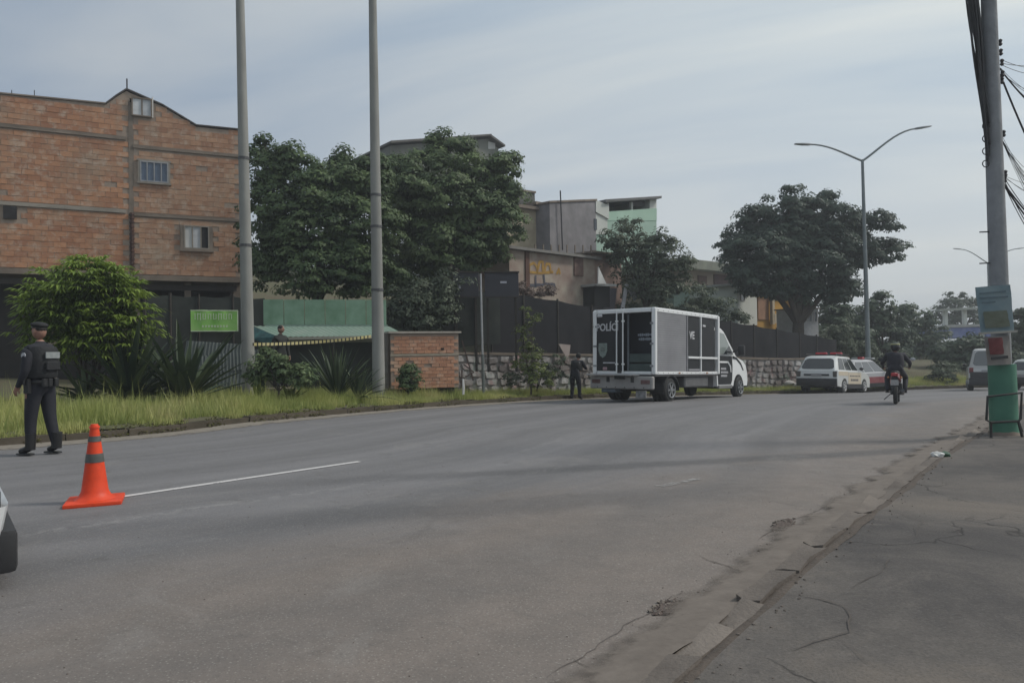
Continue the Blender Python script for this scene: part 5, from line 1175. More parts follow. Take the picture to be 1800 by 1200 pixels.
# tubular rack round the pole base
tR_ = thing('tube_rack', 'dark tubular metal rack standing round the green pole base', 'rack', (ub.x, ub.y, ub.z))
RKM_ = pm('rack_dark', (.035, .04, .042), (.055, .05, .045), 8, .5, .4)
def rk_(px, py, dy): return quadpt(px, py, dy)
for dy in (-.36, .30):
    zf = footz(ub.x, ub.y) - ub.z
    A1, A2, A3, A4 = rk_(1736, 697, dy), rk_(1734, 738, dy), rk_(1742, 742, dy), rk_(1742, 766, dy); B1, B2, B3, B4 = rk_(1796, 690, dy), rk_(1794, 736, dy), rk_(1790, 740, dy), rk_(1797, 764, dy)
    A4.z = B4.z = zf
    for pts in ((A4, A3, A2, A1, B1, B2, B3, B4), (A3, B3)):
        b = MB(); b.tube(pts, .018, 8); b.build('tube', RKM_, tR_, smooth=True)
for p in ((1736, 697), (1796, 690), (1742, 742), (1790, 740)):
    b = MB(); b.tube([rk_(*p, -.36), rk_(*p, .30)], .015, 7); b.build('crossbar', RKM_, tR_, smooth=True)
# litter on the kerb
c = G(1640, 812); o = thing('litter_bag', 'crumpled white and green plastic litter on the far footway kerb', 'litter', (c.x + .05, c.y, footz(c.x, c.y) - .01)); b = MB(); b.ball((0, 0, .035), .06, 2, (1.3, .9, .7)); b.build('white_bag', WHITE, o, jit=.014); b = MB(); b.ball((.11, .03, .03), .05, 2, (1.2, .9, .7)); b.build('dark_bag', pm('green_plastic', (.03, .09, .05), rough=.4), o, jit=.014)
# caution tape between the poles
a_, c_ = at(444, 605, 19.3), at(652, 591, 20.8); tT = thing('caution_tape', 'yellow and black caution tape strung between the two tall poles', 'tape', a_)
b = MB(); Q = []; n = 90
for i in range(n + 1):
    q = i / n; p = a_.lerp(c_, q) - a_ + Vector((0, 0, -.055 * 4 * q * (1 - q))); tw = .35 * math.sin(q * 7); Q.append([p + Vector((0, -.025 * math.sin(tw), -.04 * math.cos(tw))), p + Vector((0, .025 * math.sin(tw), .04 * math.cos(tw)))])
b.grid(Q)
for i, f in enumerate(b.bm.faces): f.material_index = (i // 1) % 3 == 0
b.build('tape', [pm('tape_yellow', (.62, .52, .20), (.55, .48, .26), 9, .5), pm('tape_black', (.04, .04, .035))], tT)
# leaning triangular board beside the wall
Fq = Facade(982, 28.0, 1002, 28.3); tg = Fq.thing('leaning_board', 'pale torn triangular board leaning on the stone wall left of the officer', 'board'); fq(Fq, [(982, 604), (1003, 606), (999, 636), (992, 622)], 0, .03, 'board', pm('pale_board', (.42, .36, .33), (.34, .27, .25), 4), tg); o = tg.children[0]
# pale sheet pile by the SUV
c = gp(1384, 36.0); tg = thing('sand_heap', 'low pale heap of sacks on the verge left of the police car', 'heap', c)
for k in range(5):
    b = MB(); b.ball((-.5 + .25 * k, .1 * (k % 2), .12 + .1 * (k % 3)), .28, 2, (1.2, .8, .5)); b.build('sack', pm('sack_white', (.50, .47, .45), (.38, .36, .34), 4, .9), tg, smooth=True, jit=.02)

# ---- orange cone
cc = G(167, 886); tcn = thing('traffic_cone', 'orange traffic cone with two dark bands on a square rubber base', 'traffic cone', (cc.x, cc.y, base(cc.x, cc.y) + .01), R(24))
ORG = pm('cone_orange', (.84, .075, .018), (.62, .055, .018), 9, .5, spec=.35)
h = .735; b = MB(); b.box((0, 0, .022), (.47, .47, .044)); b.build('base', ORG, tcn, bevel=.014, seg=2)
def cone_r(z): return .122 + (.033 - .122) * (z - .05) / (h - .05)
prof = [(0, .045), (.175, .045), (.150, .062), (.130, .085)] + [(cone_r(z) , z) for z in (.12, .25, .36, .45, .58, .66, .70, h - .012)] + [(.030, h), (0, h)]
b = MB(); b.lathe([p if p[0] else (.0005, p[1]) for p in prof], n=32); b.build('body', ORG, tcn, smooth=True, ang=40)
BND = pm('reflective_band', (.12, .125, .115), (.06, .065, .06), 12, .45)
for z0, z1 in ((.385, .465), (.575, .625)):
    b = MB(); b.lathe([(cone_r(z0) + .0035, z0), (cone_r(z1) + .0035, z1), (cone_r(z1) - .004, z1), (cone_r(z0) - .004, z0)], n=32); b.build('reflective_band', BND, tcn, smooth=True)
b = MB(); b.lathe([(.046, h - .035), (.043, h - .018), (.035, h - .018), (.037, h - .035)], n=24); b.build('collar', ORG, tcn, smooth=True)

# ================================================================== VEHICLES
TYRE = pm('tyre', (.022, .022, .023), (.03, .03, .03), 8, .85); RIM = pm('rim_silver', (.34, .35, .36), (.25, .26, .27), 8, .4, .6); BLK = pm('black_plastic', (.022, .022, .024), (.03, .03, .032), 5, .55)
GLS = glassmat('car_glass', (.018, .022, .026), .06)
GLP = glassmat('car_glass_pale', (.17, .18, .19), .15)
def paint(name, c, rough=.32):
    if name in MATS: return MATS[name]
    g = NG(name); n_ = g.rng(g.noise(3.5, 6, .7), .45, .8, 0, .15); g.l(g.mix(n_, c, tuple(x * .72 for x in c)), g.b.inputs['Base Color']); g.b.inputs['Roughness'].default_value = rough; g.b.inputs['Coat Weight'].default_value = .35; MATS[name] = g.m; return g.m
def wheel(t, x, y, r, w, spokes=5, rimm=None, side=-1):
    b = MB(); prof = [(r * .62, -w / 2), (r * .9, -w / 2), (r * .985, -w * .38), (r, -w * .2), (r, w * .2), (r * .985, w * .38), (r * .9, w / 2), (r * .62, w / 2)]
    b.lathe(prof, (0, 0, 0), 28, 'Y'); o = b.build('wheel', TYRE, t, smooth=True, ang=40); o.location = (x, y, r)
    q = MB(); yo = side * (w * .5 + .012)
    q.lathe([(r * .63, yo - .03), (r * .64, yo + .03), (r * .56, yo + .02), (r * .56, yo - .02)], (0, 0, 0), 24, 'Y', False)
    q.lathe([(.001, yo - .03 * side), (r * .17, yo - .03 * side), (r * .17, yo + .03 * side), (.001, yo + .035 * side)], (0, 0, 0), 12, 'Y')
    for k in range(spokes):
        a = 2 * math.pi * k / spokes; p0 = Vector((math.cos(a) * r * .12, yo, math.sin(a) * r * .12)); p1 = Vector((math.cos(a) * r * .60, yo, math.sin(a) * r * .60)); q.bar(p0, p1, .03, r * .16)
    q.build('rim', rimm or RIM, o, smooth=True, ang=40); return o
def place(t, P0, P1):
    """origin at the rear, pointing to P1, tipped with the road"""
    d = Vector((P1[0] - P0[0], P1[1] - P0[1])); L = d.length; z0, z1 = base(*P0[:2]) + .012, base(*P1[:2]) + .012
    t.location = (P0[0], P0[1], z0); t.rotation_euler = (0, -math.atan2(z1 - z0, L), math.atan2(d.y, d.x))
def arch(cx, r, z0, n=10): # arc from right to left over the wheel for a lower edge polygon (front to back)
    return [(cx + r * math.cos(a), max(z0, .30 + r * math.sin(a) * 1.0)) for a in [math.pi * k / n for k in range(n + 1)]]
def car(name, label, P0, head, L=4.3, Wd=1.78, H=1.62, belt=.98, paintm=None, low=None, wheelr=.335, hood=1.05, ws=(1.35, 2.1), tail=(.10, .42), glass=None, clad=True, cat='car', group=None, zb=.24, xr=.78, xf=.83, rimm=None, lightc=None, rear_low=None, front_z=.42, headm=None):
    paintm = paintm or paint('white_car_paint', (.62, .63, .63)); glass = glass or GLS; low = low or BLK
    t = thing(name, label, cat, (0, 0, 0), 0, group); place(t, P0, (P0[0] + L * math.cos(head), P0[1] + L * math.sin(head)))
    ar = wheelr + .06; fx = L - xf
    prof = [(.03, zb + .1), (0.0, .52), (.02, belt - .12), (.07, belt), (L - ws[0], belt + .02), (L - hood * .55, belt - .05), (L - .22, belt - .17), (L - .04, belt - .32), (L, .5), (L - .05, zb + .04)]
    prof += [(p[0], p[1]) for p in arch(fx, ar, zb)] + arch(xr, ar, zb)
    b = MB(); # sections across the width give the sides some tumblehome
    for_y = [(-Wd / 2, .030), (-Wd / 2 + .02, .012), (-Wd / 2 + .07, .003), (-Wd / 2 + .16, 0), (Wd / 2 - .16, 0), (Wd / 2 - .07, .003), (Wd / 2 - .02, .012), (Wd / 2, .030)]
    def sec(y, ins):
        out_ = []
        for x, z in prof:
            k = 1 - ins * 1.2; xx = L / 2 + (x - L / 2) * (1 - ins * .9); zz = zb + (z - zb) * k if z > .6 else z; out_.append((xx, y, zz))
        return out_
    rings = [sec(y, i) for y, i in for_y]; b.loft(rings); b.build('body', paintm, t, smooth=True, ang=28)
    # inner floor block hides daylight through the arches
    b = MB(); b.box((L / 2, 0, .45), (L - .5, Wd - .42, .42)); b.build('underbody', BLK, t)
    # greenhouse
    x0, x1 = tail; top = H; y0, y1 = Wd / 2 - .04, Wd / 2 - .24; xs0, xs1 = L - ws[0], L - ws[1]
    def ring(z):
        q = (z - belt) / (top - belt); yy = y0 + (y1 - y0) * q; a_ = x0 + (x1 - x0) * q; c_ = xs0 + (xs1 - xs0) * q; return a_, c_, yy
    b = MB(); rg = []
    for z, ins in ((belt - .03, 0), (top - .07, 0), (top - .015, .05), (top + .01, .16)):
        a_, c_, yy = ring(min(z, top)); a_ += ins; c_ -= ins; yy -= ins; rr = .10
        rg.append([(a_ + rr, -yy, z), (c_ - rr * 1.5, -yy, z), (c_, -yy + rr * 1.8, z), (c_, yy - rr * 1.8, z), (c_ - rr * 1.5, yy, z), (a_ + rr, yy, z), (a_, yy - rr, z), (a_, -yy + rr, z)])
    b.loft(rg); b.build('roof', paintm, t, smooth=True, ang=30)
    for s in (-1, 1):      # side windows
        zs0, zs1 = belt + .04, top - .10; n = 3
        a0, c0, yy0 = ring(zs0); a1, c1, yy1 = ring(zs1)
        for k in range(n):
            def X(q, a, c): return a + .18 + (c - a - .34) * q
            q0, q1 = k / n + .015, (k + 1) / n - .015; pts = [(X(q0, a0, c0), s * (yy0 + .006), zs0), (X(q1, a0, c0), s * (yy0 + .006), zs0), (X(q1, a1, c1), s * (yy1 + .006), zs1), (X(q0, a1, c1), s * (yy1 + .006), zs1)]
            b = MB(); b.prism(pts, (0, -s * .02, 0)); b.build('side_window', glass, t)
    for (za, zc, nm, fr) in ((belt + .06, top - .12, 'rear_window', 0), (belt + .03, top - .09, 'windscreen', 1)):
        a0, c0, yy0 = ring(za); a1, c1, yy1 = ring(zc); X0, X1 = (c0 + .012, c1 + .012) if fr else (a0 - .012, a1 - .012); m_ = .12 if not fr else .22
        pq = []
        for (u, v) in ((.0, .16), (.05, .04), (.12, 0), (.88, 0), (.95, .04), (1, .16), (1, .80), (.96, .94), (.88, 1), (.12, 1), (.04, .94), (0, .80)):
            hw = (yy0 - m_) + ((yy1 - m_ * .8) - (yy0 - m_)) * v; pq.append((X0 + (X1 - X0) * v, -hw + 2 * hw * u, za + (zc - za) * v))
        b = MB(); b.prism(pq, (-.02 if fr else .02, 0, 0)); b.build(nm, glass, t)
    if clad:
        for s in (-1, 1):
            b = MB(); b.box((L / 2 - .02, s * (Wd / 2 + .002), zb + .10), (fx - xr - 2 * ar + .02, .03, .20)); b.build('sill', low, t)
    b = MB(); b.box((.03, 0, rear_low or .46), (.14, Wd - .04, .34)); b.build('rear_bumper', low, t, bevel=.04, seg=2)
    b = MB(); b.box((L - .03, 0, front_z), (.14, Wd - .06, .26)); b.build('front_bumper', low, t, bevel=.04, seg=2)
    for s in (-1, 1):
        b = MB(); b.box((.045, s * (Wd / 2 - .12), belt - .16), (.10, .17, .26)); b.build('tail_light', pm('tail_light_red', (.22, .03, .03), (.14, .05, .05), 6, .25) if lightc is None else lightc, t, bevel=.02)
        b = MB(); b.box((L - .13, s * (Wd / 2 - .22), belt - .27), (.18, .32, .15)); b.build('headlight', headm or pm('headlight_clear', (.45, .47, .48), (.3, .31, .32), 6, .1), t, bevel=.03)
        b = MB(); b.ball((L - ws[0] - .15, s * (Wd / 2 + .08), belt + .12), .10, 2, (.6, 1, .7)); b.build('mirror', low, t, smooth=True)
    b = MB(); b.box((-.012, 0, belt - .20), (.02, .46, .12)); b.build('number_plate', pm('plate_grey', (.35, .35, .36), (.26, .26, .27), 12), t)
    wy = Wd / 2 - .11
    for x in (xr, fx):
        for s in (-1, 1): wheel(t, x, s * wy, wheelr, .22, 5, rimm, side=s)
    return t
# --- police estate car, rear three-quarter
WP = paint('police_white', (.60, .61, .60)); hd = R(47)
rc = at(1470, 600, 32.2); P0 = (rc.x - .90 * math.sin(hd), rc.y + .90 * math.cos(hd))
tV = car('police_car', 'white police estate car with red roof lights, seen from behind', P0, hd, 4.35, 1.82, 1.68, 1.02, WP, tail=(.06, .50), xr=.85, wheelr=.34, lightc=pm('dark_lamp', (.06, .065, .06), (.12, .10, .09), 6, .3), cat='police car', rear_low=.50, rimm=pm('rim_pale', (.5, .5, .5)))
RED = pm('beacon_red', (.48, .03, .04), (.36, .02, .03), 8, .25)
b = MB(); b.box((1.5, 0, 1.74), (.24, 1.15, .05)); b.build('light_bar', BLK, tV)
for s in (-1, 1): b = MB(); b.box((1.5, s * .33, 1.81), (.22, .5, .10)); b.build('beacon', RED, tV, bevel=.03)
for s in (-1, 1): b = MB(); b.tube([(.55, s * .66, 1.72), (.6, s * .66, 1.76), (2.1, s * .66, 1.76), (2.15, s * .66, 1.72)], .017, 6); b.build('roof_rail', BLK, tV)
CRM = pm('cream_panel', (.62, .53, .40), (.55, .48, .38), 3, .5)
b = MB(); b.prism([(1.35, -.918, .34), (3.05, -.918, .34), (3.05, -.918, .95), (1.35, -.918, .95)], (0, .012, 0)); b.build('door_panel', CRM, tV)
b = MB(); b.prism([(.15, -.917, .80), (1.3, -.917, .80), (1.3, -.917, .99), (.15, -.917, .99)], (0, .012, 0)); b.build('side_stripe', CRM, tV)
b = MB(); 
for k in range(5): b.box((1.75 + k * .2, -.923, .62), (.13, .008, .09))
for k in range(7): b.box((1.6 + k * .2, -.923, .80), (.12, .008, .05))
b.build('door_lettering', pm('letter_grey', (.12, .12, .13)), tV)
b = MB(); b.box((.0, 0, .82), (.03, 1.1, .08)); b.build('tailgate_trim', pm('trim_dark', (.05, .055, .06)), tV)
# --- second police vehicle ahead, in profile
hd2 = R(28); rc = at(1499, 600, 35.6)
tV2 = car('police_car', 'red and white police car ahead of the estate car, with a pale roof bar', (rc.x - .5, rc.y + .8), hd2, 4.1, 1.72, 1.58, .95, paint('car_white_2', (.50, .50, .51)), xr=.8, wheelr=.32, glass=GLP, cat='police car', rimm=pm('rim_pale', (.5, .5, .5)))
b = MB(); b.prism([(1.25, -.868, .32), (3.0, -.868, .32), (3.2, -.868, .74), (1.25, -.868, .74)], (0, .012, 0)); b.build('red_side_panel', pm('red_panel', (.26, .05, .06), (.34, .14, .14), 4, .4), tV2)
b = MB(); b.box((2.05, 0, 1.63), (.22, 1.2, .08)); b.build('light_bar', pm('bar_pale', (.42, .44, .44)), tV2, bevel=.02)  # roof bar in a pale base colour
b = MB(); b.box((1.5, -.3, 1.66), (.2, .3, .10)); b.build('beacon', RED, tV2, bevel=.03)
# --- white van beyond the utility pole
rc = at(1701, 600, 34.5); hd3 = R(60)
tVn = car('white_van', 'boxy white van driving off beside the utility pole', (rc.x + .75 * math.sin(hd3), rc.y - .75 * math.cos(hd3)), hd3, 3.2, 1.50, 1.95, 1.10, paint('van_white', (.52, .52, .51)), xr=.75, xf=.7, hood=.5, ws=(.6, .95), tail=(.04, .14), wheelr=.30, glass=glassmat('van_glass', (.14, .15, .15), .2), cat='van', rear_low=.42)
b = MB(); b.box((-.01, 0, .62), (.03, 1.36, .50)); b.build('dark_tailgate_lower', BLK, tVn, bevel=.01)
# --- silver car at the right edge
rc = at(1796, 600, 35.5); hd4 = R(25)
car('silver_car', 'silver hatchback cut off by the right edge behind the rack', (rc.x, rc.y), hd4, 3.9, 1.66, 1.48, .90, paint('silver_paint', (.46, .48, .46)), xr=.72, wheelr=.29, cat='car')
# --- near car cut off by the left edge: white with black nose and tyre
hd5 = R(10); tipx = G(12, 1015)
tN = car('white_hatchback', 'white car nosing in at the left edge, only its front corner showing', (-6.40, 2.66), R(38), 3.75, 1.66, 1.45, .80, paint('near_white', (.62, .63, .64)), xr=.72, wheelr=.30, hood=.95, cat='car', zb=.20, front_z=.23, headm=BLK)

# --- police box truck
TK = R(50); ca, sa = math.cos(TK), math.sin(TK); CR_ = Vector((4.13, 21.5)); LW = 2.14
O_ = CR_ + Vector((-sa, ca)) * (LW / 2)
tT_ = thing('police_truck', 'black and white police box truck with its rear doors open', 'truck', (0, 0, 0)); place(tT_, (O_.x, O_.y), (O_.x + 7 * ca, O_.y + 7 * sa))
def Lp(px): k = (px - 900) / 1300; return (CR_.x - k * CR_.y) / (k * sa - ca)
def Yp(px):  # image column on the rear plane -> local y
    k = (px - 900) / 1300; q = (CR_.x - k * CR_.y) / (sa + k * ca); return q - LW / 2
TWH = paint('truck_white', (.74, .75, .75), .4); TBK = pm('truck_black', (.014, .015, .018), (.020, .021, .024), 3, .5, spec=.3)
BL = 4.35; z0, z1 = .84, 2.78; yR, yL = -LW / 2, LW / 2; fr = .09
def tb(name, c, s, m, bev=.0, par=None, **k): b = MB(); b.box(c, s); return b.build(name, m, par or tT_, bevel=bev, **k)
# frame
for (x, y) in ((fr / 2, yR + fr / 2), (fr / 2, yL - fr / 2), (BL - fr / 2, yR + fr / 2), (BL - fr / 2, yL - fr / 2)): tb('frame_post', (x, y, (z0 + z1) / 2), (fr + .04, fr + .04, z1 - z0), TWH, .015)
for z, h in ((z1 - .05, .11), (z0 + .04, .09)):
    for y in (yR + .045, yL - .045): tb('frame_rail', (BL / 2, y, z), (BL - .26, .10, h), TWH, .012)
    for x in (.045, BL - .045): tb('frame_rail', (x, 0, z), (.10, LW - .26, h), TWH, .012)
tb('roof', (BL / 2, 0, z1 + .012), (BL - .02, LW - .02, .03), TWH, .01)
tb('floor', (BL / 2, 0, z0 - .03), (BL - .04, LW - .04, .05), pm('truck_floor', (.10, .10, .10)))
tb('left_wall', (BL / 2, yL - .06, (z0 + z1) / 2), (BL - .3, .04, z1 - z0 - .2), TBK); tb('front_wall', (BL - .06, 0, (z0 + z1) / 2), (.04, LW - .3, z1 - z0 - .2), TBK)
# right side panels
def side_panel(p0, p1, name, m, prot=.0, zz=(z0 + .10, z1 - .12)): a, c = Lp(p0), Lp(p1); return tb(name, ((a + c) / 2, yR + .045 - prot, sum(zz) / 2), (c - a - .01, .04, zz[1] - zz[0]), m, .006)
xA = fr + .06; xB = Lp(1206)
b = MB(); n = 26; zz0, zz1 = z0 + .09, z1 - .11
b.box(((xA + xB) / 2, yR + .05, (zz0 + zz1) / 2), (xB - xA, .03, zz1 - zz0)); b.build('shutter_back', pm('shutter_dark', (.09, .09, .10)), tT_)
SHT = pm('shutter_grey', (.27, .27, .285), (.20, .20, .215), 1.2, .55, .1)
sl = None
for k in range(n):
    zc_ = zz0 + (zz1 - zz0) * (k + .5) / n
    if sl is None: b = MB(); b.box((0, 0, 0), (xB - xA - .03, .025, (zz1 - zz0) / n - .004)); sl = b.mesh('slat', SHT, bevel=.004)
    o = link('slat', sl, tT_); o.location = ((xA + xB) / 2, yR + .025, zc_)
side_panel(1207, 1229, 'side_panel', TBK); side_panel(1233, 1256, 'side_panel', TBK); tb('side_bar', (Lp(1231), yR + .02, (z0 + z1) / 2), (.06, .06, z1 - z0 - .12), TWH, .01)
zr = z0 + (z1 - z0) * .27
tb('side_rail', ((Lp(1208) + Lp(1259)) / 2, yR + .0, zr), (Lp(1259) - Lp(1208), .05, .07), TWH, .01)
tb('panel_edge', (Lp(1207), yR + .02, (z0 + z1) / 2), (.05, .05, z1 - z0 - .16), pm('grey_edge', (.30, .30, .32)), .005)
tb('small_lamp', (Lp(1236), yR - .0, z1 - .38), (.20, .04, .06), pm('lamp_white', (.6, .6, .62)), .01)
tb('panel_step', ((Lp(1209) + Lp(1228)) / 2, yR + .01, z0 + .13), (Lp(1228) - Lp(1209), .05, .07), pm('grey_edge', (.30, .30, .32)), .01)
LET = pm('letter_white', (.58, .58, .60), (.42, .42, .44), 14, .7)
# local axes: on the right side text runs forward (+x), normal -y
M_ = basis((Lp(1208) + .13, yR + .022 - .004, z0 + 1.12), (1, 0, 0), (0, 0, 1)); text_obj('lettering', 'VE', .33, LET, tT_, M_, .010, sx=.95)
# rear: left door shut with lettering, right side open
def ry(px): return Yp(px)
yd0, yd1 = ry(1046), ry(1083)
tb('rear_door', (.03, (yd0 + yd1) / 2, (z0 + z1) / 2), (.045, yd0 - yd1, z1 - z0 - .2), TBK, .01)
tb('rear_door', (.05, (ry(1084) + ry(1093)) / 2, (z0 + z1) / 2), (.045, abs(ry(1084) - ry(1093)), z1 - z0 - .2), TBK, .01)
for px in (1083, 1094): b = MB(); b.tube([(-.03, ry(px), z0 - .02), (-.03, ry(px), z1 - .02)], .022, 8); b.build('lock_bar', TWH, tT_, smooth=True)
for px in (1083, 1094):
    for zz in (z0 + .3, z1 - .35): tb('lock_bracket', (-.02, ry(px), zz), (.05, .10, .05), TWH, .01)
M_ = basis((-.004, ry(1046), z1 - .62), (0, -1, 0), (0, 0, 1)); text_obj('lettering', 'POLÍCI', .31, LET, tT_, M_, .008, sx=.86)
for yy in (ry(1046) + .03,):
    for zz in (z0 + .25, z0 + .85, z0 + 1.45): tb('hinge', (-.012, yy, zz), (.05, .12, .06), pm('hinge_grey', (.30, .31, .32)), .008)
for zz in (z0 + .25, z0 + .9, z0 + 1.5): tb('hinge', (-.012, yR + .10, zz), (.05, .12, .06), pm('hinge_grey', (.30, .31, .32)), .008)
for k in range(14):
    tb('rivet', (.2 + k * .3, yR - .008, z1 - .05), (.02, .012, .02), pm('rivet_grey', (.35, .35, .36))); tb('rivet', (.2 + k * .3, yR - .008, z0 + .04), (.02, .012, .02), pm('rivet_grey', (.35, .35, .36)))
tb('marker_lamp', (1.5, yR - .012, z0 + .04), (.09, .02, .04), pm('amber', (.4, .16, .04), rough=.3)); tb('marker_lamp', (3.4, yR - .012, z0 + .04), (.09, .02, .04), pm('amber', (.4, .16, .04), rough=.3))
# shield emblem (plain crest outline)
ye = ry(1058); ze = z0 + .72
b = MB(); b.prism([(0.0, ye + .15, ze + .22), (0, ye - .15, ze + .22), (0, ye - .16, ze + .0), (0, ye - .10, ze - .16), (0, ye, ze - .23), (0, ye + .10, ze - .16), (0, ye + .16, ze)], (-.008, 0, 0)); b.build('emblem', pm('emblem_grey', (.26, .30, .28), (.16, .20, .18), 9, .7), tT_)
b = MB(); b.lathe([(.001, -.018), (.085, -.018), (.085, -.010), (.001, -.010)], (0, ye, ze + .03), 16, 'X'); b.build('emblem_disc', pm('emblem_dark', (.08, .10, .10), (.20, .22, .2), 20), tT_)
tb('door_strip', (-.005, (ry(1058) + ry(1080)) / 2, z0 + .34), (.02, .42, .035), LET)
tb('rear_lamp_top', (-.02, ry(1053), z1 - .16), (.06, .18, .09), pm('lamp_white', (.6, .6, .62)), .02); tb('grab_handle', (-.03, ry(1044), z1 - .5), (.04, .05, .22), TWH, .01)
tb('door_lamp', (-.01, ry(1062), z0 + .16), (.04, .16, .10), pm('lamp_rose', (.38, .26, .28)), .02)
# swung door at left standing out from the box: the white lower step
tb('interior_wall', (.75, 0, (z0 + z1) / 2), (.04, LW - .25, z1 - z0 - .15), pm('interior_navy', (.020, .022, .034), (.03, .03, .04), 2, .7))
INB = pm('interior_green', (.05, .075, .07), (.03, .05, .048), 3, .6)
for k, zz in enumerate((z0 + .18, z0 + .48)): tb('body_drawer', (.42, (ry(1097) + ry(1146)) / 2, zz), (.55, abs(ry(1097) - ry(1146)) - .08, .26), INB, .02)
for r_, (a0, n_) in enumerate(((0, 9), (.03, 8))):
    for k in range(n_): tb('sign_letter', (.71, ry(1097) - .05 - a0 - k * .066, z0 + 1.20 - r_ * .13), (.02, .045, .085 if k % 3 else .06), pm('letter_pale_blue', (.62, .68, .76)))
for y in (ry(1099), ry(1145)): tb('interior_strut', (.12, y, (z0 + z1) / 2), (.05, .03, z1 - z0 - .2), pm('strut_grey', (.16, .18, .2)))
# rear bumper with lights and plate
zbm_ = .50
tb('rear_bumper', (-.10, .0, .59), (.16, LW + .02, .38), pm('bumper_grey', (.36, .345, .335), (.27, .26, .25), 3, .5), .03)
tb('tail_lift_lip', (-.22, .25, .82), (.36, LW * .78, .045), pm('lip_pale', (.42, .41, .41), (.3, .3, .3), 5), .01)
for s in (-1, 1): tb('tail_light', (-.185, s * (LW / 2 - .22), .62), (.02, .30, .12), pm('tail_dark_red', (.10, .045, .045), (.16, .09, .09), 9, .3), .01)
tb('number_plate', (-.24, -.02, .76), (.02, .36, .14), pm('plate_black', (.04, .04, .042))); tb('tow_ring', (-.22, -.0, .90), (.10, .12, .06), BLK, .02)
for k in range(6): tb('bumper_bolt', (-.185, -.8 + k * .32, .45), (.012, .03, .03), BLK)
# chassis, tank, mudguards, wheels
for y in (-.42, .42): tb('chassis_rail', (2.6, y, .68), (5.6, .10, .16), BLK)
tb('side_tank', ((Lp(1207) + Lp(1248)) / 2, yR + .30, .60), (Lp(1248) - Lp(1207), .42, .36), pm('tank_grey', (.13, .13, .135), (.09, .09, .09), 4, .5), .04)
tb('rear_axle', (1.05, 0, .37), (.14, 1.7, .14), BLK); tb('front_axle', (6.2, 0, .36), (.12, 1.6, .12), BLK)
for x, ys in ((1.05, (yR + .16, yR + .42, yL - .16, yL - .42)), (6.2, (yR + .17, yL - .17))):
    for y in ys: wheel(tT_, x, y, .37, .22, 6, RIM, side=(-1 if y < 0 else 1))
b = MB(); pr = [(1.05 + .50 * math.cos(a), .37 + .45 * math.sin(a)) for a in [math.pi * k / 10 for k in range(11)]]
b.loft([[(x, yR + .02, z), (x, yR + .5, z), (x * .99 + .01, yR + .5, z - .03), (x * .99 + .01, yR + .02, z - .03)] for x, z in pr]); b.build('mudguard', BLK, tT_)
tb('mud_flap', (.58, yR + .27, .42), (.02, .44, .36), BLK)
tb('spare_wheel_carrier', (.5, .4, .42), (.6, .8, .2), BLK, .03)
tb('exhaust_box', (.1, .45, .34), (.5, .5, .12), pm('exhaust_dirty', (.10, .13, .16), (.05, .06, .07), 5, .5), .03)
tb('underside_plate', (-.02, -.62, .26), (.05, .34, .22), pm('mud_flap_pale', (.36, .36, .37), (.2, .2, .2), 8), .01)
# cab
CL = 7.05
cp = [(4.42, .42), (4.42, 2.36), (4.60, 2.43), (4.95, 2.42), (5.15, 2.33), (5.98, 1.52), (6.12, 1.44), (6.62, 1.33), (6.88, 1.16), (7.0, .90), (7.05, .62), (7.0, .42)]
cp += [(6.2 + .46 * math.cos(a), max(.42, .37 + .46 * math.sin(a))) for a in [math.pi * k / 12 for k in range(13)]]
def cs(y, ins): return [(5.6 + (x - 5.6) * (1 - ins * .35) if x > 5.2 else x, y if z < 1.5 else y * (1 - .10 * (z - 1.5)), z - (ins * .35 if z > 1.3 else 0)) for x, z in cp]
Wc = .97
b = MB(); b.loft([cs(-Wc, .16), cs(-Wc + .03, .05), cs(-Wc + .12, 0), cs(Wc - .12, 0), cs(Wc - .03, .05), cs(Wc, .16)]); b.build('cab', TWH, tT_, smooth=True, ang=30)
tb('cab_floor', (5.4, 0, .62), (1.9, 1.5, .4), BLK)
def cabpoly(name, pts, m, off=.006, y=-Wc, th=.012): 
    b = MB(); s = -1 if y < 0 else 1; b.prism([(x, (y if z < 1.5 else y * (1 - .10 * (z - 1.5))) + s * off, z) for x, z in pts], (0, -s * th, 0)); return b.build(name, m, tT_)
for y in (-Wc, Wc):
    cabpoly('cab_door', [(4.50, .48), (5.52, .48), (5.62, .62), (5.66, 1.10), (5.60, 1.46), (4.50, 1.46)], TBK, y=y)
    cabpoly('door_window', [(4.55, 1.52), (5.72, 1.52), (5.12, 2.22), (4.62, 2.28)], glassmat('truck_glass', (.22, .25, .24), .12) , y=y)
    cabpoly('window_lower_shade', [(4.9, 1.52), (5.72, 1.52), (5.45, 1.82), (5.15, 1.66)], GLS, .010, y=y)
    cabpoly('nose_stripe', [(5.70, 1.47), (6.02, 1.42), (6.40, 1.22), (6.62, .98), (6.56, .95), (6.34, 1.16), (5.98, 1.34), (5.70, 1.38)], TBK, y=y)
    cabpoly('door_stripe', [(4.50, 1.28), (5.30, 1.28), (5.52, 1.12), (5.55, .9), (5.50, .9), (5.44, 1.08), (5.26, 1.22), (4.50, 1.22)], TWH, .010, y=y)
b = MB()
for r_, (zz, n_) in enumerate(((1.02, 5), (.90, 7), (.78, 6))):
    for k in range(n_): b.box((4.72 + k * .085, -Wc - .014, zz), (.055, .008, .07))
b.build('door_lettering', LET, tT_)
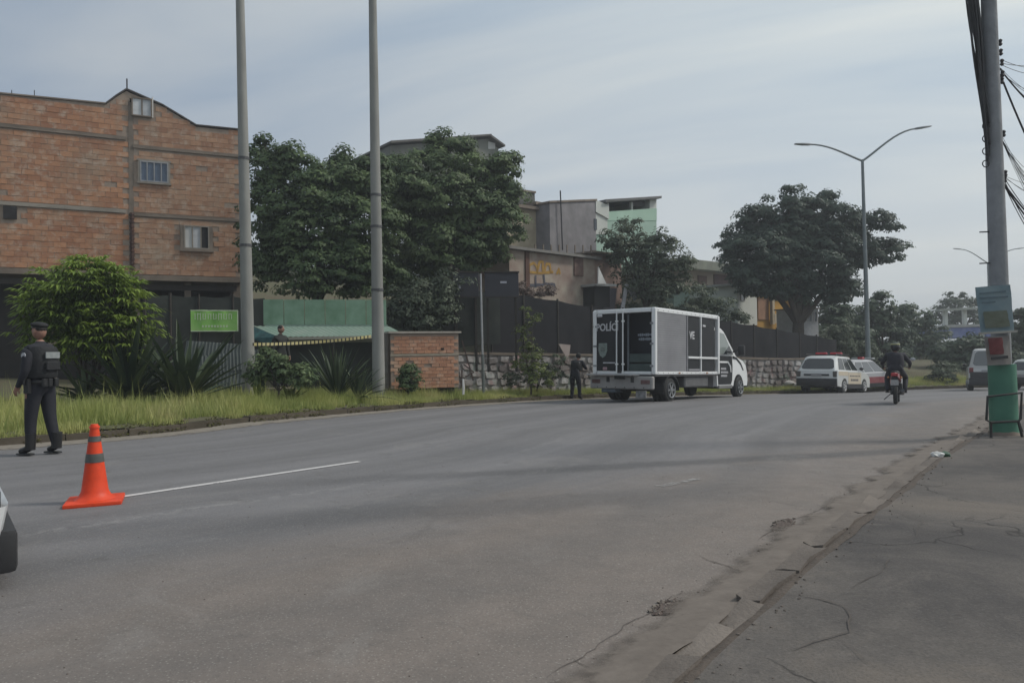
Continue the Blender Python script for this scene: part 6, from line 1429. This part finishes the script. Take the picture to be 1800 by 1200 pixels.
b = MB(); P = [(5.20, 2.27), (5.98, 1.53)]; b.prism([(P[0][0] + .02, -.72, P[0][1]), (P[0][0] + .02, .72, P[0][1]), (P[1][0] + .02, .80, P[1][1]), (P[1][0] + .02, -.80, P[1][1])], (.012, 0, .012)); b.build('windscreen', GLS, tT_)
for s in (-1, 1):
    b = MB(); b.bar((5.62, s * 1.0, 1.60), (5.66, s * 1.26, 1.68), .05); b.build('mirror_arm', BLK, tT_); b = MB(); b.box((5.68, s * 1.30, 1.66), (.14, .22, .36)); b.build('mirror', BLK, tT_, bevel=.05, seg=2)
    b = MB(); b.box((6.86, s * .78, .98), (.24, .26, .26)); b.build('headlight', pm('headlight_clear', (.45, .47, .48)), tT_, bevel=.06)
tb('front_bumper', (6.98, 0, .50), (.22, 1.9, .28), BLK, .05, seg=2); tb('sill_step', (5.0, -.97, .40), (1.1, .10, .12), pm('step_grey', (.2, .2, .2)), .02); tb('front_wheel_gap', (4.38, 0, 1.0), (.06, 1.7, 1.2), pm('gap_grey', (.3, .3, .3)))

# ================================================================== PEOPLE
def capsule_dist(p, a, b):
    ab = b - a; t = max(0, min(1, (p - a).dot(ab) / max(ab.length_squared, 1e-9))); return (p - (a + ab * t)).length
def human(name, label, loc, rotz, J, mats, bone_mat, cat='person', scale=1.0, head_dir=0.0, group=None, headtilt=0, hairm=None):
    """one continuous skin grown over the joints; material of a face comes from the nearest bone"""
    t = thing(name, label, cat, loc, rotz, group)
    rad = dict(pelvis=.150, waist=.135, chest=.155, upper=.125, neck=.058, headb=.055, shL=.092, shR=.092, elL=.060, elR=.060, wrL=.034, wrR=.034, hpL=.118, hpR=.118, knL=.082, knR=.082, anL=.060, anR=.060, heL=.045, heR=.045, toL=.038, toR=.038, mthL=.095, mthR=.095)
    E = [('pelvis', 'waist'), ('waist', 'chest'), ('chest', 'upper'), ('upper', 'neck'), ('neck', 'headb')]
    for s in 'LR': E += [('upper', 'sh' + s), ('sh' + s, 'el' + s), ('el' + s, 'wr' + s), ('pelvis', 'hp' + s), ('hp' + s, 'kn' + s), ('kn' + s, 'an' + s), ('an' + s, 'to' + s)]
    names = list(J.keys()); V = [Vector(J[n]) for n in names]; idx = {n: i for i, n in enumerate(names)}; rr = [rad.get(n, .03) for n in names]; ee = [(idx[a], idx[b]) for a, b in E]
    bones = [(a, b, bone_mat.get(a[:2] + '-' + b[:2], 0)) for a, b in E]
    # hands: palm and five fingers
    fb = []
    for s in 'LR':
        w = Vector(J['wr' + s]); el = Vector(J['el' + s]); d = (w - el).normalized(); ou = Vector(J.get('palm' + s, (0, 1 if s == 'L' else -1, 0))); side = d.cross(ou).normalized(); ou = side.cross(d)
        palm = w + d * .055; V.append(palm); rr.append(.022); pi_ = len(V) - 1; ee.append((idx['wr' + s], pi_)); fb.append((w, palm))
        for k, (off, L) in enumerate(((-.026, .056), (-.009, .066), (.009, .062), (.024, .050))):
            a = palm + d * .034 + side * off; m = a + d * L * .5 - ou * .010; e = m + d * L * .38 - ou * .026
            for q, r_ in ((a, .0105), (m, .0095), (e, .0085)): V.append(q); rr.append(r_)
            n = len(V); ee += [(pi_, n - 3), (n - 3, n - 2), (n - 2, n - 1)]; fb += [(palm, e)]
        a = palm - d * .02 - side * .038; e = a + d * .045 - side * .016 - ou * .02; V += [a, e]; rr += [.012, .0095]; n = len(V); ee += [(pi_, n - 2), (n - 2, n - 1)]; fb.append((a, e))
    me = bpy.data.meshes.new('body'); me.from_pydata([v[:] for v in V], ee, []); o = bpy.data.objects.new('tmp', me); COL.objects.link(o)
    o.modifiers.new('s', 'SKIN')
    for i, v in enumerate(me.skin_vertices[0].data): v.radius = (rr[i], rr[i]); v.use_root = (i == idx['pelvis'])
    o.modifiers[0].use_smooth_shade = True; sb = o.modifiers.new('u', 'SUBSURF'); sb.levels = 2; sb.render_levels = 2
    dg = bpy.context.evaluated_depsgraph_get(); m2 = bpy.data.meshes.new_from_object(o.evaluated_get(dg)); bpy.data.objects.remove(o)
    bm = bmesh.new(); bm.from_mesh(m2)
    # head: skull, jaw, nose, ears, eyes, one with the body
    hb = Vector(J['headb']); HC = hb + Vector((.015, 0, .095)); RM = Matrix.Rotation(head_dir, 4, 'Z') @ Matrix.Rotation(headtilt, 4, 'Y'); nv = len(bm.verts)
    Tm = Matrix.Translation(HC) @ RM
    def ell(c, r, sub=3): return bmesh.ops.create_icosphere(bm, subdivisions=sub, radius=1, matrix=Tm @ Matrix.Translation(c) @ Matrix.Diagonal((r[0], r[1], r[2], 1)))['verts']
    for v in ell((0, 0, .01), (.097, .078, .118)):
        q = Tm.inverted() @ v.co
        if q.z < -.03: q.y *= 1 - .25 * min(1, (-.03 - q.z) / .08); q.x *= 1.0
        if q.x > .06 and -.01 < q.z < .035 and abs(q.y) > .018: q.x -= .008      # eye sockets
        if q.x > .06 and q.z < -.06: q.x += .006                                  # chin
        v.co = Tm @ q
    ell((.098, 0, -.008), (.018, .014, .026), 2); ell((.088, 0, -.046), (.014, .026, .007), 2)
    for s in (-1, 1): ell((-.005, s * .078, 0), (.022, .010, .032), 2); ell((.084, s * .032, .016), (.012, .014, .009), 1)
    bm.to_mesh(m2); bm.free()
    skin_i = 0
    for m_ in mats: m2.materials.append(m_)
    segs_ = [(Vector(J[a]), Vector(J[b]), mi) for a, b, mi in bones]
    for f in m2.polygons:
        c = f.center; best = 9; bi = 0
        if (c - HC).length < .16 and c.z > hb.z - .035: f.material_index = 0; f.use_smooth = True; continue
        for a, b_, mi in segs_:
            dd = capsule_dist(c, a, b_) - (0 if mi else .01)
            if dd < best: best, bi = dd, mi
        for a, b_ in fb:
            dd = capsule_dist(c, a, b_)
            if dd < best: best, bi = dd, 0
        f.material_index = bi; f.use_smooth = True
    link('body', m2, t); t.scale = (scale,) * 3
    return t, HC, RM
SKIN = pm('skin', (.34, .185, .135), (.26, .14, .10), 8, .55)
UNI = pm('uniform_navy', (.012, .013, .019), (.019, .020, .027), 7, .85, bump=.4, bscale=9); BOOT = pm('boot_black', (.012, .012, .013), (.02, .02, .02), 9, .4); VEST = pm('vest_black', (.010, .011, .013), (.017, .018, .020), 9, .8, bump=.4)
BM = {'pe-wa': 1, 'wa-ch': 1, 'ch-up': 1, 'up-ne': 1, 'ne-he': 1, 'up-sh': 1, 'sh-el': 1, 'el-wr': 1, 'pe-hp': 1, 'hp-kn': 1, 'kn-an': 1, 'an-to': 2}
def pose_stand(**k):
    J = dict(pelvis=(0, 0, .96), waist=(0, 0, 1.10), chest=(0.01, 0, 1.26), upper=(0, 0, 1.42), neck=(.0, 0, 1.50), headb=(.015, 0, 1.57), shL=(0, .185, 1.42), shR=(0, -.185, 1.42), elL=(-.02, .24, 1.14), elR=(-.02, -.24, 1.14), wrL=(.06, .25, .90), wrR=(.06, -.25, .90),
             hpL=(0, .10, .90), hpR=(0, -.10, .90), knL=(.02, .11, .50), knR=(.02, -.11, .50), anL=(0, .12, .09), anR=(0, -.12, .09), toL=(.17, .13, .04), toR=(.17, -.13, .04)); J.update(k); return J
# ---- officer at the left: faces left in profile, back partly to the camera
of = G(72, 800); Jo = pose_stand(knL=(.06, .10, .52), anL=(.06, .11, .09), toL=(.23, .13, .04), knR=(-.05, -.10, .50), anR=(-.15, -.11, .09), toR=(.02, -.13, .04), elL=(-.02, .25, 1.14), wrL=(.12, .24, .93), elR=(.0, -.23, 1.14), wrR=(.22, -.16, .98), headb=(.0, 0, 1.57), chest=(0, 0, 1.26), upper=(-.01, 0, 1.42))
RZ = R(166)
tO, HC, RM = human('person', 'officer in dark uniform and beret standing on the road behind the cone', (of.x, of.y, base(of.x, of.y) + .02), RZ, Jo, [SKIN, UNI, BOOT], BM, head_dir=R(0), scale=1.03)
Tm = Matrix.Translation(HC) @ RM
b = MB(); b.ball((0, 0, 0), 1, 3, (.115, .105, .045)); bmesh.ops.transform(b.bm, matrix=Tm @ Matrix.Translation((-.004, 0, .092)) @ Matrix.Rotation(R(-6), 4, 'Y'), verts=b.bm.verts[:]); b.build('beret', pm('beret_black', (.014, .014, .015)), tO, smooth=True)
b = MB(); b.lathe([(.100, -.012), (.101, .018), (.09, .018), (.09, -.012)], n=20); bmesh.ops.transform(b.bm, matrix=Tm @ Matrix.Translation((0, 0, .062)) @ Matrix.Diagonal((1, .84, 1, 1)), verts=b.bm.verts[:]); b.build('beret_band', BOOT, tO, smooth=True)
b = MB(); b.ball(Tm @ Vector((-.03, 0, .035)), 1, 2, (.075, .080, .055)); b.build('hair', pm('hair_dark', (.02, .015, .012)), tO, smooth=True)
def torso_shell(t, z0, z1, rx, ry, m, name, cx=0, n=20):
    b = MB(); b.loft([[Vector((cx + rx * k * math.cos(2 * math.pi * i / n), ry * k * math.copysign(abs(math.sin(2 * math.pi * i / n)) ** .8, math.sin(2 * math.pi * i / n)), z)) for i in range(n)] for z, k in ((z0, .94), (z0 + .03, 1), ((z0 + z1) / 2, 1.03), (z1 - .04, 1), (z1, .88))]); return b.build(name, m, t, smooth=True, ang=50)
torso_shell(tO, 1.04, 1.46, .195, .205, VEST, 'vest'); torso_shell(tO, .955, 1.01, .178, .186, BOOT, 'belt')
b = MB(); b.box((-.207, .0, 1.345), (.012, .22, .085)); b.build('back_label', pm('label_grey', (.30, .32, .32), (.2, .22, .22), 20), tO)
b = MB(); b.box((-.212, 0, 1.20), (.03, .22, .12)); b.build('back_pouch', VEST, tO, bevel=.01)
b = MB(); b.lathe([(.001, 0), (.037, 0), (.037, .008), (.001, .008)], (-.005, .262, 1.345), 14, 'Y'); b.build('sleeve_patch', pm('patch_white', (.50, .50, .52), (.3, .32, .36), 30), tO)
b = MB(); b.box((0, .205, .93), (.09, .05, .20)); b.box((.02, .24, 1.0), (.04, .03, .10)); b.build('holster', BOOT, tO, bevel=.01)
for y in (.02, .10, -.08): b = MB(); b.box((-.175, y, .975), (.05, .07, .11)); b.build('pouch', BOOT, tO, bevel=.01)
b = MB(); b.box((.31, -.09, 1.12), (.02, .05, .12)); b.build('radio', BOOT, tO, bevel=.006)
for s in 'LR':
    for q in (0,): 
        a = Vector(Jo['an' + s]); b = MB(); b.tube([a + Vector((0, 0, -.02)), a + Vector((-.01, 0, .20))], [.062, .066], 12); b.build('boot_shaft', BOOT, tO, smooth=True)
        tt = Vector(Jo['to' + s]); b = MB(); b.box(((a.x + tt.x) / 2 - .01, (a.y + tt.y) / 2, .012), ((tt - a).length + .07, .085, .024)); b.build('boot_sole', BOOT, tO, bevel=.01)
# ---- officer behind the truck, back to the camera, leaning in
p = at(1011, 600, 26.1); J2 = pose_stand(pelvis=(-.05, 0, .93), waist=(0, 0, 1.05), chest=(.08, 0, 1.18), upper=(.16, 0, 1.31), neck=(.20, 0, 1.37), headb=(.24, 0, 1.42), shL=(.15, .185, 1.31), shR=(.15, -.185, 1.31), elL=(.26, .25, 1.06), elR=(.28, -.26, 1.10), wrL=(.45, .18, 1.02), wrR=(.48, -.20, 1.08), hpL=(-.05, .10, .88), hpR=(-.05, -.10, .88), knL=(.0, .13, .48), knR=(.0, -.14, .48), anL=(-.03, .15, .09), anR=(-.03, -.16, .09), toL=(.14, .17, .04), toR=(.14, -.18, .04))
t2, HC2, RM2 = human('person', 'officer in dark clothes bending at the left rear of the truck', (p.x, p.y, ground_z(p.x, p.y) - .01), R(58), J2, [SKIN, UNI, BOOT], BM, headtilt=R(20))
b = MB(); b.ball(HC2 + Vector((-.01, 0, .03)), 1, 3, (.106, .090, .105)); b.build('cap', pm('beret_black', (.014, .014, .015)), t2, smooth=True)
b = MB(); b.bar((-.02, -.17, 1.30), (-.02, .17, 1.30), .02, .07); b.build('shoulder_band', pm('band_grey', (.34, .35, .36)), t2); o = t2.children[-1]
torso_shell(t2, 1.02, 1.34, .20, .19, VEST, 'vest', .08)
# ---- onlooker by the kiosk roof
p = at(493, 600, 21.4); J3 = pose_stand(); hz3 = at(490, 571, 21.4).z; gz3 = hz3 - 1.80
t3, HC3, RM3 = human('person', 'onlooker in dark top behind the caution tape by the kiosk roof', (p.x, p.y, gz3), R(-40), J3, [SKIN, pm('shirt_dark', (.02, .022, .02)), BOOT], BM, head_dir=R(30))
b = MB(); b.ball(HC3 + Vector((-.015, 0, .045)), 1, 3, (.10, .084, .085)); b.build('hair', pm('hair_dark', (.02, .015, .012)), t3, smooth=True)
tag(o := MB().box((0, 0, 0), (.9, .7, max(gz3 - ground_z(p.x, p.y), .1) + .2)).build('concrete_block', CONCD), 'low concrete block the onlooker stands on, hidden by shrubs', 'block'); o.location = (p.x, p.y, (gz3 + ground_z(p.x, p.y)) / 2 - .12)

# ---- motorcycle and rider
mp = G(1574, 712); MH = R(60)
tM_ = thing('motorcycle', 'red motorcycle riding away from the camera down the road', 'motorcycle', (mp.x, mp.y, base(mp.x, mp.y)), 0)
tM_.scale = (.89,) * 3; tM_.location.z += .02; tM_.rotation_euler = (0, -math.atan2(base(mp.x + math.cos(MH), mp.y + math.sin(MH)) - base(mp.x, mp.y), 1), MH)
REDP = paint('moto_red', (.20, .015, .025), .3)
def moto_wheel(x, r=.30, w=.10):
    b = MB(); b.lathe([(r * .78, -w / 2), (r * .92, -w / 2), (r, -w * .15), (r, w * .15), (r * .92, w / 2), (r * .78, w / 2)], (0, 0, 0), 26, 'Y'); o = b.build('wheel', TYRE, tM_, smooth=True, ang=45); o.location = (x, 0, r)
    b = MB(); b.lathe([(r * .74, -.052), (r * .80, -.052), (r * .80, .052), (r * .74, .052)], (0, 0, 0), 22, 'Y', False)
    for k in range(6): a = math.pi * k / 3; b.bar((0, 0, 0), (math.cos(a) * r * .76, 0, math.sin(a) * r * .76), .02, .03)
    b.build('rim', RIM, o)
moto_wheel(.15); moto_wheel(1.45)
def mt(name, fn, m, **k): b = MB(); fn(b); return b.build(name, m, tM_, **k)
mt('fuel_tank', lambda b: b.ball((.95, 0, .86), 1, 3, (.28, .16, .15)), REDP, smooth=True)
mt('tail_fairing', lambda b: b.loft([[(-.18, -.05, .80), (-.18, .05, .80), (-.18, .04, .90), (-.18, -.04, .90)], [(.1, -.13, .70), (.1, .13, .70), (.1, .11, .88), (.1, -.11, .88)], [(.55, -.14, .62), (.55, .14, .62), (.55, .12, .84), (.55, -.12, .84)]]), REDP, bevel=.02)
mt('seat', lambda b: b.loft([[(-.12, -.10, .88), (-.12, .10, .88), (-.12, .08, .94), (-.12, -.08, .94)], [(.35, -.14, .84), (.35, .14, .84), (.35, .12, .92), (.35, -.12, .92)], [(.78, -.10, .82), (.78, .10, .82), (.78, .08, .88), (.78, -.08, .88)]]), BLK, bevel=.02)
mt('engine', lambda b: (b.box((.78, 0, .42), (.42, .30, .34)), b.tube([(.85, 0, .5), (.95, 0, .74)], .09, 10)), pm('engine_dark', (.06, .06, .065), rough=.4), bevel=.02)
mt('rear_mudguard', lambda b: b.loft([[(-.16, -.08, .78), (-.16, .08, .78), (-.14, .08, .76), (-.14, -.08, .76)], [(-.26, -.08, .50), (-.26, .08, .50), (-.24, .08, .50), (-.24, -.08, .50)]]), BLK)
mt('tail_light', lambda b: b.box((-.20, 0, .84), (.05, .18, .09)), pm('moto_tail', (.42, .04, .05), rough=.3), bevel=.015)
mt('number_plate', lambda b: b.box((-.265, 0, .62), (.012, .20, .15)), pm('plate_white', (.42, .40, .40), (.3, .3, .3), 30))
mt('fork', lambda b: (b.tube([(1.45, .08, .30), (1.22, .08, .98)], .022, 8), b.tube([(1.45, -.08, .30), (1.22, -.08, .98)], .022, 8)), RIM)
mt('handlebar', lambda b: b.tube([(1.02, .36, 1.02), (1.14, .2, 1.06), (1.18, 0, 1.04), (1.14, -.2, 1.06), (1.02, -.36, 1.02)], .015, 8), BLK)
mt('headlight', lambda b: b.ball((1.32, 0, .94), .09, 2), pm('headlight_clear', (.45, .47, .48)), smooth=True)
mt('front_mudguard', lambda b: b.loft([[(1.45 + .34 * math.cos(a), -.06, .30 + .34 * math.sin(a)), (1.45 + .34 * math.cos(a), .06, .30 + .34 * math.sin(a)), (1.45 + .32 * math.cos(a), .06, .30 + .32 * math.sin(a)), (1.45 + .32 * math.cos(a), -.06, .30 + .32 * math.sin(a))] for a in (.6, 1.0, 1.5, 2.0, 2.5)]), REDP)
for s in (-1, 1):
    mt('mirror', lambda b: (b.tube([(1.10, s * .24, 1.05), (1.08, s * .38, 1.24)], .008, 6), b.ball((1.07, s * .42, 1.27), 1, 2, (.02, .075, .05))), pm('mirror_pale', (.50, .52, .54), rough=.2) if s < 0 else BLK, smooth=True)
    mt('indicator', lambda b: b.ball((-.12, s * .16, .76), .032, 2), pm('amber', (.4, .16, .04), rough=.3), smooth=True)
    mt('foot_peg', lambda b: b.tube([(.62, s * .12, .32), (.62, s * .28, .32)], .016, 6), BLK)
    mt('swing_arm', lambda b: b.bar((.15, s * .09, .30), (.62, s * .09, .38), .03, .05), BLK)
mt('exhaust', lambda b: b.tube([(.8, -.16, .28), (.3, -.17, .30), (-.12, -.19, .40)], [.03, .05, .055], 10), pm('exhaust_dark', (.07, .07, .075), rough=.35), smooth=True)
mt('side_stand', lambda b: b.tube([(.55, .12, .3), (.35, .3, .12)], .012, 6), BLK)
JR = dict(pelvis=(.34, 0, 1.00), waist=(.36, 0, 1.13), chest=(.42, 0, 1.26), upper=(.48, 0, 1.40), neck=(.50, 0, 1.47), headb=(.52, 0, 1.50), shL=(.47, .20, 1.38), shR=(.47, -.20, 1.38), elL=(.66, .36, 1.16), elR=(.66, -.36, 1.16), wrL=(.98, .34, 1.05), wrR=(.98, -.34, 1.05),
          hpL=(.36, .11, .95), hpR=(.36, -.11, .95), knL=(.80, .24, .74), knR=(.80, -.24, .74), anL=(.56, .22, .40), anR=(.56, -.22, .40), toL=(.72, .24, .34), toR=(.72, -.24, .34))
tR2, HC4, _ = human('person', 'rider in dark jacket and helmet seated on the red motorcycle', tM_.location[:], 0, JR, [SKIN, pm('jacket_navy', (.020, .022, .032), (.035, .032, .042), 6, .8), BOOT], BM); tR2.rotation_euler = tM_.rotation_euler; tR2.scale = (.89,) * 3
b = MB(); b.ball(HC4 + Vector((0, 0, .02)), 1, 3, (.150, .128, .140)); b.build('helmet', pm('helmet_black', (.02, .02, .022), rough=.25), tR2, smooth=True)
b = MB(); b.lathe([(.126, .07), (.112, .105), (.108, .102), (.121, .068)], HC4 + Vector((-.01, 0, .02)), 20); b.build('helmet_stripe', pm('helmet_yellow', (.36, .36, .17), (.28, .28, .14), 9), tR2, smooth=True)
torso_shell(tR2, 1.02, 1.42, .17, .215, pm('jacket_navy', (.020, .022, .032)), 'jacket', .42)
# ================================================================== AIR
def haze():
    b = MB(); b.box((0, 25, 9.5), (960, 1010, 26)); g = bpy.data.materials.new('haze'); g.use_nodes = True; n = g.node_tree; n.nodes.clear(); o_ = n.nodes.new('ShaderNodeOutputMaterial'); v = n.nodes.new('ShaderNodeVolumePrincipled')
    v.inputs['Color'].default_value = (.86, .90, .95, 1); v.inputs['Density'].default_value = .0019; v.inputs['Anisotropy'].default_value = .3; n.links.new(v.outputs[0], o_.inputs['Volume'])
    o = b.build('haze', g); tag(o, kind='stuff', label='thin pale haze over the whole street', cat='haze')
if True: haze()
print('objects', len(bpy.data.objects))
